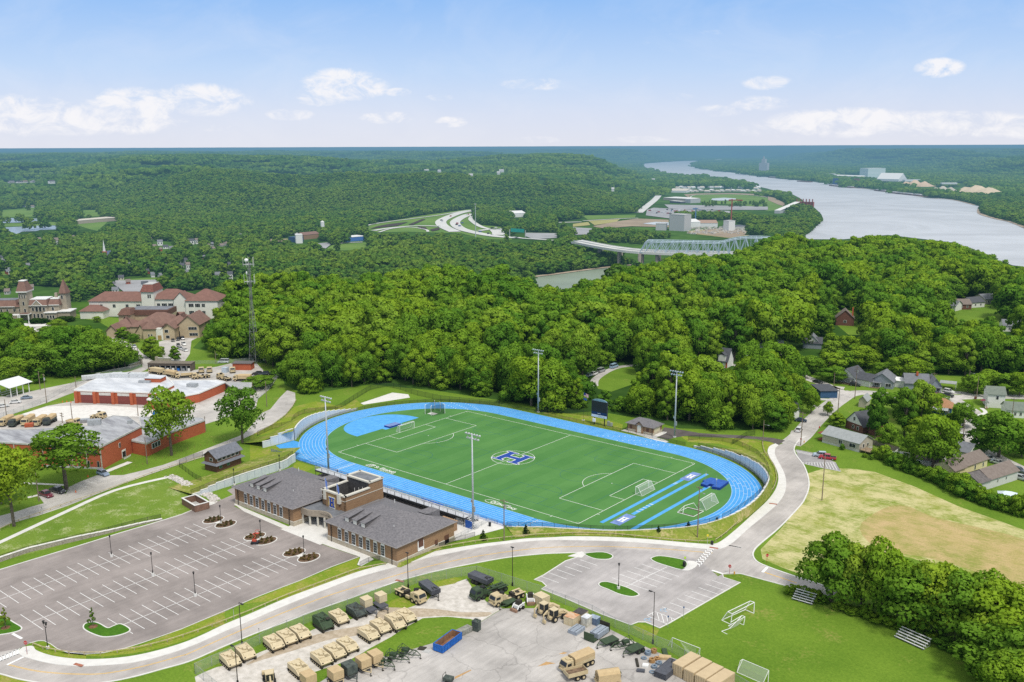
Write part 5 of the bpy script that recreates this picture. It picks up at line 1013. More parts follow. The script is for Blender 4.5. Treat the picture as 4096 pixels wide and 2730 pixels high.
def wing(x0,x1,y0,y1,ez,Bp,dx):
 b=MB();b.b2(x0,x1,y0,y1,1.35,ez-.35);b.bd('wall',Df,FH);b=MB();b.b2(x0-.12,x1+.12,y0-.12,y1+.12,0,1.2);b.bd('stone_base',stone,FH)
 b=MB();b.b2(x0-.1,x1+.1,y0-.1,y1+.1,1.2,1.36);b.b2(x0-.1,x1+.1,y0-.1,y1+.1,ez-.38,ez-.05);b.bd('string_course',Eg,FH)
 b=MB();hip(b,x0,x1,y0,y1,ez,Bp,.6,inset=10.6);b.bd('roof',Dr,FH)
 g=MB();g.b2(x0-.72,x1+.72,y0-.76,y0-.58,ez-.12,ez+.04);g.b2(x1+.58,x1+.76,y0-.72,y1+.72,ez-.12,ez+.04);g.b2(x0-.76,x0-.58,y0-.72,y1+.72,ez-.12,ez+.04);g.bd('gutter',Aa('gutter_grey',(.30,.28,.27),.5,amt=.1),FH)
 for x in(x0+1.6,x1-1.6):MB().b2(x-.08,x+.08,y0-.25,y0-.1,0,ez-.1).bd('downpipe',Aa('downpipe',(.05,.04,.035),.5,amt=.1),FH)
 for i in range(7):
  x=(x0+x1)/2-8.2+i*2.72;o=link('arched_window',WF,FH,(x,y0-.02,1.45));p_=link('pane',WPm,o)
 s=(Bp-ez)/((y1-y0)/2+.6)
 for i in range(3):
  x=(x0+x1)/2-5.0+i*3.1+dx;yf=y0+1.6;zf=ez+s*(yf-y0+.6);b=MB();b.add([(x-.75,yf,zf-.1),(x+.75,yf,zf-.1),(x+.75,yf,zf+1.3),(x-.75,yf,zf+1.3),(x-.75,yf+5.2,zf+s*5.2+.02),(x+.75,yf+5.2,zf+s*5.2+.02)],[(0,1,2,3),(1,5,2),(0,3,4)]);dm=b.bd('dormer',Aa('dormer_side',(.13,.12,.12),.9,amt=.1),FH)
  c=MB();c.add([(x-1,yf-.3,zf+1.3),(x+1,yf-.3,zf+1.3),(x+.9,yf+5.4,zf+s*5.2+.10),(x-.9,yf+5.4,zf+s*5.2+.10),(x-1,yf-.3,zf+1.46),(x+1,yf-.3,zf+1.46),(x+.9,yf+5.4,zf+s*5.2+.2),(x-.9,yf+5.4,zf+s*5.2+.2)],[(3,2,1,0),(4,5,6,7),(0,1,5,4),(1,2,6,5),(3,0,4,7)]);c.bd('dormer_roof',Dr,dm)
  MB().b2(x-.66,x+.66,yf-.04,yf-.01,zf+.1,zf+1.22).bd('louvre',Aa('louvre_cream',(.85,.83,.76),.7,amt=.04),dm)
 x=x1-8.5;b=MB();b.add([(x,y1+.2,ez+.1),(x+3.2,y1+.2,ez+.1),(x+3.2,y1+.2,ez+2),(x,y1+.2,ez+2),(x,y1-5,ez+2.3),(x+3.2,y1-5,ez+2.3)],[(1,0,3,2),(3,4,5,2),(0,4,3),(1,2,5)]);b.bd('rear_dormer',Dr,FH)
 for x,y in((x0+7,y1-3),(x1-6,y0+5)):MB().cy((x,y,ez+1),(x,y,ez+s*5+.6),.09,.09,6).bd('vent_pipe',Ay,FH)
wing(-36.1,-9.3,-83,-62.3,5.3,9.4,-2.2);wing(5.1,31.2,-83,-62.3,5.3,9.4,-2.0)
dr=Aa('door_brown',(.13,.06,.04),.6,amt=.1)
MB().b2(31.2,31.32,-75.5,-73.8,2.4,4.6).bd('door',dr,FH);MB().b2(31.2,31.32,-66,-64.4,.2,2.5).bd('door',dr,FH);MB().b2(31.2,31.32,-69.6,-68.6,1,2.4).bd('door',dr,FH)
o=link('arched_window',WF,FH,(31.25,-74.7,1.7));o.rotation_euler=(0,0,PI/2);o.scale=(1.5,1,.8)
b=MB();b.add([(31.3,-82.5,.9),(32.2,-82.8,.05),(31.3,-68,.05),(32.4,-68,.03),(31.3,-83.2,.02)],[(0,1,3,2),(0,4,1)]);Af('ramp_bank',b,bo.data.materials[0])
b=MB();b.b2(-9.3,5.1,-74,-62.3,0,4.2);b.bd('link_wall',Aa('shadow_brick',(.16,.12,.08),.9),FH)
lowr=[(-9.3,-62.3),(5.1,-62.3),(5.1,-80.2)]+[(5.1-1.6-i*.0,-80.2)for i in range(1)]+[(3.5-9.0*t,-80.2+1.9*mh.sin(PI*t))for t in np.linspace(.05,.95,12)]+[(-6.3,-80.4),(-9.3,-80.4)]
b=MB();b.pz(lowr,4.42,4.6);b.bd('porch_roof',Eh,FH)
b=MB();fr=[(5.1,-80.2),(3.5,-80.2)]+[(3.5-9.0*t,-80.2+1.9*mh.sin(PI*t))for t in np.linspace(.05,.95,12)]+[(-6.3,-80.4),(-9.3,-80.4)]
A,B2_=offset(fr,.02),offset(fr,-.35);n=len(fr);b.add([(p[0],p[1],3.0)for p in A]+[(p[0],p[1],4.75)for p in A]+[(p[0],p[1],3.0)for p in B2_]+[(p[0],p[1],4.75)for p in B2_],[q for i in range(n-1)for q in((i,i+1,n+i+1,n+i),(2*n+i,3*n+i,3*n+i+1,2*n+i+1),(n+i,n+i+1,3*n+i+1,3*n+i),(i,2*n+i,2*n+i+1,i+1))]);b.bd('curved_fascia',Aa('fascia_taupe',(.33,.28,.22),.8,amt=.06),FH)
Ck('porch_lettering','HIGHLANDS ATHLETIC COMPLEX',.42,(-.9,-78.75,3.95),(PI/2,0,0),An,FH,sx=.62)
for x,y in((-9,-80),(-6.1,-79.9),(-4.0,-78.9),(-1.6,-78.5),(.8,-78.8),(3.2,-79.9),(4.9,-80)):MB().b2(x-.2,x+.2,y-.2,y+.2,0,3.05).bd('column',Eg,FH)
tb=MB();x0,x1,y0,y1=-7.0,2.4,-74.6,-60.5
for q in((x0,x1,y0,y0+.4),(x0,x0+.4,y0,-65.5),(x1-.4,x1,y0,-65.5)):tb.b2(*q,4.0,8.7)
tb.b2(-7.0,2.4,-65.5,y1,4.0,10.2);tb.b2(-4.9,.4,y0-.5,y0,4.0,8.9);tb.bd('tower_wall',Df,FH)
c=MB()
for q in((x0-.25,x1+.25,y0-.25,y0+.6),(x0-.25,x0+.6,y0,-65.5),(x1-.6,x1+.25,y0,-65.5)):c.b2(*q,8.7,9.05)
for q in((x0-.25,x1+.25,-65.75,-65.0),(x0-.25,x1+.25,y1-.5,y1+.25),(x0-.25,x0+.5,-65.5,y1),(x1-.5,x1+.25,-65.5,y1)):c.b2(*q,10.2,10.6)
c.b2(x0-.08,x1+.08,y0-.08,y0+.3,7.35,7.5);c.b2(x0-.08,x0+.3,y0,-60.4,7.35,7.5);c.b2(x1-.3,x1+.08,y0,-60.4,7.35,7.5);c.b2(-5.6,-4.6,y0-.75,y0+.3,6.6,9.4);c.b2(.1,1.1,y0-.75,y0+.3,6.6,9.4);c.b2(-5.0,.5,y0-.6,y0+.2,8.9,9.35);c.bd('tower_coping',Eg,FH)
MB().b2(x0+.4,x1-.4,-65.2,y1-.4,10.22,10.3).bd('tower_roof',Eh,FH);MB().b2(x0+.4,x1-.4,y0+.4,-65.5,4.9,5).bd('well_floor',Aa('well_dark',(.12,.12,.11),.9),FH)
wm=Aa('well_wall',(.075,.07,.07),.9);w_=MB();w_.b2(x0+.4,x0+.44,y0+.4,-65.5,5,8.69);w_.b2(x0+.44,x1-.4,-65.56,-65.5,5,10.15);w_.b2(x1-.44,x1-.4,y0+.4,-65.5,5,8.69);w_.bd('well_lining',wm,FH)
for x in(-3.6,-1.8,-.2,1.2):MB().cy((x,-65.8,5),(x,-65.8,8.6-abs(x)*.3),.07,.07,6).bd('vent_pipe',Ay,FH)
b=MB();b.bx((-1.2,-72.5,5.5),(1,1,1));b.bx((.6,-72.8,5.4),(1.2,1,.8));b.bl((-.9,-71.8,6.1),.5);b.bd('rooftop_unit',Aq,FH)
eb=Ac('wall_emblem','blue and white letter H shield on the front of the field house tower','emblem',(-2.25,y0-.58,6.3),0)
sp_=[(-1.35,-1.9),(-1.7,-.6),(-1.3,.4),(-1.7,1.5),(-1.2,1.9),(1.2,1.9),(1.7,1.5),(1.3,.4),(1.7,-.6),(1.35,-1.9),(0,-2.2)]
b=MB();b.add([(x,0,z)for x,z in sp_],[tuple(range(len(sp_)))[::1]]);b.bd('shield',Aa('gold_letters',(.55,.40,.16),.6,amt=.1),eb)
for s,m_,dy in((1.12,Bo,-.03),(.95,Aa('emblem_blue',(.015,.06,.38),.5),-.06)):
 b=MB();hp=Ea(1.15,1.45,.6,.35);tr=tessellate_polygon([[Vector((p_[0],p_[1],0))for p_ in hp]]);b.add([(p_[0]*s,dy,p_[1]*s)for p_ in hp],[tuple(t_)for t_ in tr]);b.bd('letter',m_,eb)
Ck('stadium_lettering','STADIUM',.62,(0,-.04,2.0),(PI/2,0,0),Aa('gold_letters',(.55,.40,.16)),eb);Ck('town_lettering','HIGHLANDS',.5,(0,-.04,-1.95),(PI/2,0,0),Aa('gold_letters',(.55,.40,.16)),eb)
flagm=Aa('flag_blue',(.02,.12,.55),.8,c2=(.35,.45,.75),scale=1.6)
def flag(u,v,z,h,w,fh,lb,m,hang=.0,name='flag'):
 t=Ac(name,lb,'flag',(u,v,z));MB().cy((0,0,0),(0,0,h),.05,.035,6).bd('pole',An if z<1 else Ay,t)
 b=MB();n=8;vs=[]
 for i in range(n+1):
  f=i/n;x=w*f;vs+=[(x,.12*mh.sin(f*6),h-.1-hang*f),(x,.12*mh.sin(f*6+.5),h-.1-fh-hang*f)]
 b.add(vs,[(2*i,2*i+1,2*i+3,2*i+2)for i in range(n)]);b.bd('cloth',m,t);return t
flag(-5.1,-74.9,9.4,3.4,.9,2.4,'left blue and white flag hanging from the tower top',flagm,.8);flag(-.1,-75,9.4,3.0,.9,2.2,'right blue flag above the tower parapet',flagm,.8)
BL=Ac('bleachers','long aluminium bleachers with railings between the field house and the near straight','bleachers',(0,0,0))
bm=alu;rows=[(-48.3-.75*k,.55+.42*k)for k in range(6)]
for x0,x1 in((-35.5,-6.2),(-6.0,27.5)):
 for y,z in rows:MB().b2(x0,x1,y-.14,y+.14,z+.38,z+.43).bd('bench',bm,BL)
 d=MB();[d.b2(x0,x1,y-.37,y+.37,z-.03,z+.0)for y,z in rows];d.b2(x0,x1,-54.2,-52.6,2.72,2.78);d.bd('deck',bm,BL)
 u_=MB()
 for k in range(int((x1-x0)/3)+1):
  x=x0+k*3
  for y in(-48.4,-51,-54):u_.b2(x-.06,x+.06,y-.06,y+.06,0,.5+(-48.3-y)/.75*.42)
  u_.cy((x,-48.3,.3),(x,-54,2.6),.05,.05,5);u_.cy((x,-54,.1),(x,-51,1.9),.05,.05,5)
 u_.b2(x0,x1,-54.3,-54.15,2.3,2.75);u_.bd('frame',Aa('dark_steel',(.06,.065,.07),.6,metal=.3),BL)
r_=MB()
for x in np.arange(-35.5,28,1.9):r_.cy((x,-54.2,2.7),(x,-54.2,3.85),.03,.03,5)
for z in(3.2,3.5,3.85):r_.cy((-35.5,-54.2,z),(27.8,-54.2,z),.03,.03,5)
for x in(-35.5,-20,-6.1,10,27.6):
 for y,z in rows:r_.cy((x,y,z),(x,y,z+1.05),.03,.03,5)
 r_.cy((x,-48.3,1.6),(x,-54.2,3.85),.03,.03,5)
r_.cy((-35.5,-48,1.55),(27.6,-48,1.55),.03,.03,5)
for x in np.arange(-35.5,28,1.9):r_.cy((x,-48,0),(x,-48,1.55),.03,.03,5)
r_.bd('railing',alu,BL)
for k in range(3):b=MB();x=8.5+k*2.8;b.b2(x,x+1.8,-51.5,-50.2,2.3,2.5);b.b2(x,x+1.8,-51.6,-51.4,2.3,3.1);b.bd('blue_seat',Ef,BL)
st_=MB();
for k in range(7):st_.b2(27.8+k*.42,28.2+k*.42,-53.6,-51.9,2.45-k*.37,2.5-k*.37)
st_.cy((27.8,-53.6,3.5),(30.8,-53.6,1),.04,.04,5);st_.cy((27.8,-51.9,3.5),(30.8,-51.9,1),.04,.04,5);st_.bd('stairs',alu,BL);MB().b2(27.6,30,-54,-53.9,0,2.2).bd('blue_screen',Ef,BL)
t=Ac('storage_box','flat tan roofed store behind the right end of the bleachers','store',(0,0,0));MB().b2(22.2,27.2,-59.4,-56.8,0,2.6).bd('wall',Df,t);MB().b2(22,27.4,-59.6,-56.6,2.6,2.75).bd('roof',Aa('tan_roof',(.42,.27,.16),.9),t)
bk=MB();Ad(bk,[(-37,-62.1),(31,-62.1),(31,-47.6),(-37,-47.6)],.028);Af('rear_yard',bk,Ew)
def person(u,v,z,lb,Bc,bottom,h=1.75,rz=0,skin=None,hair=(.04,.03,.02)):
 """one continuous skinned figure"""
 t=Ac('person',lb,'person',(u,v,z),rz);s=h/1.75
 J={'pel':(0,0,.95),'ch':(0,0,1.32),'nk':(0,0,1.5),'hd':(0,.02,1.63),'lh':(-.10,0,.9),'lk':(-.11,.03,.5),'la':(-.12,-.02,.08),'lt':(-.12,.14,.05),'rh':(.10,0,.9),'rk':(.12,.05,.5),'ra':(.13,-.04,.08),'rt':(.14,.12,.05),'ls':(-.19,0,1.42),'le':(-.24,.0,1.13),'lw':(-.22,.12,.9),'rs':(.19,0,1.42),'re':(.25,.02,1.13),'rw':(.22,.16,.92)}
 R_={'pel':.14,'ch':.16,'nk':.06,'hd':.10,'lh':.10,'lk':.065,'la':.045,'lt':.04,'rh':.10,'rk':.065,'ra':.045,'rt':.04,'ls':.07,'le':.05,'lw':.035,'rs':.07,'re':.05,'rw':.035}
 E_=[('pel','ch'),('ch','nk'),('nk','hd'),('pel','lh'),('lh','lk'),('lk','la'),('la','lt'),('pel','rh'),('rh','rk'),('rk','ra'),('ra','rt'),('ch','ls'),('ls','le'),('le','lw'),('ch','rs'),('rs','re'),('re','rw')]
 ks=list(J);Am=bpy.data.meshes.new('body');Am.from_pydata([tuple(c*s for c in J[k])for k in ks],[(ks.index(a),ks.index(b_))for a,b_ in E_],[])
 m=Ca('clothes');nt=m.node_tree;d=nt.nodes.new('ShaderNodeBsdfDiffuse');tc_=nt.nodes.new('ShaderNodeTexCoord');sx_=nt.nodes.new('ShaderNodeSeparateXYZ');nt.links.new(tc_.outputs['Object'],sx_.inputs[0])
 sk_=skin or(.45,.28,.2);f=Ah(nt,'DIVIDE',sx_.outputs[2],1.75*s);rr=Aw(nt,f,[(0,(.03,.03,.03)),(.06,bottom),(.54,bottom),(.56,Bc),(.84,Bc),(.86,sk_)]);rr.node.color_ramp.interpolation='CONSTANT';nt.links.new(rr,d.inputs[0]);Bz(m,d.outputs[0]);Am.materials.append(m)
 o=link('body',Am,t);md=o.modifiers.new('skin','SKIN');
 if not Am.skin_vertices:return t
 for i,k in enumerate(ks):Am.skin_vertices[0].data[i].radius=(R_[k]*s,R_[k]*s)
 Am.skin_vertices[0].data[0].use_root=True;o.modifiers.new('sub','SUBSURF').levels=1
 MB().bl((0,-.01*s,1.69*s),.105*s).bd('hair',Aa('hair_dark',hair,.8),t);return t
person(-29.3,-50.5,1.5,'person in dark blue standing on the left part of the bleachers',(.02,.04,.12),(.02,.03,.08))
def goal(u,v,rz,lb,W=7.32,Hh=2.44,D=2,dt=.9,lean=0,z=0,scale=1,gr='soccer goals',cat='soccer goal',r=.085,net=True,tilt=None):
 t=Ac('soccer_goal',lb,cat,(u,v,z),rz,None);b=MB()
 w=W/2;P0=[(-w,0,0),(-w,0,Hh),(w,0,Hh),(w,0,0)];b.tb(P0,r,8)
 for s in(-1,1):b.tb([(s*w,0,Hh),(s*w,dt,Hh),(s*w,D,0),(s*w,0,0)],r*.7,6)
 b.tb([(-w,D,0),(w,D,0)],r*.7,6);b.tb([(-w,dt,Hh),(w,dt,Hh)],r*.5,6);b.bd('frame',Au,t)
 if net:
  c=MB();c.add([(-w,0,Hh),(w,0,Hh),(w,dt,Hh-.05),(-w,dt,Hh-.05),(w,D,0),(-w,D,0)],[(0,1,2,3),(3,2,4,5)]);c.add([(-w,0,0),(-w,0,Hh),(-w,dt,Hh),(-w,D,0),(w,0,0),(w,0,Hh),(w,dt,Hh),(w,D,0)],[(0,1,2,3),(4,5,6,7)]);c.bd('net',netm,t)
 if tilt:t.rotation_euler=tilt
 return t
goal(50.1,0,-PI/2,'white framed goal with net standing on the right goal line of the turf',D=2.3,dt=.9);
goal(-50.1,0,PI/2,'white framed goal on the left goal line in front of the blue landing mat',D=2,dt=.9)
goal(70.1,2,-PI/2+.0,'stored white goal with net standing on the grass inside the right bend',W=7.6,D=2.4)
t=Ac('soccer_goal','white goal frame lying on its back beside the stored goal in the right bend','soccer goal',(68.9,-5.8,0));b=MB();b.tb([(-1.9,-2.6,.08),(3.2,-2.6,.08),(3.4,2.9,.08),(-1.5,2.6,.08),(-1.9,-2.6,.08)],.09,6);b.tb([(-1.9,-2.6,.1),(-.6,-1.2,1.9),(.3,2.6,1.9),(1.2,3.4,.2)],.08,6);b.tb([(-.6,-1.2,1.9),(-.2,-2.6,.1)],.07,6);b.bd('frame',Au,t)
b=MB();b.b2(-1.9,3.2,-2.2,-1.9,.03,.12);b.b2(-1.9,3.2,2.1,2.4,.03,.12);b.bd('base_bar',Aa('brown_bar',(.16,.12,.1),.8),t)
def gp(Ab,lb,r=.07,net=None,nm='soccer_goal'):
 o=P(Ab[0]);t=Ac(nm,lb,'soccer goal',(o[0],o[1],0));b=MB();
 for ln in Ab[1]:q=[(P(p,z)[0]-o[0],P(p,z)[1]-o[1],z)for p,z in ln];b.tb(q,r,6)
 b.bd('frame',Au,t)
 if net:
  c=MB()
  for ln in net:q=[(P(p,z)[0]-o[0],P(p,z)[1]-o[1],z)for p,z in ln];c.add(q,[tuple(range(len(q)))])
  c.bd('net',netm,t)
 return t
h_=2.3
gp([H_(200,1170),[[(H_(190,1172),0),(H_(205,1062),h_),(H_(438,942),h_),(H_(432,1057),0)],[(H_(190,1172),0),(H_(95,1128),0)],[(H_(95,1128),.05),(H_(160,1040),h_),(H_(205,1062),h_)],[(H_(438,942),h_),(H_(395,928),h_),(H_(340,1018),.1),(H_(432,1057),0)],[(H_(160,1040),h_),(H_(395,928),h_)],[(H_(95,1128),0),(H_(340,1018),.05)]]],'large white goal on the lower right lawn above a bare patch',.09,[[(H_(160,1040),h_),(H_(395,928),h_),(H_(340,1018),.1),(H_(95,1128),.05)]])
gp([H_(160,1185),[[(H_(165,1188),0),(H_(340,1092),1.6),(H_(325,1178),0),(H_(285,1162),0)],[(H_(340,1092),1.6),(H_(308,1080),1.6),(H_(190,1150),.9)],[(H_(95,1245),0),(H_(180,1215),.2),(H_(300,1090),1.5)],[(H_(95,1245),0),(H_(155,1275),0)]]],'small toppled goal with torn net beside the large white goal',.07,[[(H_(165,1188),0),(H_(340,1092),1.6),(H_(270,1180),.3),(H_(180,1225),0)]])
gp([G3(1680,1130),[[(G3(1680,1130),0),(G3(1693,1008),2.3),(G3(2040,1142),2.3),(G3(2025,1275),0)],[(G3(1693,1008),2.3),(G3(1640,1110),0)],[(G3(2040,1142),2.3),(G3(1990,1250),0)]]],'goal with hanging net just behind the chain link fence',.06,[[(G3(1790,1055),1.6),(G3(1990,1130),2.2),(G3(1990,1250),.2),(G3(1900,1240),.1)]])
gp([O_(1955,680),[[(O_(1955,680),0),(O_(2015,545),2.2),(O_(2288,660),2.2),(O_(2280,790),0)],[(O_(2015,545),2.2),(O_(1990,560),2.2),(O_(1955,680),0)],[(O_(1955,680),0),(O_(2230,800),0)],[(O_(2288,660),2.2),(O_(2225,800),0)]]],'white goal at the bottom of the lawn beyond the tan containers',.06,[[(O_(1955,680),0),(O_(2015,545),2.2),(O_(2288,660),2.2),(O_(2225,800),0)]])
matb=Aa('mat_blue',(.025,.11,.45),.55,amt=.1,scale=.8);matb2=Aa('mat_blue_deep',(.015,.05,.30),.55,amt=.1);matp=Aa('mat_faded',(.20,.30,.62),.7,amt=.2,scale=.5)
t=Ac('high_jump_mat','blue high jump landing mat at the edge of the round blue apron','landing mat',(-58.2,.4,0));MB().bx((0,0,.3),(3,5.6,.6)).bd('foam_block',matb2,t);MB().bx((0,0,.63),(2.9,5.5,.06)).bd('top_cover',matp,t)
t=Ac('pole_vault_mat','big blue pole vault landing mat with cut out corners beyond the runways','landing mat',(64.5,18.2,0));pv=[(-3.2,3.6),(2.8,4),(3.1,1),(3.4,-3),(.9,-3.4),(.9,-1.6),(-.7,-1.6),(-.7,-3.6),(-2.9,-3.2),(-3.1,-.6),(-3.8,-.4)]
MB().pz(pv,0,.8).bd('foam_block',matb2,t);MB().pz([(x*.98,y*.98)for x,y in pv],.8,.86).bd('top_cover',matb,t)
for x,y in((62.1,17.2),(66.6,15.4)):t=Ac('vault_standard','thin pole vault upright %s the big blue mat'%('on the left side of' if x<64 else 'on the near side of'),'vault standard',(x,y,0));MB().cy((0,0,0),(0,0,4.4),.05,.04,6).bd('upright',Aq,t);MB().bx((0,0,3.2),(.3,.2,.5)).bd('slider',Au,t);MB().bx((0,0,.05),(.8,.8,.1)).bd('foot',Aq,t)
for(cx,cy),lb in(((55.1,20.6),'faded blue sand pit cover with a white H at the upper runway end'),((57.9,-22.4),'faded blue sand pit cover with a white H at the lower runway end')):
 t=Ac('sandpit_cover',lb,'cover',(cx,cy,0));MB().bx((0,0,.06),(3.2,8.4,.06)).bd('sheet',matp,t);b=MB();Ad(b,[(x,y)for x,y in Ea(1.05,1.7,.55,.4)],.10);b.bd('letter',Bo,t)
t=Ac('discus_cage','throwing cage of curved white posts behind the left end of the turf','cage',(-58,22.6,0));cg=[(-1.9,-3.3),(1.4,-3.4),(3.4,2.2),(-3.4,3.6),(0,3.2)]
for x,y in cg:MB().tb([(x,y,0),(x,y,3.6),(x*.85,y*.85,4)],.09,6).bd('post',Au,t)
b=MB();o_=[cg[0],cg[3],cg[4],cg[2],cg[1]]
for a_,c_ in zip(o_[:-1],o_[1:]):b.add([(a_[0],a_[1],0),(c_[0],c_[1],0),(c_[0]*.9,c_[1]*.9,3.8),(a_[0]*.9,a_[1]*.9,3.8)],[(0,1,2,3)])
b.bd('net',Bf,t);MB().bx((0,-1.2,.1),(3.2,2.6,.1)).bd('slab',Cd,t)
t=Ac('scoreboard','large dark scoreboard on two posts behind the far straight','scoreboard',(1,49.2,0),a0*0+0.02)
for x in(-2.2,2.2):MB().b2(x-.14,x+.14,-.14,.14,0,3.6).bd('post',An,t)
MB().b2(-3.4,3.4,-.3,.3,3.0,9.2).bd('cabinet',Aa('board_frame',(.05,.055,.06),.5),t);MB().b2(-3.25,3.25,-.36,-.31,5.2,9.1).bd('screen',Aa('screen_off',(.022,.023,.027),.35,amt=.1),t);MB().b2(-3.3,3.3,-.36,-.31,4.1,5.1).bd('sponsor_panel',Aa('panel_navy',(.01,.035,.11),.5,amt=.3,scale=4),t)
MB().b2(-3.35,3.35,-.37,-.31,3.05,4.0).bd('name_panel',Aa('panel_white',(.6,.66,.74),.5,amt=.06),t);Ck('panel_lettering','HOME',.45,(0,-.38,4.6),(PI/2,0,0),Bo,t);Ck('panel_lettering','HIGHLANDS',.5,(1,-.39,3.5),(PI/2,0,0),Aa('panel_grey',(.35,.38,.42)),t)
b=MB();ar=[(3.2*mh.cos(a_),9.1+.9*mh.sin(a_))for a_ in np.linspace(0,PI,14)];b.add([(x,-.25,z)for x,z in ar]+[(x,.2,z)for x,z in ar],[tuple(range(14))[::-1],tuple(range(14,28))]+[(i,i+1,i+15,i+14)for i in range(13)]);b.bd('arch_sign',Aa('arch_truss',(.20,.34,.42),.5,amt=.3,scale=4),t)
bx_=P(M_(1247,350));t=Ac('utility_cabinet','small white cabinet on a post in front of the scoreboard','cabinet',(bx_[0],bx_[1]-.6,0));MB().cy((0,0,0),(0,0,1.3),.1).bd('post',An,t);MB().bx((0,0,1.9),(1.1,.5,1.3)).bd('case',Au,t)
bx_=P(M_(1387,365));t=Ac('utility_cabinet','grey equipment frame on the grass right of the scoreboard','cabinet',(bx_[0],bx_[1],0));MB().bx((-.6,0,.9),(.9,.6,1.7)).bx((.7,0,.7),(.8,.6,1.3)).bd('case',Aq,t);MB().bx((0,0,.15),(2.2,.8,.2)).bd('stand',Aq,t)
fb=P(M_(1137,312));usm=Ca('flag_stripes');nt=usm.node_tree;d=nt.nodes.new('ShaderNodeBsdfDiffuse');tc_=nt.nodes.new('ShaderNodeTexCoord');sx_=nt.nodes.new('ShaderNodeSeparateXYZ');nt.links.new(tc_.outputs['Object'],sx_.inputs[0])
st2=Ah(nt,'GREATER_THAN',Ah(nt,'FRACT',Ah(nt,'MULTIPLY',sx_.outputs[2],4)),.5);c=Bb(nt,st2,(.75,.72,.7),(.5,.04,.05));can=Ah(nt,'MULTIPLY',Ah(nt,'LESS_THAN',sx_.outputs[0],.95),Ah(nt,'GREATER_THAN',sx_.outputs[2],9.9));c=Bb(nt,can,c,(.03,.05,.2));nt.links.new(c,d.inputs[0]);Bz(usm,d.outputs[0])
t=flag(fb[0],fb[1],0,11,2.2,1.3,'tall black flagpole with a red and white striped flag beside the scoreboard',usm,.45,'flagpole')
b=MB();b.add([(0,0,9),(1.5,.1,8.7),(1.5,.1,7.9),(0,0,8.1)],[(0,3,2,1)]);b.bd('lower_flag',Aa('flag_state_blue',(.05,.12,.35),.8),t);MB().cy((0,0,0),(0,0,.15),.6,.6,10).bd('footing',Cd,t)
t=Ac('storage_hut','small brown brick hut with grey hipped roof and arched white door by the far straight','hut',(12.4,50.4,0));L_h,D_h=10.8,6.3
MB().b2(0,L_h,0,D_h,.9,2.9).bd('wall',Df,t);MB().b2(-.1,L_h+.1,-.1,D_h+.1,0,.9).bd('stone_base',stone,t);b=MB();hip(b,0,L_h,0,D_h,2.9,4.9,.7);b.bd('roof',Dr,t)
b=MB();b.add([(3.6,-.7,2.9),(7.2,-.7,2.9),(5.4,-.7,4.5),(5.4,3.4,4.5),(7.2,2.0,2.9),(3.6,2,2.9)],[(1,4,3,2),(0,2,3,5)]);b.bd('gable_roof',Dr,t);b=MB();b.b2(3.9,6.9,-.5,0,0,2.9);b.add([(3.9,-.5,2.9),(6.9,-.5,2.9),(5.4,-.5,4.2)],[(0,1,2)]);b.bd('gable_wall',Df,t)
b=MB();b.b2(4.6,6.2,-.58,-.5,.05,2.2);b.add([(4.6+.8+.8*mh.cos(a_),-.58,2.2+.9*mh.sin(a_))for a_ in np.linspace(0,PI,10)],[tuple(range(10))[::-1]]);b.bd('arched_door',Eg,t)
for x in(1.6,8.6):MB().b2(x-.5,x+.5,-.06,-.0,.05,2.2).bd('door',dr,t)
MB().b2(L_h+.02,L_h+.08,.8,4.8,.1,2.7).bd('roller_door',Aa('door_cream',(.62,.56,.38),.6,amt=.06),t)
for x in(.2,L_h-.2):MB().b2(x-.07,x+.07,-.2,-.1,0,2.9).bd('downpipe',An,t)
"""press hut left of the field house"""
q0,q1,q2=P(C1(2270,368)),P(D_(155,245)),P(C1(2130,330))
a_=mh.atan2(q1[1]-q0[1],q1[0]-q0[0]);Lq=mh.hypot(q1[0]-q0[0],q1[1]-q0[1])
bh=Ac('press_hut','two storey brown wooden hut with white windows and grey roof below the big trees','hut',(q0[0],q0[1],0),a_);brw=Aa('siding_brown',(.15,.075,.045),.8,amt=.12,scale=3,sk=(.3,.3,6));Dh=5.4
MB().b2(0,Lq,0,Dh,0,5).bd('wall',brw,bh);b=MB();Bm(b,0,Lq,0,Dh,5,6.9,.6);b.bd('roof',Aa('shingle_blue',(.19,.20,.23),.9,c2=(.13,.14,.16)),bh);b=MB();b.add([(0,0,5),(0,Dh,5),(0,Dh/2,6.8),(Lq,0,5),(Lq,Dh,5),(Lq,Dh/2,6.8)],[(1,0,2),(3,4,5)]);b.bd('gable_wall',brw,bh)
b=MB();b.add([(-1,-1.1,2.4),(Lq+1,-1.1,2.4),(Lq+.3,0,3),(-.3,0,3),(-1,Dh+.8,2.4),(-.3,Dh,3),(Lq+1,Dh+.8,2.4),(Lq+.3,Dh,3)],[(0,1,2,3),(4,0,3,5),(1,6,7,2)]);b.bd('skirt_roof',Aa('shingle_blue',(.19,.20,.23)),bh)
for i in range(5):o=MB().b2(.5+i*(Lq-1)/5,.5+(i+.82)*(Lq-1)/5,-.08,0,3.45,4.5).bd('window',Ay,bh);MB().b2(.62+i*(Lq-1)/5,.38+(i+.82)*(Lq-1)/5,-.11,-.09,3.55,4.4).bd('pane',Br,o)
for x in(1,4.2):o=MB().b2(x,x+1.2,-.08,0,1,2).bd('window',Aa('green_glass_frame',(.3,.45,.35),.5),bh);MB().b2(x+.1,x+1.1,-.11,-.09,1.1,1.9).bd('pane',Aa('green_glass',(.03,.12,.08),.2),o)
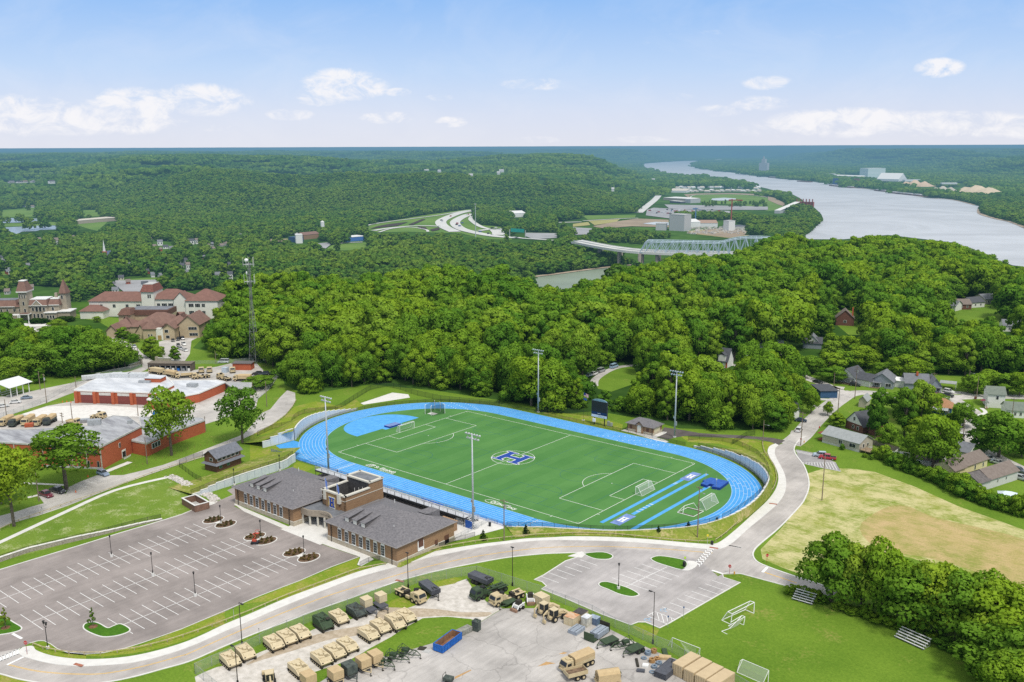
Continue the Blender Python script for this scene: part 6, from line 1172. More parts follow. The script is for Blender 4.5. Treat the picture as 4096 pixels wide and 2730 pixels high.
o=MB().b2(-.08,0,1.6,3,3.45,4.5).bd('window',Ay,bh);MB().b2(-.11,-.09,1.7,2.9,3.55,4.4).bd('pane',Br,o);MB().b2(Lq-1.6,Lq-.7,-.08,0,0,2.1).bd('door',dr,bh)
t=Ac('refuse_enclosure','brown walled refuse enclosure open to the sky at the top corner of the car park','enclosure',(-43.2,-91.6,0),-.12);e=MB()
for q in((-4.2,4.2,-2.2,-1.9),(-4.2,4.2,1.9,2.2),(-4.2,-3.9,-1.9,1.9),(3.9,4.2,-1.9,1.9)):e.b2(*q,0,2)
e.bd('wall',Aa('enclosure_brown',(.20,.115,.08),.85,amt=.12),t);c=MB()
for q in((-4.3,4.3,-2.3,-1.8),(-4.3,4.3,1.8,2.3),(-4.3,-3.8,-1.8,1.8),(3.8,4.3,-1.8,1.8)):c.b2(*q,2,2.12)
c.bd('coping',Cd,t);MB().b2(-3.9,3.9,-1.9,1.9,.0,.05).bd('floor',Ce,t);MB().b2(4.2,4.28,-1.8,1.8,.1,1.9).bd('gate',Aa('gate_brown',(.24,.14,.10),.7),t)
rk=MB();rng_=rd.Random(3);ln=Cn(PS([(1790,415),(1880,455),(1960,500),(2040,545),(2130,580),(2200,620),(2260,665)],C1),60)
for p_ in ln:
 for k in range(9):
  x,y=p_[0]+rng_.uniform(-1.3,1.3),p_[1]+rng_.uniform(-1.3,1.3);s=rng_.uniform(.15,.36);rk.bx((x,y,s*.4),(s*2,s*1.6,s*1.4),rng_.uniform(0,3),0,rng_.uniform(-.4,.4))
tag(rk.bd('riprap_stones',Aa('riprap',(.66,.62,.58),.9,amt=.2,scale=2)),'band of pale broken stone from the footpath down to the refuse enclosure','stones',kind='stuff')
lf=P(D_(285,1005));t=Ac('aerial_lift','small red aerial work lift parked beside the planted island','lift',(lf[0],lf[1],0),.5);rl=Aa('lift_red',(.55,.09,.05),.5,amt=.1)
b=MB();b.bx((0,0,.55),(1.8,1,.45));b.bd('chassis',Aa('lift_dark',(.04,.04,.05),.6),t)
for x,y in((-.7,-.55),(.7,-.55),(-.7,.55),(.7,.55)):MB().cy((x,y-.1,.35),(x,y+.1,.35),.35,.35,12).bd('wheel',Ee,t)
b=MB();b.bx((-.2,0,1),(1.1,.6,.5));b.tb([(-.6,0,1.2),(.3,0,2.2),(-.5,0,2.9),(.5,0,3.2)],.12,6);b.bd('boom',rl,t);b=MB();b.bx((.8,0,3.1),(.8,.9,.1));b.tb([(.4,-.45,3.1),(.4,-.45,3.9),(1.2,-.45,3.9),(1.2,.45,3.9),(.4,.45,3.9),(.4,-.45,3.9)],.035,5);b.bd('basket',rl,t)
"""low brown shrubs: built as small leafy mounds"""
SHR=Co('shrub_kind',77,5,160,.11,'broad',Cy('leaves_brown',(.06,.05,.02),(.20,.17,.07)))
for a_,b_ in(((-30.3,-94.3),(-24.9,-94.0)),((-11.7,-94.0),(-6.9,-93.9)),((4.8,-93.9),(10.3,-93.6))):
 for cx,cy in(a_,b_):
  for k in range(9):
   an=k*2.4;r=.5+.55*mh.sqrt(k)*.8;o=link('shrub',SHR,None,(cx+r*mh.cos(an)*.9,cy+r*mh.sin(an)*1.25,.1),rd.uniform(0,6));o.scale=(.95,.95,.75)
   tag(o,'low brownish shrub in the mulch of a kidney shaped car park island','shrub','low shrubs on the mulched islands')
Ap=Aa('army_sand',(.60,.49,.30),.7,c2=(.52,.42,.25),scale=1.2);Cg=Aa('army_sand_light',(.66,.56,.37),.7,c2=(.58,.48,.31),scale=1.2);canv=Aa('canvas_sand',(.58,.44,.25),.9,c2=(.50,.37,.21),scale=1.5,bump=.3)
Bg=Aa('army_green',(.055,.09,.045),.7,c2=(.04,.065,.035),scale=1.4);Cq=Aa('army_camo',(.10,.12,.10),.75,c2=(.035,.045,.045),scale=1.1);Bh=Aa('under_dark',(.05,.045,.035),.85,amt=.2);rack=Aa('rack_grey',(.10,.105,.125),.6,c2=(.07,.075,.09),scale=1.5)
Eo={}
def Ch(r,w,hub):
 k=(r,w,hub.name)
 if k not in Eo:
  b=MB();b.cy((0,-w/2,0),(0,w/2,0),r,r,14);b.cy((0,-w/2-.02,0),(0,w/2+.02,0),r*.5,r*.5,10,1);Eo[k]=b.mesh('wheel',[Ee,hub])
 return Eo[k]
def loft(b,sec,mi=0):
 """sections along x: (x, half width bottom, z bottom, half width mid, z mid, half width top, z top)"""
 vs=[]
 for x,wb,zb,wm,zm,wt_,zt in sec:vs+=[(x,-wb,zb),(x,-wm,zm),(x,-wt_,zt),(x,wt_,zt),(x,wm,zm),(x,wb,zb)]
 n=len(sec);fs=[]
 for i in range(n-1):
  for j in range(6):a=i*6+j;c=i*6+(j+1)%6;fs.append((a,c,c+6,a+6))
 fs+=[tuple(range(6))[::-1],tuple(range((n-1)*6,n*6))];fs[-2]=tuple(range(6))[::-1]
 return b.add(vs,[f[::-1]for f in fs],mi)
def Ei(name,lb,m,loc,rz,gr,high=False):
 t=Ac(name,lb,'armoured vehicle',loc,rz,gr);h=1.86 if not high else 2.45;w=1.34
 b=MB();b.add([(-2.4,-w,.95),(-2.4,-w,h),(1.1 if not high else .3,-w,h),(2.05,-w,1.25),(2.43,-w,1.05),(2.0,-w,.5),(-2.2,-w,.5)]+[(-2.4,w,.95),(-2.4,w,h),(1.1 if not high else .3,w,h),(2.05,w,1.25),(2.43,w,1.05),(2.0,w,.5),(-2.2,w,.5)],[tuple(range(7)),tuple(range(13,6,-1))]+[(i,i+7,(i+1)%7+7,(i+1)%7)for i in range(7)])
 b.bd('hull',m,t);dk=Bh
 for s in(-1,1):
  b=MB();b.bx((0,s*1.18,.42),(4.3,.38,.72));b.cy((-2.05,s*1.18-.19,.5),(-2.05,s*1.18+.19,.5),.34,.34,12);b.cy((2.05,s*1.18-.19,.5),(2.05,s*1.18+.19,.5),.34,.34,12);tr=b.bd('track',dk,t)
  for k in range(5):link('road_wheel',Ch(.30,.1,m),tr,(-1.55+k*.78,s*1.385,.32))
 b=MB();b.cy((-.2,.0,h),(-.2,0,h+.24),.42,.36,12);b.bx((.35,0,h+.16),(.7,.1,.12));b.bd('cupola',m,t);dt=Aa('hatch_shade',(.36,.29,.17),.8)if m is Cg else Bh;MB().cy((-.2,0,h),(-.2,0,h+.05),.62,.62,16).bx((-1.4,0,h+.02),(1.5,1.7,.04)).bx((1.15,0,h-.03),(.07,2.5,.06)).bx((.95,.62,h+.02),(1,.9,.04)).bd('seam',dt,t)
 MB().cy((.75,-.75,h),(.75,-.75,h+.10),.3,.3,10).bd('hatch',m,t);MB().bx((-1.4,0,h+.05),(1.3,1.5,.09)).bd('cargo_hatch',m,t)
 b=MB();b.bx((1.72,0,1.62),(.06,2.1,.72),0,0,-.62);b.bx((2.28,0,1.02),(.12,2.3,.1));b.bd('trim_vane',m,t)
 for s in(-1,1):MB().bx((2.2,s*1.0,1.22),(.14,.3,.2)).bd('headlight',dk,t)
 b=MB();b.bx((-2.0,.9,h+.09),(.5,.5,.16));b.bx((-1.9,-.9,h+.07),(.7,.4,.12));b.cy((-1.2,-1.1,h),(-1.2,-1.1,h+.35),.03,.02,5);b.bx((-.9,1.1,h+.06),(1,.25,.1));b.bd('deck_fittings',m,t)
 if high:b=MB();b.bx((.2,-.2,h+.18),(1.0,.8,.35));b.bx((.95,-.2,h+.15),(.9,.12,.1));b.bd('weapon_station',m,t)
 return t
HD=-.18
def Dt(p,hd=HD):
 u,v=P(p);return(u-2.2*mh.cos(hd)-1.3*mh.sin(-hd)*0-(-1.3)*mh.sin(hd)*1,v-2.2*mh.sin(hd)+1.3*mh.cos(hd),0)
GA_='sand coloured tracked carriers parked in rows on the gravel'
Ej=None
for p,lb in((G1(510,1440),'leftmost sand carrier of the row along the road fence'),(G1(700,1347),'sand carrier second from the left beside the road fence'),(G1(1062,1222),'sand carrier at the left of the fenceside group of three'),(G1(1228,1152),'middle sand carrier of the fenceside group of three'),(G1(1400,1088),'sand carrier at the right of the fenceside group of three'),(G1(1888,888),'sand carrier between the green and the camouflaged carrier'),(G1(1385,1557),'sand carrier standing alone at the near end of the inner row'),(G1(1672,1420),'left one of three sand carriers in the inner row above the grass'),(G1(1840,1335),'middle one of three sand carriers in the inner row above the grass'),(G1(2000,1253),'right one of three sand carriers in the inner row above the grass'),(G2(-52,1103),'sand carrier at the left of the inner group of four'),(G2(98,1010),'second sand carrier of the inner group of four'),(G2(420,875),'sand carrier at the right end of the inner group of four, nearest the dirt track')):
 if Ej is None:Ej=Ei('tracked_carrier',lb,Cg,Dt(p),HD,GA_);Eu(Ej)
 else:dup(Ej,Dt(p),HD+rd.uniform(-.03,.03),lb)
Ei('tracked_carrier','taller sand coloured command carrier third in the inner group of four',Cg,Dt(G2(288,965)),HD,GA_,True)
Ei('tracked_carrier','plain dark green tracked carrier with a raised roof and weapon box',Bg,Dt(G1(1690,968)),HD,None,True);Ei('tracked_carrier','dark camouflaged tracked carrier at the right end of the fenceside row',Cq,Dt(G1(2112,805)),HD,None)
def Cr(lb,m,loc,rz,kind='canvas',L=7.2,name='army_truck',cab=None,gr=None):
 t=Ac(name,lb,'army truck',loc,rz,gr);h=L/2;cm=cab or m
 MB().bx((-.3,0,.95),(L-.6,.9,.35)).bx((0,0,.75),(L*.5,1.9,.4)).bd('chassis',Bh,t)
 big=kind in('tractor','rack8');cl=1.9 if not big else 2.3;x0=h-cl
 b=MB();b.add([(x0,-1.2,.8),(h-.1,-1.2,.8),(h,-1.15,1.7),(h-.45,-1.05,2.7),(x0,-1.05,2.75),(x0,1.2,.8),(h-.1,1.2,.8),(h,1.15,1.7),(h-.45,1.05,2.7),(x0,1.05,2.75)],[(0,1,2,3,4),(9,8,7,6,5),(0,5,6,1),(1,6,7,2),(2,7,8,3),(3,8,9,4),(4,9,5,0)]);c_=b.bd('cab',cm,t)
 MB().add([(h+.01,-1,1.78),(h+.01,1,1.78),(h-.40,.92,2.58),(h-.40,-.92,2.58)],[(0,1,2,3)]).bd('windscreen',Br,c_)
 b=MB()
 for s in(-1,1):b.bx((x0+cl*.55,s*1.14,2.05),(cl*.5,.06,.55))
 b.bd('side_window',Br,c_);MB().bx((h+.05,0,.85),(.2,2.3,.35)).bd('bumper',cm,t)
 for s in(-1,1):MB().cy((h+.1,s*.9,1.25),(h+.2,s*.9,1.25),.14,.14,8).bd('headlight',Br,t)
 ax=[h-1.1,-h+1.9,-h+.7]if kind in('canvas','bed','bed_open','van_box')else[h-.9,h-2.4,-h+2.2,-h+.8]
 for x in ax:
  for s in(-1,1):link('wheel',Ch(.62,.42,m),t,(x,s*1.02,.62))
 bl=x0-.35;bx0=-h+.05
 if kind in('canvas','bed','bed_open'):
  b=MB();b.bx(((bl+bx0)/2,0,1.3),(bl-bx0,2.4,.14))
  for s in(-1,1):b.bx(((bl+bx0)/2,s*1.17,1.6),(bl-bx0,.08,.6))
  b.bx((bl-.04,0,1.6),(.08,2.3,.6));b.bx((bx0+.04,0,1.6),(.08,2.3,.6));b.bd('cargo_bed',m,t)
 if kind=='canvas':
  b=MB();pr=[(-1.2,1.75),(-1.2,2.75),(-.85,3.05),(.85,3.05),(1.2,2.75),(1.2,1.75)];b.add([(bx0,y,z)for y,z in pr]+[(bl,y,z)for y,z in pr],[(0,1,2,3,4,5)[::-1],(6,7,8,9,10,11)]+[(i,i+1,i+7,i+6)[::-1]for i in range(5)]);b.bd('canvas_cover',canv,t)
 if kind=='van_box':MB().bx(((bl+bx0)/2,0,2.1),(bl-bx0,2.4,1.7)).bd('shelter',m,t)
 if kind in('tractor','rack8'):
  b=MB();b.bx((x0-.5,0,1.7),(.8,2.1,1.3));b.bx((x0-1.3,.75,1.4),(.8,.5,.8));b.bx((-h+1.5,0,1.25),(2.6,1.0,.2));b.bd('engine_deck',m,t)
  MB().cy((x0-.35,.3,2.6),(x0-.35,.3,2.95),.6,.6,14).bd('spare_wheel',Ee,t)
  for s in(-1,1):
   b=MB();b.bx((x0-1.9,s*.95,.95),(1.2,.5,.6));b.bd('side_locker',m,t)
   b=MB();b.bx((-h+1.5,s*1.02,1.36),(3,.5,.08));b.bd('mudguard',m,t)
 if kind=='rack8':
  b=MB();b.tb([(-h+.2,-.6,1.5),(x0-1,-.6,1.6),(x0-.9,-.4,2.3)],.13,6);b.tb([(-h+.2,.6,1.5),(x0-1,.6,1.6),(x0-.9,.4,2.3)],.13,6);b.bx((-1.2,0,1.55),(1,1.4,.4));b.bx((x0-1.1,0,2.1),(.2,1.6,1.2));b.bd('load_arm',m,t)
 if kind=='tractor':b=MB();b.cy((-h+1.6,0,1.35),(-h+1.6,0,1.5),.55,.5,12);b.bx((-h+3.2,0,1.5),(.8,1.4,.5));b.bd('fifth_wheel',Bh,t)
 if kind in('canvas','bed_open')and name!='far_truck':b=MB();b.cy((x0+.6,0,2.75),(x0+.6,0,2.95),.5,.45,12);b.bx((x0+.3,.6,2.85),(.5,.4,.25));b.bd('roof_hatch',m,t)
 return t
def Bi(*ps):q=[P(p)for p in ps];return(sum(a[0]for a in q)/len(q),sum(a[1]for a in q)/len(q),0)
def Aj(a,b):a,b=P(a),P(b);return mh.atan2(b[1]-a[1],b[0]-a[0])
Cr('sand coloured eight wheeled tractor truck with a spare wheel on the gravel',Ap,Bi(G2(270,500),G2(500,600),G2(640,560),G2(380,420)),Aj(G2(300,500),G2(520,610)),'tractor',8.8)
Cr('dark green eight wheeled load handling truck in the corner of the compound',Bg,Bi(G2(1240,540),G2(1620,400)),Aj(G2(1600,420),G2(1220,560)),'rack8',9.6);Cr('sand coloured eight wheeled tractor truck beside the green one',Ap,Bi(G2(1500,605),G2(1820,490)),Aj(G2(1820,490),G2(1480,620)),'tractor',9.0)
Cr('sand coloured cargo truck with a canvas cover on the near concrete yard',Ap,Bi(G3(350,1460),G3(640,1310)),Aj(G3(640,1310),G3(300,1450)),'canvas',7.4)
def Fc(t,L=6.2,W=2.4,n=4,z0=1.0):
 for k in range(n):
  b=MB();b.bx((0,0,z0+k*.26),(L,W,.16));
  for s in(-1,1):b.bx((0,s*W/2*.96,z0+k*.26),(L,.12,.24))
  b.bx((L/2-.1,0,z0+k*.26),(.2,W*.8,.26));b.bd('flat_rack',rack,t)
 b=MB();b.bx((L/2-.9,.3,z0+n*.26),(1.3,.1,.15),.3);b.bx((L/2-.9,-.4,z0+n*.26),(1.3,.1,.15),-.2);b.bd('lifting_bar',Bh,t)
def Cs(lb,loc,rz,m=Bg,L=4.2,axles=2,kind='flat',W=2.2,name='army_trailer',low=False):
 t=Ac(name,lb,'trailer',loc,rz);z=.95
 b=MB()
 for s in(-1,1):b.bx((0,s*W*.42,z),(L,.14,.18))
 for k in range(5):b.bx((-L/2+L*k/4,0,z),(.12,W*.84,.14))
 b.tb([(L/2,-W*.4,z),(L/2+1.5,0,z-.15),(L/2,W*.4,z)],.09,6);b.bd('frame',m,t)
 for k in range(axles):
  for s in(-1,1):link('wheel',Ch(.52,.34,m),t,(-L*.18+(k-(axles-1)/2)*1.15,s*W*.5,.52))
 b=MB();b.cy((L/2+1.4,0,0),(L/2+1.4,0,z-.1),.06,.06,6);b.bx((L/2+1.4,0,.03),(.4,.4,.06));b.bd('drawbar_leg',Bh,t)
 if kind=='flat':MB().bx((0,0,z+.13),(L,W,.1)).bd('deck',m,t)
 if kind=='gear':
  b=MB();b.tb([(-L/2,-W*.4,z),(-L/2+.3,-W*.4,z+1.0),(L/2-1.2,0,z+.9),(L/2,0,z)],.06,5);b.tb([(-L/2,W*.4,z),(-L/2+.3,W*.4,z+1.0),(L/2-1.2,0,z+.9)],.06,5);b.bx((-.3,0,z+.35),(1.4,1,.5));b.tb([(-L/2+.3,-W*.4,z+1),(-L/2+.3,W*.4,z+1)],.06,5);b.bd('winch_gear',m,t)
 if kind=='box':
  b=MB();b.bx((0,0,z+1.05),(L*.95,W,1.75));b.bd('canvas_box',canv if m is not Cq else Cq,t);MB().bx((0,0,z+.1),(L,W*1.02,.2)).bd('bed',Bh,t)
 if kind=='racks':Fc(t,6.2,2.4,4,1.35)
 return t
Cs('trailer stacked with grey flat racks beside the sand tractor truck',Bi(G2(560,480),G2(800,560),G2(700,340)),Aj(G2(600,370),G2(770,500)),Bh,5.4,2,'racks');Cs('trailer stacked with grey flat racks at the top corner of the compound',Bi(G2(1180,330),G2(1400,360),G2(1400,320)),Aj(G2(1200,290),G2(1400,370)),Bh,5.4,2,'racks')
for a,b_,lb,k,m_ in((G3(900,1090),G3(820,1120),'green flat trailer next to the open green platform','flat',Bg),(G3(1090,1130),G3(1010,1150),'green trailer frame with winch gear between two flat trailers','gear',Bg),(G3(1220,1190),G3(1110,1240),'green flat trailer beside the piled tyres','flat',Bg),(G3(920,1490),G3(760,1510),'green flat trailer standing alone on the near concrete','flat',Bg),(G2(90,1360),G2(200,1400),'green winch trailer next to the tan canvas trailers','gear',Bg),(G2(250,1290),G2(350,1310),'middle green winch trailer on the yard edge','gear',Bg),(G2(400,1230),G2(520,1260),'rightmost green winch trailer beside the black mats','gear',Bg)):
 Cs(lb,Bi(a,a),Aj(a,b_),m_,3.6,2 if k=='flat' else 1,k)
for a,lb,m_ in((G1(1770,1600),'tan canvas box trailer nearest the bottom left of the yard',Ap),(G1(1945,1530),'green and brown camouflaged box trailer between tan ones',Cq),(G1(2120,1450),'tan canvas box trailer right of the camouflaged one',Ap),(G1(2270,1385),'tan canvas box trailer beside the winch trailers',Ap)):
 q=P(a);Cs(lb,(q[0],q[1]+1.2,0),HD,m_,2.7,1,'box',2.3)
q=P(G1(1490,1620));Cs('pale box trailer cut by the bottom edge of the yard',(q[0],q[1],0),HD,Ap,2.7,1,'box',2.3)
def bx(lb,p,d,rz,m,name='crate',cat='crate',z=0,lidm=None,ribs=0,parts=True):
 q=P(p)if len(p)==2 else p;t=Ac(name,lb,cat,(q[0],q[1],z),rz);MB().bx((0,0,d[2]/2),(d[0],d[1],d[2]-.02)).bd('body',m,t)
 b=MB();b.bx((0,0,d[2]),(d[0]+.06,d[1]+.06,.1));b.bd('lid',lidm or m,t)
 if ribs:
  b=MB()
  for k in range(ribs+1):
   x=-d[0]/2+d[0]*k/ribs
   for s in(-1,1):b.bx((x,s*d[1]/2,d[2]/2),(.07,.1,d[2]))
  for s in(-1,1):b.bx((s*d[0]/2,0,d[2]/2),(.1,.08,d[2]))
  b.bd('ribs',m,t)
 return t
HQ=Aj(G3(560,860),G3(840,860));R4=Aj(G3(470,990),G3(600,900))
rustp=Aa('rusted_lid',(.55,.24,.10),.9,c2=(.62,.50,.36),scale=1.2)
Cs('sand box trailer at the right behind the carriers',Bi(G2(70,640)),HD,rack,3.4,1,'flat');bx('sand coloured equipment box on the black flat trailer behind the carriers',G2(75,600),(2.2,2,1.7),HD,Cg,z=1.13,name='equipment_box',cat='equipment box');
Cs('dark flat trailer beside the camouflaged carrier',Bi(G1(2250,690)),HD,rack,3.4,1,'flat');bx('sand coloured equipment box above the camouflaged carrier',G1(2215,655),(2.2,2,1.7),HD,Cg,z=1.13,name='equipment_box',cat='equipment box')
bx('large sand coloured box behind the white skid loaders',G2(2090,585),(2.9,2.3,2.2),HD,Cg,name='equipment_box',cat='equipment box',ribs=3)
bx('sand container with a rusted lid beside the grey bundles',G3(430,830),(2.5,2.4,1.9),R4,Cg,lidm=rustp,ribs=4);bx('sand open crate behind the rusted container',G3(540,770),(2.4,2.3,1.8),R4,Cg,lidm=Aa('crate_dark',(.08,.07,.07)),ribs=3)
bx('white cabinet crate between the sand crates and the blue one',G3(615,850),(2,1.6,2.1),R4,Aa('cabinet_cream',(.62,.60,.52),.6),lidm=Aa('lid_white',(.72,.74,.76),.5));bx('blue grey steel crate behind the white cabinet',G3(715,830),(1.5,2,1.6),R4,Aa('crate_blue',(.13,.19,.30),.6),lidm=Aa('crate_lid_blue',(.35,.42,.52),.6),ribs=3)
bund=Aa('bundle_grey',(.36,.41,.47),.5,c2=(.26,.30,.36),scale=2)
def Fd(lb,p,rz,n=5,z=0,L=3.4,layers=3,name='bundle_stack'):
 q=P(p);t=Ac(name,lb,'bundles',(q[0],q[1],z),rz)
 for k in range(n):
  b=MB()
  for j in range(layers):b.bx((-L/2+L*(k+.5)/n,0,.15+j*.27),(L/n*.93,2.2,.24))
  b.bd('bundle',bund,t)
 b=MB()
 for s in(-.6,.6):b.bx((0,s,layers*.27+.05),(L+.02,.06,.02))
 b.bd('straps',An,t);return t
Fd('strapped grey bundles lying on the concrete in front of the crates',G3(490,930),R4)
q=P(G3(745,985));t=Ac('flat_platform','green open ended load platform carrying grey bundles','load platform',(q[0],q[1],0),R4);b=MB();b.bx((0,0,.3),(6.2,2.5,.25));b.bd('deck',Bg,t);MB().bx((-3.05,0,1.1),(.15,2.5,1.7)).bd('end_wall',Bg,t);MB().bx((3.05,0,1.1),(.15,2.5,1.9)).bd('end_wall',Bh,t)
q2=P(G3(775,975));t=Fd('grey bundles strapped on the green platform',G3(775,985),R4,6,.43,4.0,4);
q=P(G3(1605,1430));t=Ac('flat_rack_stack','stack of dark grey flat racks beside the sand containers','flat racks',(q[0]+.5,q[1],0),R4);Fc(t,6.2,2.6,5,.15)
contm=Aa('container_sand',(.60,.47,.29),.7,c2=(.54,.42,.26),scale=.9)
base_c=P(G3(1690,1500));
for k in range(4):
 o=P(O_(1275+k*118,700+k*62));Bv=6.06;rz=Aj(G3(1690,1420),G3(1940,1265));c=(o[0]+Bv/2*mh.cos(rz)+1.22*mh.cos(rz-PI/2),o[1]+Bv/2*mh.sin(rz)+1.22*mh.sin(rz-PI/2),0)
 c=(o[0]+Bv/2*mh.cos(rz)+1.22*mh.sin(rz),o[1]+Bv/2*mh.sin(rz)-1.22*mh.cos(rz),0)
 t=Ac('shipping_container','%s sand coloured shipping container of the row at the bottom of the yard'%('first (leftmost)','second','third','fourth (rightmost)')[k],'container',c,rz,'sand coloured containers side by side')
 MB().bx((0,0,1.3),(Bv,2.36,2.55)).bd('body',contm,t);b=MB()
 for i in range(20):b.bx((-Bv/2+.15+i*Bv/20,-1.2,1.3),(.12,.06,2.3));b.bx((-Bv/2+.15+i*Bv/20,1.2,1.3),(.12,.06,2.3))
 b.bd('corrugation',contm,t)
 for s in(-1,1):b=MB();b.bx((-Bv/2-.03,s*.6,1.3),(.06,1.1,2.4));d_=b.bd('door',contm,t);b=MB();b.bx((-Bv/2-.09,s*.35,1.3),(.04,.05,2.3));b.bx((-Bv/2-.09,s*.8,1.3),(.04,.05,2.3));b.bd('lock_bar',Aa('lock_bar',(.36,.28,.18),.6),d_)
a,b_,c_=P(G2(735,1185)),P(G2(850,1213)),P(G2(1085,1035));rz=mh.atan2(c_[1]-b_[1],c_[0]-b_[0]);Bw=mh.hypot(c_[0]-b_[0],c_[1]-b_[1]);t=Ac('dumpster','long open blue dumpster with rust brown inside on the concrete','dumpster',(b_[0]+Bw/2*mh.cos(rz)-1.15*mh.sin(rz),b_[1]+Bw/2*mh.sin(rz)+1.15*mh.cos(rz),0),rz);bl_=Aa('dumpster_blue',(.02,.14,.50),.55,amt=.15,scale=1.5)
w_=MB();
for s in(-1,1):w_.bx((0,s*1.15,.95),(Bw,.08,1.55))
for s in(-1,1):w_.bx((s*Bw/2,0,.95),(.08,2.3,1.55))
w_.bd('wall',bl_,t);b=MB()
for k in range(13):
 for s in(-1,1):b.bx((-Bw/2+Bw*k/12,s*1.22,.95),(.12,.12,1.5))
for s in(-1,1):b.bx((0,s*1.2,1.72),(Bw,.16,.1));b.bx((s*Bw/2,0,1.72),(.16,2.4,.1))
for y in(-.9,-.3,.3,.9):b.bx((-Bw/2-.06,y,.95),(.1,.1,1.5))
b.bd('ribs',bl_,t);b=MB();b.bx((0,0,.2),(Bw-.1,2.2,.1));
for s in(-1,1):b.bx((0,s*1.09,.95),(Bw-.1,.04,1.5));b.bx((s*(Bw/2-.06),0,.95),(.04,2.2,1.5))
b.bd('lining',Aa('dumpster_inside',(.20,.10,.07),.95,c2=(.34,.20,.10),scale=.8),t)
bx('flat grey crate between the blue dumpster and the open cabinet',G2(1100,960),(4.2,1.5,1.1),Aj(G2(1000,990),G2(1180,900)),Aa('crate_grey',(.30,.30,.26),.8),ribs=6);
q=P(G2(1245,930));t=Ac('open_cabinet','weathered grey green cabinet standing open with junk inside','cabinet',(q[0],q[1]+.7,0),HD-1.2)
b=MB();b.bx((-.65,0,1.1),(.08,1.5,2.2));b.bx((.65,0,1.1),(.08,1.5,2.2));b.bx((0,.72,1.1),(1.3,.06,2.2));b.bx((0,0,2.2),(1.5,1.6,.12));b.bd('case',Cq,t);b=MB();b.bl((0,.1,.8),.4,8,6);b.bx((0,0,.3),(1,1,.5));b.bd('contents',Aa('junk_tan',(.4,.36,.28),.9),t);b=MB();b.tb([(-.6,-.6,2.3),(-.2,.3,2.6),(.5,.6,2.35)],.08,5);b.bd('loose_pipes',Bg,t)
def Da(lb,p,d,rz,m,name='mat',cat='mat'):q=P(p);t=Ac(name,lb,cat,(q[0],q[1],0),rz);MB().bx((0,0,d[2]/2),d).bd('sheet',m,t);MB().bx((.1,.05,d[2]+.03),(d[0]*.8,d[1]*.8,.05)).bd('top_sheet',m,t)
Da('black rubber mats lying beside the winch trailers',G2(590,1145),(1.6,1.5,.08),.4,Bh);Da('pale boards lying beside the black mats',G2(648,1180),(1.7,1.3,.06),.3,Ce)
def tyre(lb,p,r=.55,w=.35,m=Ee,z=0,n=1,name='tyre'):
 q=P(p);t=Ac(name,lb,'tyre',(q[0],q[1],z),rd.uniform(0,3))
 for k in range(n):
  b=MB();N_s=16;M_s=8;vs=[((r-.2+.2*mh.cos(2*PI*j/M_s))*mh.cos(2*PI*i/N_s),(r-.2+.2*mh.cos(2*PI*j/M_s))*mh.sin(2*PI*i/N_s),w/2+k*w+w/2*mh.sin(2*PI*j/M_s))for i in range(N_s)for j in range(M_s)]
  b.add(vs,[(i*M_s+j,((i+1)%N_s)*M_s+j,((i+1)%N_s)*M_s+(j+1)%M_s,i*M_s+(j+1)%M_s)for i in range(N_s)for j in range(M_s)]);b.bd('casing',m,t)
hoseb=Aa('hose_brown',(.38,.22,.09),.8,amt=.2);Du=Aa('hose_blue_grey',(.20,.26,.33),.6,amt=.2)
for p,lb,m_,n_ in((G3(1385,1220),'stacked blue grey coil next to the brown one',Du,3),(G3(1460,1195),'brown wound coil at the back of the tyre pile',hoseb,3),(G3(1335,1270),'single pale ringed tyre lying on a board',Du,1),(G3(1435,1315),'brown stacked coil in the middle of the pile',hoseb,3),(G3(1500,1285),'small brown ring beside the tan sheet',hoseb,2),(G3(1525,1340),'blue grey tyre stack near the flat racks',Du,2),(G3(1465,1385),'grey tyre pair in front of the coils',Du,2),(G3(1440,1445),'grey tyre lying nearest the flat racks',Du,1)):tyre(lb,p,.65,.28,m_,0,n_,'coil')
Da('tan tarpaulin heap behind the tyre pile',G3(1600,1270),(2.4,1.3,.5),.5,canv,'tarpaulin','tarpaulin');Da('low dark netting heap along the fence',G3(1600,1215),(3.4,1,.4),-.9,Bg,'netting','netting');Da('dark notched steel plate lying on the concrete',G3(1250,1330),(3,.5,.3),-.9,Bh,'steel_plate','plate');Da('white sack heap in front of the brown coil',G3(1355,1365),(1.2,1.1,.35),.4,Au,'sacks','sacks');Da('grey scrap heap at the edge of the pile',G3(1295,1430),(1.6,1,.3),.5,rack,'scrap','scrap')
q=P(G3(500,1500));t=Ac('cargo_trailer','open sand coloured cargo trailer with earth in its bed next to the canvas truck','trailer',(q[0],q[1]-.6,0),Aj(G3(640,1530),G3(400,1567))+.15)
b=MB()
for s in(-1,1):b.bx((0,s*1.15,1.5),(4.2,.08,.8));b.bx((s*2.1,0,1.5),(.08,2.3,.8))
b.bx((0,0,1.1),(4.2,2.3,.1));b.bd('bed',Ap,t);MB().bx((0,0,1.25),(4,2.15,.25)).bd('earth',Aa('earth_load',(.22,.15,.10),.95,amt=.3),t)
for x in(-1.2,.1):
 for s in(-1,1):link('wheel',Ch(.55,.35,Ap),t,(x,s*1.05,.55))
q=P(G3(880,1600));t=Ac('canvas_truck_roof','rounded tan canvas truck cover cut by the bottom edge of the photo','army truck',(q[0],q[1],0),Aj(G3(1000,1530),G3(740,1567)));b=MB();b.bx((0,0,1.9),(4.4,2.3,1.7));b.cy((-2.2,0,2.3),(2.2,0,2.3),1.05,1.05,14);b.bd('canvas_cover',canv,t);MB().bx((0,0,.95),(4.8,2.2,.4)).bd('bed',Ap,t)
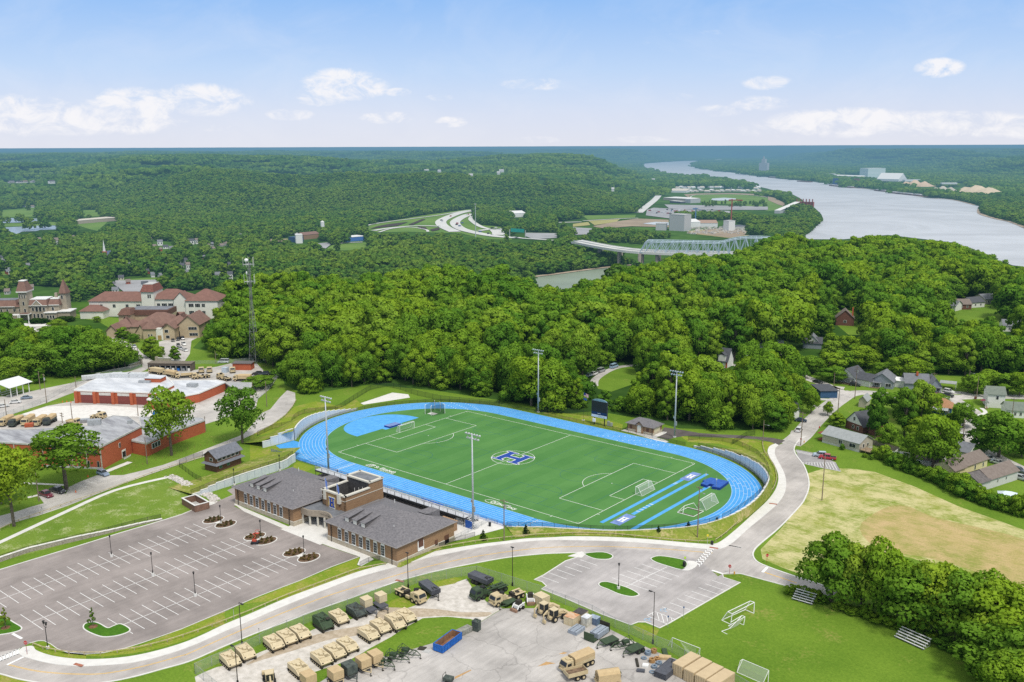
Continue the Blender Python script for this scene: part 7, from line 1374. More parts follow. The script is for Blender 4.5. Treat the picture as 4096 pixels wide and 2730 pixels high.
for x in(-1.5,1.5):
 for s in(-1,1):link('wheel',Ch(.55,.35,Ap),t,(x,s*1.05,.55))
q=P(G2(935,1560));t=Ac('utility_trailer','small dark green generator cart at the bottom of the yard','cart',(q[0],q[1]-.3,0),.3);MB().bx((0,0,.8),(1.8,1.4,.7)).bd('engine',Cq,t);MB().tb([(-.9,-.7,.5),(-.9,-.7,1.7),(-.9,.7,1.7),(-.9,.7,.5)],.05,5).bd('guard_bar',Bh,t);link('wheel',Ch(.35,.2,Bg),t,(0,-.8,.35));link('wheel',Ch(.35,.2,Bg),t,(0,.8,.35))
def Ep(lb,loc,rz):
 t=Ac('backhoe_loader',lb,'backhoe',loc,rz);MB().bx((0,0,.95),(3.6,1,.5)).bx((1.4,0,1.45),(1.8,.95,.7)).bd('body',Ap,t)
 MB().add([(-1,-.75,1.2),(.5,-.75,1.2),(.4,-.7,2.6),(-.9,-.7,2.6),(-1,.75,1.2),(.5,.75,1.2),(.4,.7,2.6),(-.9,.7,2.6)],[(0,1,2,3),(7,6,5,4),(1,5,6,2),(4,0,3,7)]).bd('cab',Br,t);MB().bx((-.25,0,2.66),(1.6,1.6,.14)).bd('cab_roof',Cg,t)
 for x,y in((-.95,-.7),(.45,-.7),(-.95,.7),(.45,.7)):MB().cy((x,y,1.2),(x,y,2.6),.06,.06,6).bd('cab_post',Ap,t)
 for x,r in((-.8,.72),(1.7,.58)):
  for s in(-1,1):link('wheel',Ch(r,.42,Cg),t,(x,s*.95,r))
 b=MB();b.tb([(-1.7,0,1.2),(-2.2,0,2.9),(-3.3,0,2.2),(-3.2,0,.9)],.17,6);b.bx((-3.1,0,.65),(.5,.8,.6));b.bd('digger_arm',Ap,t)
 b=MB();b.tb([(.8,-.6,1.5),(2.6,-.6,1.1),(3.1,-.6,.6)],.12,6);b.tb([(.8,.6,1.5),(2.6,.6,1.1),(3.1,.6,.6)],.12,6);b.bx((3.4,0,.6),(.7,2.3,.8));b.bd('loader_bucket',Ap,t)
Ep('sand coloured backhoe loader in front, its digger arm folded',Bi(G2(2210,810),G3(260,760)),Aj(G2(2080,850),G3(300,740)));Ep('second sand coloured backhoe loader behind the first',Bi(G2(2020,760),G3(200,700),G2(2130,660)),Aj(G2(1900,790),G3(150,650)))
Ep('sand coloured digger cut by the lower left edge of the yard',(P(G1(1000,1590))[0],P(G1(1000,1590))[1],0),2.6)
def skid(lb,p,rz,arms):
 q=P(p);t=Ac('skid_loader',lb,'skid loader',(q[0],q[1],0),rz);MB().bx((-.2,0,.85),(2.2,1.3,.7)).bd('body',Au,t);MB().bx((-.1,0,1.65),(1.1,1.1,1.1)).bd('cab',Bh,t);b=MB()
 for s in(-1,1):b.tb([(-1.2,s*.8,1.5),(.7,s*.8,1.3),(1.3,s*.8,.5)],.13,6)
 b.bd('lift_arm',Au,t);MB().bx((1.6,0,.35),(.6,1.8,.6)).bd('bucket',Aa('bucket_brown',(.3,.18,.12),.8),t)
 for x in(-.7,.55):
  for s in(-1,1):link('wheel',Ch(.4,.3,De if arms else Bh),t,(x,s*.8,.4))
skid('white skid loader with a brown bucket beside the sand tractor truck',G2(1800,650),Aj(G2(1850,610),G2(1720,680)),False);skid('white skid loader with red wheel hubs in front of the large sand box',G2(1950,560),Aj(G2(1950,480),G2(1970,580)),True)
Cs('low green trailer frame between the sand truck and the skid loader',Bi(G2(1680,600)),Aj(G2(1750,560),G2(1620,630)),Bg,3.2,1,'flat')
_carc={}
PROF={'sedan':(4.6,1.8,[(-2.25,.45,.85),(-2.1,.9,1.0),(-1.35,1.0,1.0),(1.0,.95,.95),(2.0,.8,.85),(2.25,.5,.7)],[(-1.55,1.0),(-.95,1.42),(.35,1.42),(1.1,.96)]),'suv':(4.7,1.85,[(-2.3,.5,.95),(-2.25,1.05,1.05),(-1.4,1.1,1.1),(1.0,1.08,1.08),(2.0,.95,.98),(2.3,.55,.8)],[(-2.15,1.08),(-1.8,1.68),(.25,1.68),(1.05,1.1)]),'van':(5.4,2,[(-2.65,.5,1.1),(-2.65,1.3,1.3),(0,1.3,1.3),(1.6,1.25,1.25),(2.45,1.0,1.0),(2.65,.55,.8)],[(-2.6,1.25),(-2.55,2.1),(1.2,2.1),(1.95,1.2)]),'pickup':(5.7,1.95,[(-2.8,.55,1.05),(-2.8,1.05,1.05),(-.9,1.05,1.05),(1.2,1.1,1.1),(2.5,1.05,1.05),(2.8,.6,.85)],[(-.95,1.05),(-.75,1.78),(.75,1.78),(1.45,1.1)])}
def Ba(lb,p,rz,Be,kind='sedan',gr=None,far=False):
 q=P(p)if len(p)==2 else p;L,Wd,lo_,up=PROF[kind];hw=Wd/2
 m=Aa('paint_%s'%'_'.join('%02d'%int(c*99)for c in Be),Be,.28,amt=.05,spec=.6,coat=.6)
 k=(kind,m.name)
 if k not in _carc:
  b=MB();sec=[(x,hw*.92,.28,hw,(z0+.28)/2+.1,hw*.93,z0)for x,z0,_ in lo_];loft(b,sec);body=b.mesh('body',m)
  b=MB();(xa,za),(xb,zb),(xc,zc),(xd,zd)=up;wt=hw*.78;wb=hw*.92
  b.add([(xa,-wb,za),(xb,-wt,zb),(xc,-wt,zc),(xd,-wb,zd),(xa,wb,za),(xb,wt,zb),(xc,wt,zc),(xd,wb,zd)],[(0,3,2,1),(4,5,6,7),(0,1,5,4),(2,3,7,6)]);cabin=b.mesh('window',Br)
  b=MB();b.bx(((xb+xc)/2,0,zb+.015),(xc-xb+.14,wt*2+.04,.07));
  for s in(-1,1):
   for(x1_,z1_),(x2_,z2_)in((up[0],up[1]),(up[2],up[3]),(((xb+xc)/2,za),((xb+xc)/2,zb))):b.cy((x1_,s*(wb if z1_<zb-.1 else wt),z1_),(x2_,s*(wt if z2_>z1_ else wb),z2_),.04,.04,5)
  Ci=b.mesh('roof',m);b=MB();b.bx((0,0,0),(.08,.32,.14));lt=b.mesh('headlight',Aa('lamp_clear',(.7,.7,.68),.2));tl=b.mesh('taillight',Aa('lamp_red',(.35,.02,.02),.3))
  bed=None
  if kind=='pickup':b=MB();b.bx((-1.85,0,1.06),(1.7,hw*1.6,.03));bed=b.mesh('load_bed',Aa('bed_dark',(.03,.03,.03),.8))
  _carc[k]=(body,cabin,Ci,lt,tl,bed)
 body,cabin,Ci,lt,tl,bed=_carc[k]
 t=Ac('parked_car' if kind in('sedan','suv')else('pickup_truck' if kind=='pickup' else 'parked_van'),lb,{'sedan':'car','suv':'car','van':'van','pickup':'pickup truck'}[kind],(q[0],q[1],0),rz,gr)
 link('body',body,t);link('window',cabin,t);link('roof',Ci,t)
 wr=.33 if kind!='pickup' else .4
 for x in(-L*.3,L*.3):
  for s in(-1,1):link('wheel',Ch(wr,.22,Aq),t,(x,s*(hw-.12),wr))
 if bed:link('load_bed',bed,t)
 for s in(-1,1):link('headlight',lt,t,(L/2-.08,s*hw*.7,.72));link('taillight',tl,t,(-L/2+.06,s*hw*.78,.8))
 return t
WH,BK,SI,GR,BLc,RD_=(.75,.75,.74),(.015,.015,.018),(.42,.44,.46),(.12,.13,.14),(.03,.06,.14),(.32,.012,.015)
Ba('grey blue hatchback parked in a bay beside the brick armoury offices',C1(1078,395),Aj(C1(1020,370),C1(1140,410)),(.25,.33,.45),'suv');Ba('dark red pickup parked next to the black pickup by the utility pole',C1(480,615),Aj(C1(400,580),C1(560,640)),(.16,.012,.03),'pickup');Ba('black pickup between the dark red pickup and the tree trunk',C1(605,575),Aj(C1(520,545),C1(690,590)),BK,'pickup')
Ba('small grey blue car on the upper left street',B1(245,1095),Aj(B1(190,1100),B1(300,1090)),(.22,.28,.36),'sedan');Ba('white car behind the small grey blue one on the left street',B1(140,1135),Aj(B1(80,1140),B1(200,1130)),WH);Ba('white car at the left edge on the upper left street',B1(30,1172),Aj(B1(-30,1180),B1(70,1165)),WH)
Ba('dark pickup with equipment beside the armoury roof',B1(845,915),Aj(B1(790,920),B1(900,895)),BK,'pickup');Ba('white pickup partly behind the dark equipment truck',B1(905,895),Aj(B1(870,900),B1(930,885)),WH,'pickup')
Ba('white and grey utility van by the small brick building under the lattice mast',B1(2055,765),Aj(B1(2110,765),B1(2000,765)),(.6,.63,.66),'van');Ba('white vehicle right of the brick mast building',F_(617,830),.5,WH,'suv')
for i,x in enumerate((591,607,625)):Ba('%s dark car of three in the fenced yard near the mast'%('left','middle','right')[i],F_(x,862),-2.4,(BK,(.03,.04,.06),BK)[i],'suv','dark cars parked in the fenced yard near the mast')
for x,y,c_,k_,lb in((315,460,WH,'sedan','white car alone in the car park before the stone academy'),(1590,565,BK,'sedan','leftmost black car by the tan academy annex'),(1640,555,BK,'suv','middle black car by the tan academy annex'),(1680,548,(.03,.03,.04),'suv','black car right of the dark statue by the annex'),(1640,610,BK,'sedan','black car in the lower row of the annex car park'),(1690,600,WH,'suv','white car in the lower row of the annex car park'),(1700,655,WH,'sedan','white car nearest the wood in the annex car park'),(1660,640,SI,'sedan','silver car beside the reddish young tree'),(1235,620,SI,'sedan','silver car on the academy drive'),(290,500,GR,'sedan','dark car half hidden by trees before the academy'),(700,575,WH,'suv','white car seen through the trees of the left wood')):Ba(lb,B1(x,y),rd.uniform(-.5,.1)-.2,c_,k_)
Ba('red pickup with black bed in the hatched bay by the bungalow',J_(545,1120),Aj(J_(620,1120),J_(450,1100)),(.42,.015,.02),'pickup');Ba('silver blue car beside the red pickup',J_(475,1095),Aj(J_(520,1100),J_(440,1095)),(.42,.50,.58),'suv')
Ba('white car at the kerb of the house street, rear to the viewer',J_(285,862),Aj(J_(285,870),J_(330,820)),WH,'suv');Ba('dark blue car in front of the small white gabled house',J_(300,775),Aj(J_(250,770),J_(345,780)),(.03,.05,.09))
for p,c_,k_,lb in(((457,420),(.03,.03,.035),'sedan','black car driving on the far bend of the house street'),((528,482),(.16,.12,.08),'van','brown camper van parked above the dark blue car'),((545,522),(.02,.03,.06),'suv','dark blue car parked below the brown van'),((670,405),(.05,.07,.10),'sedan','dark car beside the dark roofed house'),((800,448),BK,'suv','black car in the drive of the dark roofed house'),((860,440),(.25,.15,.10),'sedan','brown car beside the black one in the drive'),((905,425),WH,'suv','white car by the garage of the dark roofed house'),((1660,510),WH,'suv','white car in front of the open carport'),((1640,545),(.04,.04,.05),'pickup','dark trailer below the white car at the carport'),((2025,1125),WH,'sedan','white car behind the yellow house'),((2110,1165),(.6,.62,.6),'sedan','pale car between the yellow and the grey house'),((2305,1240),(.15,.18,.22),'suv','dark grey car at the right edge by the grey house'),((2325,1310),(.45,.48,.5),'suv','silver car at the right edge below the dark grey one')):Ba(lb,J_(*p),rd.uniform(-.3,.2),c_,k_)
Ba('pale pickup on the street right of the big trees',J_(1785,925),Aj(J_(1775,960),J_(1790,880)),WH,'pickup')
for p,c_,k_,lb in(((150,668),(.5,.6,.7),'sedan','pale blue car at the near end of the wooded drive'),((200,655),WH,'suv','white car second on the wooded drive'),((272,625),(.35,.36,.38),'van','grey van on the wooded drive'),((408,580),(.35,.50,.68),'van','light blue van at the far end of the wooded drive')):Ba(lb,N_(*p),Aj(N_(200,650),N_(330,600)),c_,k_)
for(a,b_),lb,k_,m_,L_ in(((B1(60,1330),B1(30,1345)),'sand truck with canvas cover at the left end of the armoury truck row','canvas',Ap,7.2),((B1(150,1335),B1(120,1350)),'dark green truck second in the armoury truck row','canvas',Cq,7),((B1(262,1325),B1(230,1345)),'sand canvas truck third in the armoury truck row','canvas',Ap,7.4),((B1(370,1330),B1(335,1350)),'sand truck beside the black canopied one','canvas',Ap,7.2),((B1(460,1320),B1(420,1345)),'truck with a black canopy at the right of the armoury truck row','canvas',Cq,7.2),((B1(1440,865),B1(1380,855)),'sand truck with a box body in front of the dark stable block','van_box',Ap,8.4),((B1(1570,890),B1(1520,880)),'sand truck with rounded canvas behind the white roof','canvas',Ap,8.2),((B1(1700,900),B1(1640,905)),'sand flat truck in the middle of the upper yard row','bed',Ap,8),((B1(1850,905),B1(1800,910)),'low sand truck without cover in the upper yard row','tractor',Ap,8),((B1(2060,920),B1(2000,905)),'sand tractor truck near the right end of the upper yard row','tractor',Ap,8.4),((B1(2230,930),B1(2160,930)),'sand canvas truck at the right end of the upper yard row','canvas',Ap,8)):
 Cr(lb,m_,Bi(a),Aj(a,b_)+(.0 if k_!='canvas' or L_!=7.2 else 0),k_,L_)
for x,y,lb in((1852,850,'left of two small sand vehicles parked nose on by the grass'),(1927,848,'right of two small sand vehicles parked nose on by the grass'),(2140,850,'sand vehicle with dark front beside the pale blue trailer')):
 q=P(B1(x,y));Cr(lb,Ap,(q[0],q[1],0),Aj(B1(x,y-20),B1(x,y)),'bed',5.2)
bx('pale blue grey trailer box in the upper yard',B1(2072,850),(2.4,2.4,2.3),.4,Aa('trailer_blue',(.52,.60,.68),.5),name='trailer_box',cat='trailer')
Cr('sand tractor vehicle beside the offices, front to the right',Ap,Bi(B1(680,1335)),0.3,'bed',5.6);Cr('low sand vehicle with a wheel on top on the white apron',Ap,Bi(B1(905,1278)),.5,'tractor',6)
bx('blue skip on the white apron behind the large tree',B1(1475,1245),(5,2.2,1.4),.7,bl_,name='skip',cat='skip',ribs=6)
for x,y,n_ in((842,1130,'left'),(1220,1143,'right')):bx('small yellow bin, %s one in front of the garage doors'%n_,B1(x,y),(1.1,.9,1.1),.5,Aa('bin_yellow',(.75,.58,.05),.6),name='yellow_bin',cat='bin')
Bj=Aa('brick_red',(.48,.125,.055),.85,c2=(.36,.085,.04),scale=.8,kind='brick',sk=(.6,.6,5));Ek=Aa('roof_silver',(.70,.72,.75),.5,c2=(.46,.48,.52),scale=.22,sk=(.4,1,1));wroof2=Aa('roof_grey_streaky',(.46,.47,.49),.6,c2=(.22,.22,.24),scale=.3,sk=(.25,1.2,1))
def Bq(name,lb,cat,pA,pB,gr=None,z=0):
 a,b=P(pA),P(pB);t=Ac(name,lb,cat,(a[0],a[1],z),mh.atan2(b[1]-a[1],b[0]-a[0]),gr);return t,mh.hypot(b[0]-a[0],b[1]-a[1])
def inv(t,p,z=0):
 q=P(p,z);dx,dy=q[0]-t.location.x,q[1]-t.location.y;r=t.rotation_euler.z;return(dx*mh.cos(r)+dy*mh.sin(r),-dx*mh.sin(r)+dy*mh.cos(r))
def Dv(t,Ab,h,wm_,rm,par=.5,z0=0,names=('wall','roof')):
 q=[inv(t,p,h)for p in Ab];MB().pz(q,z0,h-.02,cap=False).bd(names[0],wm_,t);MB().pz(q,h-.12,h).bd(names[1],rm,t)
 b=MB();Eq=q+[q[0]]
 A,B_=offset(Eq,-.18),offset(Eq,.18);n=len(Eq)
 b.add([(p[0],p[1],h+.18)for p in A]+[(p[0],p[1],h+.18)for p in B_]+[(p[0],p[1],h-.35)for p in A]+[(p[0],p[1],h-.35)for p in B_],[f for i in range(n-1)for f in((i,i+1,n+i+1,n+i),(i,2*n+i,2*n+i+1,i+1),(n+i,n+i+1,3*n+i+1,3*n+i))]);b.bd('roof_edge',Ay if rm is Ek else Ce,t);return q
def As(t,x,z,w,h,y=-.05,axis='x',pm=Br,fm=None,nx=2):
 b=MB();
 if axis=='x':b.bx((0,0,0),(w+.16,.08,h+.16));c=MB();[c.bx((-w/2+w*(i+.5)/nx,-.05,0),(w/nx-.08,.03,h))for i in range(nx)]
 else:b.bx((0,0,0),(.08,w+.16,h+.16));c=MB();[c.bx((.05,-w/2+w*(i+.5)/nx,0),(.03,w/nx-.08,h))for i in range(nx)]
 o=b.bd('window',fm or Ay,t,(x,y,z)if axis=='x' else(y,x,z));c.bd('pane',pm,o);return o
t,L0=Bq('garage_building','long low red brick garage building with four brown doors and a white flat roof','building',B1(690,1125),B1(1360,1145));h0=5.2
q=Dv(t,[B1(680,1015),B1(1390,1038),B1(1440,1040),B1(1600,962),B1(1530,890),B1(1330,865),B1(1000,868),B1(850,925)],h0,Bj,Ek)
gx,gy=q[0];ga=mh.atan2(q[1][1]-gy,q[1][0]-gx);L0=mh.hypot(q[1][1]-gy,q[1][0]-gx)
def onf(nm,s,z,d,m,out):MB().bx((0,0,0),d).bd(nm,m,t,(gx+s*mh.cos(ga)+out*mh.sin(ga),gy+s*mh.sin(ga)-out*mh.cos(ga),z),rz=ga)
for i in range(4):
 s_=3.2+i*(L0-1.4)/4+1.2;w=(L0-1)/4-2.0;onf('garage_door',s_+w/2-1.6,1.7,(w,.12,3.3),Aa('door_oxide',(.22,.06,.05),.6,amt=.1,scale=1,sk=(.2,.2,6)),.08);onf('lintel_panel',s_+w/2-1.6,4.0,(w,.12,1.1),Aa('lintel_pale',(.62,.60,.56),.8,amt=.08),.1)
for i in range(5):onf('buttress',1+i*(L0-1.4)/4,2.4,(1.2,.9,4.8),Bj,.5)
t2_,L_=Bq('garage_annex','red brick annex with white flat roof right of the garage doors','building',B1(1365,1175),B1(1500,1185));Dv(t2_,[B1(1350,1100),B1(1480,1110),B1(1830,1040),B1(2070,940),B1(2000,925),B1(1560,925),B1(1500,1010)],3.9,Bj,Ek)
for p in((1770,980),):x,y=inv(t2_,B1(*p),4);b=MB();b.bx((x,y,4.6),(4,2.6,1.4));b.bd('rooftop_unit',Aq,t2_)
for px_c,d in(((940,900),(16,2.2,1.6)),((1110,895),(8,3,1.8)),((1270,895),(8,3,1.8))):
 x,y=inv(t,B1(*px_c),5.2);MB().bx((x,y,5.2+d[2]/2),d,.55 if d[0]>10 else 0).bd('rooftop_unit',Aa('unit_white',(.6,.62,.63),.5,amt=.12),t)
x,y=inv(t,B1(1430,930),5.2);b=MB();b.bx((x,y,6),(7,5,1.7));b.bd('penthouse',Bj,t);MB().bx((x,y,6.95),(7.4,5.4,.2)).bd('penthouse_roof',Ek,t);MB().bx((x-3,y-3.4,5.6),(5,1.4,1.2)).bd('rooftop_unit',Aq,t)
t,L_=Bq('low_store','dark walled grey roofed store at the right of the armoury','store',B1(2160,1060),B1(2228,1065));Dv(t,[B1(2070,945),B1(2310,947),B1(2310,990),B1(2225,1000),B1(2130,985)],3.6,Aa('store_dark',(.10,.095,.09),.8),Aa('store_roof',(.40,.41,.41),.7,amt=.12))
t,L_=Bq('office_building','two storey red brick armoury offices with a grey streaked flat roof','building',C1(165,290),C1(1080,335));h1=7.6
q=Dv(t,[B1(-330,1480),B1(0,1492),B1(250,1508),B1(930,1532),B1(1300,1345),B1(1180,1260),B1(1040,1250),B1(800,1345),B1(250,1378),B1(-300,1380)],h1,Bj,wroof2)
for i,x in enumerate(np.linspace(4,L_-3.5,6)):
 if i%2==0 or i==5:As(t,x,5.9,4.2,1.6,-.06,nx=4,fm=Aa('frame_tan',(.42,.38,.28),.7))
for x in np.linspace(2.5,L_-1.5,9):As(t,x,1.7,.7,1.9,-.06,nx=1,fm=Aa('frame_tan',(.42,.38,.28),.7))
for x in np.linspace(.3,L_-.3,7):MB().bx((x,-.12,3.7),(.35,.22,7.3)).bd('pilaster',Aa('pilaster',(.50,.46,.38),.8),t)
MB().bx((L_/2,-.1,.3),(L_,.24,.6)).bd('plinth',Ce,t)
c0,c1=q[3],q[4];Bp=mh.atan2(c1[1]-c0[1],c1[0]-c0[0]);Ls=mh.hypot(c1[0]-c0[0],c1[1]-c0[1])
def side(t,c0,Bp,s,z,d,name,m,out=.06):o=MB().bx((0,0,0),(d[0],.1,d[1])).bd(name,m,t,(c0[0]+s*mh.cos(Bp)+out*mh.sin(Bp),c0[1]+s*mh.sin(Bp)-out*mh.cos(Bp),z),rz=Bp);return o
o=side(t,c0,Bp,Ls*.42,5.0,(1,1.6),'window',Ay);MB().bx((0,-.07,0),(.8,.04,1.4)).bd('pane',Br,o);o=side(t,c0,Bp,Ls*.5,1.5,(2.2,2.7),'door',Ay);MB().bx((0,-.07,-.2),(1.8,.04,1.9)).bd('pane',Br,o);side(t,c0,Bp,Ls*.5,.3,(4,.5),'steps',conc,1.2)
x,y=inv(t,B1(870,1340),h1)
for p,d in(((870,1330),(4.2,2.6,1.8)),((780,1310),(2.8,2,1.2)),((1195,1320),(1.6,1.2,1.2)),((270,1350),(2.6,2,1.2))):x,y=inv(t,B1(*p),h1);MB().bx((x,y,h1+d[2]/2),d,.4).bd('rooftop_unit' if p[0]!=270 else 'chimney',Aq if p[0]!=270 else Bj,t)
t,L_=Bq('office_wing','lower brick office wing with pale flat roof beside the large tree','building',C1(1385,185),C1(1540,180));Dv(t,[B1(1212,1478),B1(1345,1505),B1(1560,1405),B1(1880,1290),B1(1850,1270),B1(1500,1262),B1(1280,1262),B1(1300,1380)],4.6,Bj,wroof2)
c0=inv(t,B1(1345,1505),4.6);c1=inv(t,B1(1560,1405),4.6);Bp=mh.atan2(c1[1]-c0[1],c1[0]-c0[0]);Ls=mh.hypot(c1[0]-c0[0],c1[1]-c0[1])
o=side(t,c0,Bp,Ls*.38,2.8,(4.6,1.9),'window',Ay,.08);[MB().bx((-1.5+1.5*k,-.07,0),(1.2,.04,1.6)).bd('pane',Br,o)for k in range(3)]
t,L_=Bq('open_pavilion','open pavilion with a white gabled roof on thin posts by the left street','pavilion',B1(105,1090),B1(282,1035));w2=13;b=MB();Bm(b,-.5,L_+.5,0,w2,4.6,6.4,.6,ridge='x');b.bd('roof',Aa('roof_white_metal',(.74,.75,.76),.45,amt=.05),t)
for x in np.linspace(.3,L_-.3,4):
 for y in(.3,w2-.3):MB().b2(x-.12,x+.12,y-.12,y+.12,0,4.6).bd('post',Ay,t)
for y in(3,6,9):MB().b2(.8,L_-.8,y-.4,y+.4,.7,.8).bd('table',Ce,t)
t,L_=Bq('stable_block','long dark open fronted block of bays with blue and white clutter','block',B1(1362,838),B1(1758,843));dkw=Aa('wall_umber',(.14,.115,.09),.85,amt=.1)
b=MB();b.b2(0,L_,.05,5,2.6,3.6);b.b2(0,.3,0,5,0,2.6);b.b2(L_-.4,L_,0,5,0,2.6);b.b2(0,L_,4.8,5,0,2.6);b.bd('wall',dkw,t);MB().b2(-.2,L_+.2,-.2,5.2,3.6,3.75).bd('roof',Aa('roof_umber',(.20,.17,.13),.8),t)
for i in range(8):MB().b2(.6+i*L_/8.2,.8+i*L_/8.2,.1,4.8,0,2.6).bd('partition',Aa('bay_grey',(.35,.36,.37),.8),t);(MB().bx((1.6+i*L_/8.2,1.2,.7),(1.1,1,1.3)).bd('stored_goods',(Au,bl_,Aa('store_grey',(.25,.27,.3)),Ay)[i%4],t))
t,L_=Bq('brick_hut','small red brick hut at the foot of the lattice mast','hut',B1(2140,830),B1(2308,832));MB().b2(0,L_,0,5,0,3.1).bd('wall',Bj,t);MB().b2(-.4,L_+.4,-.4,5.4,3.1,3.3).bd('roof',Aa('roof_dark_grey',(.16,.15,.15),.8),t)
t,L_=Bq('boundary_wall','brown stone wall at the mouth of the academy drive','wall',B1(1440,765),B1(1570,768));MB().b2(0,L_,0,.8,0,2.4).bx((0,.4,1.5),(1.2,1.2,3)).bd('stonework',sm,t);MB().b2(-.2,L_+.2,-.1,.9,2.4,2.55).bd('coping',Ce,t)
t,L_=Bq('boundary_wall','low brown stone wall curving along the left side of the academy drive','wall',B1(1195,812),B1(1300,775));MB().b2(0,L_,0,.8,0,1.5).bx((L_,.4,1.2),(1.4,1.4,2.4)).bd('stonework',sm,t);MB().b2(-.2,L_,-.1,.9,1.5,1.62).bd('coping',Ce,t)
rt=Aa('roof_terracotta',(.235,.125,.10),.85,c2=(.185,.10,.08),scale=.5);Az=Aa('roof_brown',(.235,.14,.11),.85,c2=(.18,.105,.085),scale=.5);wst=Aa('wall_ivory',(.74,.72,.66),.8,amt=.05,scale=.2);tst=Aa('wall_tan',(.50,.41,.27),.85,c2=(.43,.34,.22),scale=.8);gst=Aa('wall_grey_stone',(.40,.35,.27),.9,c2=(.31,.27,.21),scale=.9)
U_=Z(350,1130,3.92);V_=Z(0,1130,4.706)
def Bd(t,x0,x1,y0,y1,h,rh,wmm,rmm,kind='hip',ridge='x',ov=.7,inset=None):
 MB().b2(x0,x1,y0,y1,0,h).bd('wall',wmm,t);b=MB()
 if kind=='hip':hip(b,x0,x1,y0,y1,h,h+rh,ov,ridge=ridge,inset=inset)
 else:Bm(b,x0,x1,y0,y1,h,h+rh,ov,ridge=ridge)
 b.bd('roof',rmm,t)
 if kind!='hip':b=MB();Ds(b,x0+.02,x1-.02,y0+.02,y1-.02,h,h+rh,ridge);b.bd('gable_wall',wmm,t)
t,LA=Bq('academy_main','long ivory academy building with terracotta hipped roof and square tower','building',U_(985,560),U_(1660,560));HA=11.5
sc=LA/675
Bd(t,0,595*sc,0,16,HA,5.2,wst,rt,inset=9);Bd(t,595*sc,1090*sc,-2.5,17,HA-.6,6,wst,rt,inset=9.5)
Bd(t,-1000*sc,-100*sc,5,19,9.5,5,wst,rt,inset=8);Bd(t,-1060*sc,-700*sc,-3,6,4.6,3.4,wst,rt)
MB().b2(-95*sc,100*sc,-1.5,13,0,16.2).bd('tower_wall',wst,t);b=MB();b.add([(-105*sc,-2.3,16.2),(110*sc,-2.3,16.2),(110*sc,13.8,16.2),(-105*sc,13.8,16.2),(-70*sc,.5,20.4),(75*sc,.5,20.4),(75*sc,11,20.4),(-70*sc,11,20.4)],[(0,1,5,4),(1,2,6,5),(2,3,7,6),(3,0,4,7)]);b.bd('tower_roof',Aa('roof_tower',(.22,.09,.07),.85),t);MB().b2(-70*sc,75*sc,.5,11,20.4,20.6).bd('tower_cap',Ce,t)
for x in(15,45):As(t,x*sc,13.6,.9,2.2,-1.56,nx=1)
for x in(150,240,340,445,550):As(t,x*sc,8.0,3.2 if x>150 else 2,2,-.06,nx=3)
for x in(680,780,870):As(t,x*sc,8.2,3 if x<870 else 2,2,-2.56,nx=3);As(t,x*sc,3.8,3 if x<870 else 2,2,-2.56,nx=3)
for x in(-810,-605,-400,-225):As(t,x*sc,6.6,2.4 if x>-300 else 1.8,1.9,4.94,nx=2)
As(t,60*sc,6.6,1.9,2,-1.56,nx=2);As(t,565*sc,3.8,3,2,-.06,nx=3)
b=MB();x0,x1=400*sc,610*sc;b.b2(x0,x1,-.9,2,0,HA);b.add([(x0,-.9,HA),(x1,-.9,HA),((x0+x1)/2,-.9,HA+4.2)],[(0,1,2)]);b.bd('gable_bay',wst,t);b=MB();Bm(b,x0,x1,-.9,7,HA,HA+4.3,.5,ridge='y');b.bd('bay_roof',rt,t)
t,LB=Bq('academy_annex','tan stone annex with sprawling brown gabled roofs in front of the ivory building','building',U_(870,905),U_(1380,905));sb=LB/510
def X_(px):return(px-870)*sb
Bd(t,X_(1380),X_(1700),6,24,7.6,4.6,tst,Az,'gable','y');Bd(t,X_(1130),X_(1500),9,26,7.4,5.0,tst,Az,'hip','x');Bd(t,X_(560),X_(1350),10,30,5.4,6.4,tst,Az,'hip','x',inset=12);Bd(t,X_(1190),X_(1375),0,14,6.6,2.2,tst,Az,'gable','y');Bd(t,X_(880),X_(1085),0,9,6.0,4.8,tst,Az,'hip','x',inset=4.2)
Bd(t,X_(740),X_(885),3,12,4.2,3.6,tst,Az,'gable','y');Bd(t,X_(200),X_(560),14,28,4.4,4.6,tst,Az,'hip','x');Bd(t,X_(230),X_(400),6,14,4,3,tst,Az,'gable','y')
MB().b2(X_(215),X_(415),24,34,0,9.5).bd('tower_wall',tst,t);b=MB();b.add([(X_(205),23,9.5),(X_(425),23,9.5),(X_(425),35,9.5),(X_(205),35,9.5),(X_(250),26,12.5),(X_(385),26,12.5),(X_(385),32,12.5),(X_(250),32,12.5)],[(0,1,5,4),(1,2,6,5),(2,3,7,6),(3,0,4,7),(4,5,6,7)]);b.bd('tower_roof',Aa('roof_tower_brown',(.17,.09,.065),.85),t)
MB().b2(X_(300),X_(960),30,44,0,8.4).bd('rear_wall',tst,t);b=MB();b.pz([(X_(290),29.4),(X_(970),29.4),(X_(960),44),(X_(300),44)],8.4,11.2);b.bd('mansard_roof',Aa('roof_tower_brown',(.17,.09,.065)),t);MB().b2(X_(310),X_(940),31,43,11.2,11.4).bd('flat_top',Eh,t)
b=MB();b.b2(X_(1090),X_(1195),-.4,2,0,6.4);b.bd('entrance_bay',wst,t);MB().b2(X_(1110),X_(1170),-.5,-.4,.2,2.6).bd('door',Aa('door_gold',(.45,.30,.12),.6),t)
for x,z,w_,y in((970,2.4,.8,-.06),(1015,2.4,.8,-.06),(1250,4.8,2,-.06),(1265,1.7,2,-.06),(1600,5.2,4.6,5.94),(1610,1.9,4.6,5.94)):As(t,X_(x),z,w_,1.5,y,nx=3 if w_>3 else 1)
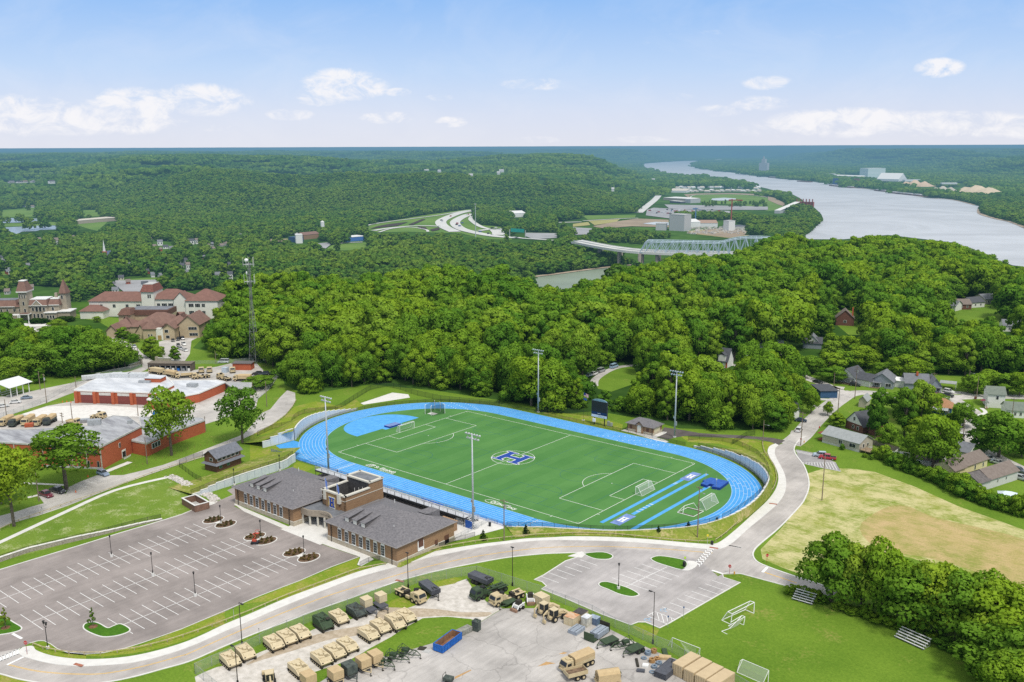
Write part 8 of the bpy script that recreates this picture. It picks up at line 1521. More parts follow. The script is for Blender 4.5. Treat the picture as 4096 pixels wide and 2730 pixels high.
for x in(1350,1385,1420):As(t,X_(x)+4,5,1,1.2,8.9,nx=1);As(t,X_(x)+4,1.8,1,1.2,8.9,nx=1)
t,LC=Bq('academy_mansion','old grey stone academy mansion with two steep roofed towers and white trim','building',V_(560,700),V_(1110,690));sc=LC/550
def Y_(px):return(px-560)*sc
Bd(t,Y_(570),Y_(910),0,15,8.6,.1,gst,Az,inset=7);Bd(t,Y_(910),Y_(1115),1.5,14,8.2,.1,gst,Az,inset=6)
for x0,x1,y in((550,915,-.5),(915,1125,1)):
 b=MB();b.add([(Y_(x0),y,8.5),(Y_(x1),y,8.5),(Y_(x1)-.8,y+2.6,11.6),(Y_(x0)+.8,y+2.6,11.6),(Y_(x1),15.5,8.5),(Y_(x1)-.8,13,11.6),(Y_(x0),15.5,8.5),(Y_(x0)+.8,13,11.6)],[(0,1,2,3),(1,4,5,2),(4,6,7,5),(6,0,3,7)]);b.bd('mansard_roof',Az,t);MB().b2(Y_(x0)+.8,Y_(x1)-.8,y+2.4,13,11.6,12).bd('flat_roof',Au,t);MB().b2(Y_(x0)-.2,Y_(x1)+.2,y-.25,y+.1,8.2,8.6).bd('cornice',Ay,t)
Bd(t,Y_(420),Y_(575),-1.5,7,17.2,.1,gst,Az);b=MB();b.add([(Y_(395),-2.4,17.4),(Y_(590),-2.4,17.4),(Y_(590),8,17.4),(Y_(395),8,17.4),(Y_(435),.5,23.2),(Y_(530),.5,23.2),(Y_(530),5,23.2),(Y_(435),5,23.2)],[(0,1,5,4),(1,2,6,5),(2,3,7,6),(3,0,4,7),(4,5,6,7)]);b.bd('tower_roof',Az,t);MB().b2(Y_(393),Y_(592),-2.5,8.1,16.7,17.4).bx(((Y_(435)+Y_(530))/2,2.7,23.3),(Y_(530)-Y_(435)+.6,5,.4)).bd('cornice',Ay,t)
Bd(t,Y_(1095),Y_(1215),6,13,14.6,.1,gst,Az);b=MB();b.add([(Y_(1085),5.4,14.7),(Y_(1225),5.4,14.7),(Y_(1225),13.6,14.7),(Y_(1085),13.6,14.7),(Y_(1145),9,22.5),(Y_(1160),9,22.5),(Y_(1160),10,22.5),(Y_(1145),10,22.5)],[(0,1,5,4),(1,2,6,5),(2,3,7,6),(3,0,4,7),(4,5,6,7)]);b.bd('tower_roof',Az,t)
Bd(t,Y_(-300),Y_(300),3,16,7.6,.1,gst,Az);b=MB();b.add([(Y_(-300),2.5,7.6),(Y_(310),2.5,7.6),(Y_(260),5.5,11),(Y_(-300),5.5,11),(Y_(310),16.5,7.6),(Y_(260),14,11),(Y_(-300),14,11),(Y_(-300),16.5,7.6)],[(0,1,2,3),(1,4,5,2),(4,7,6,5)]);b.bd('mansard_roof',Az,t);MB().b2(Y_(-300),Y_(260),5.5,14,11,11.2).bd('flat_top',Eh,t);MB().b2(Y_(-300),Y_(305),2.3,2.5,7.3,7.7).bd('cornice',Ay,t)
Bd(t,Y_(300),Y_(425),2,10,7.6,3,gst,Az)
MB().b2(Y_(890),Y_(1110),-3,1.5,0,4.2).b2(Y_(1105),Y_(1340),-1,9,0,4.4).bd('front_wing',gst,t);MB().b2(Y_(875),Y_(1115),-3.6,1.8,4.2,4.6).b2(Y_(1100),Y_(1360),-1.6,9.4,4.4,4.9).bd('white_roof',Au,t)
b=MB();b.b2(Y_(280),Y_(440),-4.8,-.4,3.3,3.6);
for x in(285,410,440,605):b.bx((Y_(x),-4.6,1.7),(.6,.6,3.4))
b.b2(Y_(430),Y_(615),-4.8,-.2,3.6,4);b.bd('porch',Au,t);MB().b2(Y_(445),Y_(600),-4.6,-1.6,4,4.4).bd('porch_roof',Az,t)
b=MB();b.add([(Y_(640),-.62,8.5),(Y_(820),-.62,8.5),(Y_(730),-.62,11.4)],[(0,1,2)]);b.bd('gable',gst,t);b=MB();b.tb([(Y_(635),-.7,8.6),(Y_(730),-.7,11.6),(Y_(825),-.7,8.6)],.2,6);b.bd('gable_trim',Ay,t)
for x in(645,715,780,850):As(t,Y_(x),6.2,1.2 if x in(645,850)else 1.5,1.9 if x in(645,850)else 2.6,-.12,nx=1)
for x in(660,730,800,870):As(t,Y_(x),2.2,1.2,2.3,-.12,nx=1)
for x in(500,515):As(t,Y_(x),5.8 if x>510 else 10,1.1,2,-1.62,nx=1)
for x in(445,490,535):As(t,Y_(x),14.3,.7,2,-1.62,nx=1)
As(t,Y_(1140),12.4,1.1,2.2,5.92,nx=1);As(t,Y_(1000),6,1.3,1.8,1.4,nx=1)
for x in(945,1000,1050):As(t,Y_(x),1.9,1.1,1.8,-3.1,nx=1)
for x in(250,370,10,120):As(t,Y_(x),5.3,1,1.6,2.9 if x<300 else 1.9,nx=1)
b=MB();b.bx((Y_(1000),9,13),(1.6,1.6,3.4));b.bd('chimney',gst,t)
hdk=Cy('leaves_hedge',(.010,.035,.008),(.04,.10,.02));HG=Co('hedge_kind',91,12,1500,.045,'broad',hdk)
for a,b_,hh in((V_(600,775),V_(870,770),2.6),(V_(1110,750),V_(1345,735),2.8)):
 q0,q1=P(a),P(b_);n=4;t=Ac('clipped_hedge','dark clipped hedge in front of the %s of the stone mansion'%('middle' if a[0]<200 else 'right wing'),'hedge',(q0[0],q0[1],0))
 for k in range(n):o=link('foliage',HG,t,((q1[0]-q0[0])*(k+.5)/n,(q1[1]-q0[1])*(k+.5)/n,-.6),k);o.scale=(6,6,hh*1.4)
def Er(p,lb,m,h=2.2):q=P(p);t=Ac('statue',lb,'statue',(q[0],q[1],0));MB().bx((0,0,.35),(.9,.9,.7)).bd('pedestal',conc,t);MB().cy((0,0,.7),(0,0,h-.35),.34,.2,10).bl((0,0,h-.15),.2).cy((-.3,0,1.2),(.3,0,1.5),.1,.1,6).bd('figure',m,t)
Er(U_(550,885),'white robed statue on the lawn before the tan annex',Au,2.6);Er(V_(550,790),'small white statue on the terrace before the mansion porch',Au,2.4);Er(U_(1450,890),'dark block shaped statue between the black cars',Bh,4.5)
q=P((1022,1458));hm=hgt((1022,1458),(990,1050));t=Ac('lattice_mast','tall grey lattice radio mast with antennas and dishes near the brick hut','mast',(q[0],q[1],0));lm_=Aa('mast_steel',(.27,.28,.29),.6,metal=.2,amt=.2)
def Es(z):r=2.6*(1-z/(hm*.62))+.62 if z<hm*.62 else .62;return[(r*mh.cos(a_),r*mh.sin(a_),z)for a_ in(PI/2,PI/2+2*PI/3,PI/2+4*PI/3)]
for k in range(3):MB().tb([Es(z)[k]for z in np.linspace(0,hm,14)],.085,6).bd('leg',lm_,t)
b=MB();zs=[0];
while zs[-1]<hm-1.5:zs.append(zs[-1]+max(1.5,3.4*(1-zs[-1]/hm)+1))
for z0_,z1_ in zip(zs[:-1],zs[1:]):
 A_,B_=Es(z0_),Es(min(z1_,hm))
 for k in range(3):b.cy(A_[k],B_[(k+1)%3],.03,n=4,cap=False);b.cy(A_[(k+1)%3],B_[k],.03,n=4,cap=False);b.cy(A_[k],A_[(k+1)%3],.04,n=4,cap=False)
b.bd('bracing',lm_,t)
for z,r in((hm-1,2.6),(hm-9,2.6)):b=MB();b.tb([(r*mh.cos(a_),r*mh.sin(a_),z)for a_ in np.linspace(0,2*PI,7)],.06,5);[b.cy((0,0,z),(r*mh.cos(a_),r*mh.sin(a_),z),.06,n=5)for a_ in(0,1.05,2.1,3.14,4.2,5.2)];b.bd('platform',Aq,t)
for z in(hm-1,hm-9):
 for a_ in(.2,1.5,2.6,3.9,5.2):MB().cy((2.6*mh.cos(a_),2.6*mh.sin(a_),z-1),(2.6*mh.cos(a_),2.6*mh.sin(a_),z+3.4),.06,.05,6).bd('antenna',Au,t)
MB().bl((-.6,-.8,hm+1),.95,14,9,sz=.85).bd('dish',Au,t);MB().cy((-.9,-.6,hm-5),(-1.2,-.9,hm-5),.8,.7,14).bd('dish',Au,t);MB().cy((.3,0,0),(.3,0,hm),.10,.10,6).bd('cable_ladder',Bh,t)
def At(lb,pA,pB,depth,h,rh,wall,Ci,kind='gable',ridge='x',ov=.45,wins=(),rwins=(),lwins=(),chim=None,porch=None,door=None,z=0,name='house',base=None,gr=None,gname='gable_wall',ext=()):
 t,L_=Bq(name,lb,'house' if name=='house' else name.replace('_',' '),pA,pB,gr,z)
 MB().b2(0,L_,0,depth,0,h).bd('wall',wall,t);b=MB()
 if kind=='gable':Bm(b,0,L_,0,depth,h,h+rh,ov,ridge=ridge);b.bd('roof',Ci,t);b=MB();Ds(b,.01,L_-.01,.01,depth-.01,h,h+rh,ridge);b.bd(gname,wall,t)
 elif kind=='hip':hip(b,0,L_,0,depth,h,h+rh,ov,ridge=ridge,inset=min(L_,depth)*.45);b.bd('roof',Ci,t)
 else:b.b2(-ov,L_+ov,-ov,depth+ov,h,h+.2);b.bd('roof',Ci,t)
 for w in wins:As(t,L_*w[0],w[1],w[2],w[3],-.05,nx=w[4]if len(w)>4 else 2)
 for w in rwins:As(t,depth*w[0],w[1],w[2],w[3],L_+.04,'y',nx=1)
 for w in lwins:o=As(t,depth*w[0],w[1],w[2],w[3],-.04,'y',nx=1);o.rotation_euler=(0,0,PI)
 if chim:b=MB();b.bx((L_*chim[0],depth*chim[1],h+rh*.6+.6),(.7,.7,rh*.8+1.4));b.bd('chimney',Bj,t)
 if door is not None:MB().bx((L_*door,-.06,1.05),(.95,.1,2.1)).bd('door',Ay,t)
 if porch:
  x0,x1,d=porch;b=MB();b.b2(L_*x0,L_*x1,-d,0,.1,.35);b.bd('porch_floor',wood,t);MB().b2(L_*x0-.2,L_*x1+.2,-d-.2,0,2.5,2.65).bd('porch_roof',Ci,t)
  for f in(x0,x1):MB().cy((L_*f,-d+.1,.3),(L_*f,-d+.1,2.5),.09,.09,6).bd('porch_post',Ay,t)
 if base:MB().b2(-.04,L_+.04,-.04,depth+.04,0,base).bd('foundation',Ce,t)
 return t,L_
Av=Aa('siding_white',(.74,.74,.71),.7,amt=.05,sk=(.3,.3,6),scale=3);wl_g=Aa('siding_grey',(.26,.29,.33),.75,amt=.1,sk=(.3,.3,6),scale=3);wl_t=Aa('siding_taupe',(.47,.43,.36),.75,amt=.06,sk=(.3,.3,6),scale=3);wl_y=Aa('siding_yellow',(.70,.62,.36),.75,amt=.05,sk=(.3,.3,6),scale=3);wl_b=Aa('siding_blue',(.04,.10,.20),.75,amt=.1);brd=Aa('brick_dark_red',(.17,.075,.055),.85,kind='brick')
Db=Aa('roof_pale_grey',(.36,.38,.38),.85,c2=(.29,.31,.31),scale=1);Bs=Aa('roof_charcoal',(.095,.10,.115),.85,c2=(.07,.075,.085),scale=1);Ct=Aa('roof_taupe',(.23,.19,.165),.85,c2=(.18,.145,.125),scale=1);rf_br=Aa('roof_orange_brown',(.40,.22,.11),.85,c2=(.32,.17,.09),scale=1.2);rf_gr=Aa('roof_green_grey',(.20,.23,.19),.85,c2=(.15,.18,.15),scale=1);Cj=Aa('roof_mid_grey',(.20,.21,.23),.85,c2=(.15,.16,.175),scale=1)
t,L_=At('grey roofed taupe bungalow with a wooden deck above the red pickup',J_(497,965),J_(835,1058),8.0,3.2,2.0,wl_t,Db,wins=((.5,1.9,1.4,1.2),(.82,1.8,2.4,1.2)),rwins=((.3,1.9,.9,1.1),(.62,1.9,.8,1.1)),base=.7)
b=MB();b.b2(L_+.2,L_+4.5,0,4.2,.9,1.05);b.tb([(L_+.3,0,1.9),(L_+4.4,0,1.9),(L_+4.4,4.1,1.9),(L_+.3,4.1,1.9)],.05,5)
for x in(L_+.4,L_+2.4,L_+4.4):
 for y in(.1,4.1):b.cy((x,y,0),(x,y,1.9),.07,.07,5)
b.bd('deck',wood,t);b=MB();b.b2(-2.6,-.2,1,5,.3,.45);b.b2(-2.7,-.2,.8,5.2,2.6,2.75);b.bd('porch',Aa('porch_red',(.28,.07,.05),.8),t)
t,L_=At('white and brick house with a steep black gable opposite the kerb pole',J_(710,830),J_(868,890),8.5,2.9,4.2,brd,Bs,'gable','y',wins=((.45,1.5,.9,1.2,1),(.72,1.5,.9,1.2,1)),lwins=(),gname='gable_wall');b=MB();b.add([(.0,-.06,2.9),(L_,-.06,2.9),(L_/2,-.06,7.05)],[(0,1,2)]);b.bd('gable_siding',Av,t);As(t,L_*.5,4.6,.9,1.3,-.12)
b=MB();Bm(b,L_-1,L_+5,2,8,3.4,6.2,.4,ridge='x');b.bd('side_roof',Bs,t);MB().b2(L_,L_+4.8,2.2,7.8,0,3.4).bd('side_wall',brd,t)
t,L_=At('grey shingled bungalow with white framed windows beside a white roofed annex',J_(935,455),J_(1145,480),10,3.2,3.2,wl_g,Cj,'gable','y',wins=((.8,1.6,2.2,1.3),(.3,1.6,1.8,1.3)),rwins=((.3,1.7,1,1.2),(.7,1.7,1,1.2)),porch=(.02,.5,2));MB().b2(L_,L_+6,5,10,0,3).bd('annex_wall',Av,t);b=MB();Bm(b,L_+.2,L_+6,5,10,3,3.9,.4);b.bd('annex_roof',Au,t)
t,L_=At('dark hip roofed house with white garage near the bend of the street',J_(625,405),J_(800,440),9,3.2,3.4,Av,Bs,'gable','y',wins=((.25,1.6,1.6,1.4),),rwins=(),porch=(.1,.9,2.2));MB().b2(L_,L_+7,1,8,0,2.9).bd('garage_wall',Av,t);b=MB();Bm(b,L_-.5,L_+7,1,8,2.9,5.1,.4,ridge='x');b.bd('garage_roof',Bs,t)
t,L_=At('grey gabled house with white trim next to the open carport',J_(1480,510),J_(1590,515),9,3.1,3,wl_g,Cj,'gable','y',wins=((.3,1.5,1.2,1.3),(.75,1.5,1.2,1.3)),porch=(.05,.95,1.6));b=MB();Bm(b,-9,.5,3,11,3.2,6.4,.4,ridge='x');b.bd('rear_roof',Cj,t);MB().b2(-8.8,0,3.2,10.8,0,3.2).bd('rear_wall',wl_g,t);b=MB();b.bx((-4,6,6.6),(.8,.8,1.6));b.bd('chimney',Bj,t)
t=Ac('carport','flat pale carport on posts right of the grey gabled house','carport',(*P(J_(1650,480)),0),Aj(J_(1600,480),J_(1700,490)));MB().bx((0,2.5,2.6),(6.5,5.5,.15)).bd('roof',Db,t)
for x in(-3,3):
 for y in(0,5):MB().cy((x,y,0),(x,y,2.6),.08,.08,6).bd('post',Ay,t)
t,L_=At('small house with orange brown roof half hidden by trees',J_(1500,700),J_(1680,720),8.5,2.9,2.6,wl_b,rf_br,'hip',wins=((.8,1.5,1.2,1.1),));b=MB();b.add([(-2.5,-2.6,2.3),(L_-1,-2.6,2.3),(L_-1,.4,3.1),(-2.5,.4,3.1)],[(0,1,2,3)]);b.bd('porch_roof',Db,t)
t,L_=At('white two storey house with green grey roof at the right end of the street',J_(2010,645),J_(2170,655),8,5.6,2.2,Av,rf_gr,'gable','x',wins=((.55,4.2,.9,1.3,1),),rwins=((.35,4,.8,1.2),(.7,4,.8,1.2)),porch=(-.15,.0,2.5));t,L_=At('white bungalow with green grey roof below the two storey white house',J_(2185,735),J_(2352,745),8,3,2.2,Av,rf_gr,'gable','x',wins=((.15,1.6,.8,1.2),(.5,1.6,.8,1.2),(.8,1.6,.8,1.2)))
t,L_=At('white siding house behind the yellow one, mostly under the big tree',J_(1360,1190),J_(1560,1230),9,3,2.4,Av,Ct,'gable','x',wins=((.1,1.5,.9,1.3),));t,L_=At('pale roofed house at the back of the yards under the trees',J_(1700,1110),J_(1830,1140),9,3,2,Av,Cj,'gable','x',rwins=((.5,1.6,1,1.2),))
t,L_=At('yellow siding house with taupe roof beside the hedge',J_(1790,1280),J_(2010,1200),6.4,3.3,2,wl_y,Ct,'gable','x',wins=((.48,1.7,.7,1.5,1),(.82,1.7,.6,1.3,1)));b=MB();Bm(b,-6.2,0,-.6,6.6,3.4,5.6,.4,ridge='x');b.bd('front_roof',Ct,t);b=MB();Ds(b,-6,0,-.4,6.4,3.4,5.6,'x');b.bd('front_wall',wl_y,t);o=As(t,3,2,2.4,1.2,-6.04,'y',nx=2);o.rotation_euler=(0,0,PI)
t,L_=At('pale grey siding house with taupe roof, nearest the small white canopy',J_(2030,1395),J_(2290,1310),6.8,3.2,2.1,Aa('siding_pale',(.58,.58,.56),.75,amt=.05),Ct,'gable','x',wins=((.28,1.9,.5,.9,1),(.58,1.9,.5,.9,1)));b=MB();Bm(b,-5.6,0,-.2,7,3.1,5.0,.4,ridge='x');b.bd('front_roof',Aa('roof_umber_grey',(.15,.135,.13),.85),t);b=MB();Ds(b,-5.4,0,0,6.8,3.1,5,'x');b.bd('front_wall',Aa('siding_pale',(.58,.58,.56)),t);MB().bx((-5.45,2,1.1),(.1,.9,2)).bd('door',Aa('door_blue',(.3,.4,.5)),t)
t=Ac('canopy_tent','small pale blue white canopy tent at the lower right by the hedge','canopy',(*P(J_(2200,1500)),0),.3);b=MB();hip(b,-2.6,2.6,-2,2,1.9,2.9,.1,inset=1.9);b.bd('roof',Aa('tent_white',(.66,.74,.82),.6,amt=.04),t)
for x in(-2.5,2.5):
 for y in(-1.9,1.9):MB().cy((x,y,0),(x,y,1.9),.05,.05,6).bd('post',Au,t)
t,L_=At('small white garden shed at the foot of the white vinyl fence',J_(1130,1140),J_(1225,1150),3.2,1.9,1.0,Av,Db,'gable','x',name='garden_shed',door=.8);t,L_=At('small white gabled house half hidden behind the street trees',J_(235,745),J_(285,740),8,3,3,Av,Cj,'gable','y',wins=((.5,3.6,.8,1.2),));t,L_=At('house with dark roof and blue red front behind the parked vans',J_(400,500),J_(480,560),7,3,1.6,wl_b,Bs,'flat')
t,L_=At('white and blue grey garage behind the big leafy trees',J_(830,640),J_(900,650),6,3,1.6,wl_t,Db,'gable','y')
N2=N_
t,L_=At('white cottage with steep charcoal roof and dormer in the clearing behind the grove',N2(1470,570),N2(1590,585),8,3.4,5.2,Av,Bs,'gable','x',wins=((.2,2.2,.9,.9),(.5,2.2,.9,.9)),z=0);b=MB();b.b2(1.2,4.6,-.3,4,3.2,6.0);b.bd('dormer',Av,t);b=MB();Bm(b,1.2,4.6,-.3,4,6,7.2,.3,ridge='y');b.bd('dormer_roof',Bs,t);MB().b2(4.8,L_,-.08,0,0,3).bd('brick_front',Bj,t);MB().b2(-6,0,0,8,0,3.4).bd('side_wall',Av,t);b=MB();Bm(b,-6,0,0,8,3.4,8.4,.4);b.bd('side_roof',Bs,t)
t,L_=At('white shed roofed house just right of the charcoal roofed cottage',N2(1720,480),N2(1785,485),5,3,.9,Av,Db,'gable','y',wins=((.5,1.6,.8,.9),));t,L_=At('charcoal roofed house uphill between the big trees',N2(1890,375),N2(2080,385),8,3.2,4.2,Av,Bs,'gable','x',wins=((.3,1.8,1,1.2),));t,L_=At('grey roofed house peeping out behind the wooded drive',N2(645,505),N2(712,510),7,3.6,2.8,wl_t,Db,'gable','y')
t,L_=At('brown brick house in the upper clearing on the right slope',F_(1920,748),F_(1962,750),9,4.4,4.6,brd,Ct,'gable','y',wins=((.5,2.4,1.6,1.4),),chim=(.9,.3));t,L_=At('grey brown roofed house on the upper street',F_(1850,800),F_(1880,802),8,3.6,3,Av,Cj,'gable','y');t,L_=At('dark roofed house at the far end of the house street',J_(320,100),J_(490,110),8,3,2.4,wl_g,Bs,'gable','x');t,L_=At('house with a dark roof among the trees left of the uphill street',J_(-20,75),J_(50,90),8,3,2.6,Av,Bs,'gable','x')
for i,(a,b_,r_,lb)in enumerate((((2162,712),(2195,716),Cj,'leftmost grey roofed house of the terrace on the right ridge'),((2200,712),(2232,712),Ct,'second taupe roofed house of the terrace on the right ridge'),((2232,708),(2262,706),Bs,'third charcoal roofed house of the terrace on the right ridge'),((2262,700),(2290,698),Cj,'last grey roofed house of the terrace on the right ridge'),((2305,762),(2353,764),Cj,'grey roofed house at the right edge below the terrace'),((1822,708),(1852,710),Ct,'small house corner seen among the trees right of centre'))):At(lb,F_(*a),F_(*b_),10,3.4,2.6,(Av,brd,Av,wl_t,Av,Av)[i],r_,'gable','x',wins=((.3,1.8,1,1.2),(.7,1.8,1,1.2)))
t=Ac('swing_frame','white swing frame in the yard behind the white vinyl fence','swing',(*P(J_(1255,1110)),0));b=MB();b.tb([(-1.5,-.8,0),(-1.5,0,2),(-1.5,.8,0)],.05,5);b.tb([(1.5,-.8,0),(1.5,0,2),(1.5,.8,0)],.05,5);b.tb([(-1.5,0,2),(1.5,0,2)],.05,5);b.bd('frame',Au,t);MB().bx((.3,0,.5),(.5,.3,.05)).tb([(.1,0,.5),(.1,0,2)],.02,4).tb([(.5,0,.5),(.5,0,2)],.02,4).bd('seat',Ef,t)
t=Ac('garden_umbrella','red canopy in the garden under the big tree','parasol',(*P(J_(1380,1080)),0));MB().cy((0,0,0),(0,0,2.3),.05).bd('pole',wood,t);MB().cy((0,0,2.0),(0,0,2.7),2,.1,10).bd('shade',Aa('canopy_red',(.45,.06,.04),.8),t)
t=Ac('garden_umbrella','pink parasol by the porch of the white two storey house','parasol',(*P(J_(1975,620)),0));MB().cy((0,0,0),(0,0,2),.05).bd('pole',wood,t);MB().cy((0,0,1.8),(0,0,2.4),1.2,.1,10).bd('shade',Aa('canopy_pink',(.65,.15,.22),.8),t)
def Fe(lb,Ab):
 A_,B_,C_,D_2=(P(p)for p in Ab);rz=mh.atan2(B_[1]-A_[1],B_[0]-A_[0]);L_=mh.hypot(B_[0]-A_[0],B_[1]-A_[1]);t=Ac('lawn_bleachers',lb,'bleachers',(A_[0],A_[1],0),rz)
 for k in range(5):MB().b2(0,L_,.62*k,.62*k+.30,.42+.33*k,.47+.33*k).bd('bench',Aa('bench_alu',(.74,.75,.76),.4,amt=.05),t)
 d=MB();[d.b2(0,L_,.62*k+.32,.62*k+.58,.14+.33*k,.18+.33*k)for k in range(4)];d.bd('footboard',Aa('footboard',(.34,.34,.36),.6),t);f=MB()
 for x in np.linspace(.3,L_-.3,4):f.tb([(x,0,.05),(x,2.8,.05),(x,2.8,1.75),(x,0,.42)],.05,5)
 f.bd('frame',Aq,t)
Fe('small aluminium bleachers on the lawn below the hedge by the stub road',(H_(825,915),H_(1040,978),H_(1085,892),H_(878,838)));Fe('longer aluminium bleachers on the lawn below the dark tree row',(I_(990,1100),I_(1300,1240),I_(1350,1170),I_(1050,1038)))
"""evergreens on the bank, saplings, hedges and the large single trees"""
def Dw(p,Bc,lb,w=.62,m=None,z=0):u,v=P(p,z);h=hgt(p,Bc,z);Dn(u,v,h,lb,None,'evergreen_shrub',CONE,h*w*1.35,z,.02,'shrub')
Dw(K_(873,1410),K_(873,1310),'left one of three dark cone shaped evergreens on the near bank');Dw(K_(1183,1368),K_(1183,1265),'middle one of three dark cone shaped evergreens on the near bank');Dw(K_(1480,1328),K_(1480,1220),'right one of three dark cone shaped evergreens on the near bank')
Dw(M_(595,1383),M_(595,1285),'cone shaped evergreen near the utility pole with transformer');Dw(M_(195,1435),M_(195,1335),'cone shaped evergreen in front of the white concourse fence')
MIDH=Cp+MID[:2]
def Cl(p,Bc,w_px,lb,low=.3,crown=None,gr=None,z=0,kind='broadleaf_tree'):
 u,v=P(p,z);h=hgt(p,Bc,z);d=mh.hypot(u-Bt[0],v-Bt[1]);w=w_px/FL*mh.hypot(d,CAMH)
 return Dn(u,v,h,lb,gr,kind,crown or rd.choice(Cp),w,z,low)
S4=lambda u,v:(u,v)
for a in((C1(697,545),C1(640,-150),250,'large bright green tree between the brick offices and the black pickup',.32),(C1(148,930),C1(60,60),190,'large tree at the left edge beside the armoury road',.3),(C1(1795,190),B1(1590,965),175,'tall leafy tree in front of the brick office wing',.25),(LV(75,120),B1(1990,910),120,'tall dark tree behind the bright one by the yard fence',.2),(B1(2230,1500),B1(2140,960),165,'big bright tree at the end of the armoury road fence',.22)):
 Cl(a[0],a[1],a[2],a[3],a[4],Eb[len(a[3])%2]if 'dark' not in a[3]else None)
Cl(C1(20,700),F_(20,1010),130,'leafy tree cut by the left edge above the armoury road',.2);Cl(C1(-60,560),F_(0,1040),120,'second leafy tree cut by the left edge of the photo',.2)
for p,tp,w,lb in((B1(1385,715),B1(1350,520),95,'round leafy tree left of the pair on the academy lawn'),(B1(1460,735),B1(1460,600),55,'smaller dark green tree right of the pair on the academy lawn'),(B1(1610,755),B1(1600,600),62,'young tree with yellow green leaves in the annex car park'),(B1(535,455),B1(520,355),62,'flat topped tree on the terrace before the mansion'),(B1(425,500),B1(430,420),50,'small dark tree before the mansion car park'),(B1(60,330),B1(60,290),42,'small tree in front of the left wing of the mansion'),(B1(175,400),B1(175,350),36,'small bush tree beside the mansion porch'),(B1(1130,540),B1(1130,435),80,'low dark wide tree on the annex lawn'),(B1(1230,575),B1(1240,490),44,'dark round bush at the corner of the annex'),(B1(895,390),B1(895,330),28,'small dark shrub beside the ivory low wing'),(B1(240,960),B1(250,850),56,'light green tree behind the open pavilion'),(B1(360,950),B1(370,805),70,'tree beside the two bare poles')):Cl(p,tp,w,lb,.12)
for p,tp,w,lb in((J_(985,930),J_(1000,450),110,'tall flowering leafy tree left of the pair between the brick house and the bungalow garden'),(J_(1250,900),J_(1240,440),130,'dense dark ivy clad tree in the middle of the house group'),(J_(1400,820),J_(1400,380),120,'tall tree rising behind the ivy clad one'),(J_(1510,1230),J_(1560,690),185,'big open tree over the white siding house'),(J_(1790,830),J_(1790,590),90,'round dense tree beside the right street'),(J_(2120,1100),J_(2120,650),190,'large dark tree at the right below the white houses'),(J_(640,830),J_(620,690),85,'round leafy tree in front of the brick and white house'),(J_(545,720),J_(550,585),36,'thin sparse conifer on the kerb of the house street'),(J_(1900,1090),J_(1895,940),80,'bushy tree behind the white parked cars'),(J_(395,700),J_(400,460),66,'reddish green cone shaped tree by the street'),(J_(600,400),J_(590,260),120,'flat spreading tree in front of the dark roofed house'),(J_(1080,360),J_(1080,225),100,'round tree behind the shingled bungalow'),(J_(1560,600),J_(1560,510),70,'small tree near the cul de sac'),(J_(2310,540),J_(2300,300),80,'leafy tree at the right edge above the street')):Cl(p,tp,w,lb,.15)
for i,(x,y,ty,w)in enumerate(((230,560,380,130),(140,700,470,140),(60,850,600,150),(420,330,170,110),(560,330,130,110),(690,300,110,120),(850,290,60,130),(1270,400,150,130),(1400,380,120,120),(1330,780,500,110),(1180,700,480,110),(1110,1000,790,90),(1420,960,700,120),(1620,960,760,100),(1700,1040,850,100),(1330,1080,900,90),(1440,1130,960,90),(1700,800,690,60),(1560,870,740,80),(2250,960,740,110),(2330,1100,850,110),(2050,480,300,120),(2200,520,330,120),(1900,520,330,110),(940,760,620,70),(620,780,690,50))):
 Cl(J_(x,y),J_(x,ty),w,'leafy garden tree standing among the houses on the right',.1,MIDH[i%6],'garden trees among the right hand houses')
for x,y,tpy,w in((682,1035,978,22),(890,1105,1065,20),(945,1125,1075,18)):Cl(J_(x,y),J_(x,tpy),w,{682:'round clipped shrub against the taupe bungalow',890:'small round shrub beside the wooden deck',945:'round dark shrub right of the wooden deck'}[x],.0,kind='round_shrub')
for i,(x,y,ty,w)in enumerate(((60,560,330,120),(150,660,400,130),(330,700,480,140),(520,720,430,130),(700,690,400,120),(860,700,450,120),(60,800,540,140),(250,860,560,150),(450,880,540,150),(640,880,560,150),(850,850,560,150),(1050,820,540,150),(1150,800,600,110),(130,930,700,110))):
 Cl(B1(x,y),B1(x,ty),w,'full leafy tree in the tree mass between the upper left street and the academy',.08,Eb[i%2]if i%3 else Cp[i%4],'tree mass below the stone academy')
for i,(x,y,tx,ty,w)in enumerate(((330,720,330,10,200),(640,800,620,90,190),(860,880,880,110,150),(1180,960,1180,280,250),(1420,1030,1430,300,230),(1560,1010,1600,380,170),(1750,1150,1770,360,220),(1950,1180,1960,430,210),(2080,1290,2120,540,240),(2250,1380,2280,700,230),(2330,1620,2330,900,300),(2100,1530,2100,1010,260),(2480,1400,2480,640,260),(2250,1800,2250,1250,240))):
 Cl(I_(x,y),I_(tx,ty-(i%3)*25),w*(1.2,.95,1.3)[i%3],'%s leafy tree from the left in the row along the lower right lawn'%('first','second','third','fourth','fifth','sixth','seventh','eighth','ninth','tenth','eleventh','twelfth','thirteenth','fourteenth')[i],.08,(Cp[0],Eb[0],Cp[3],Cp[1],Eb[1])[i%5])
def bush(p,w,h,lb,kind='bush',m=None,gr=None):u,v=P(p);t=Ac(kind,lb,'bush',(u,v,0),rd.uniform(0,6),gr);o=link('foliage',m or rd.choice(MID),t,(0,0,-h*.25));o.scale=(w*1.5,w*1.5,h*1.35);return t
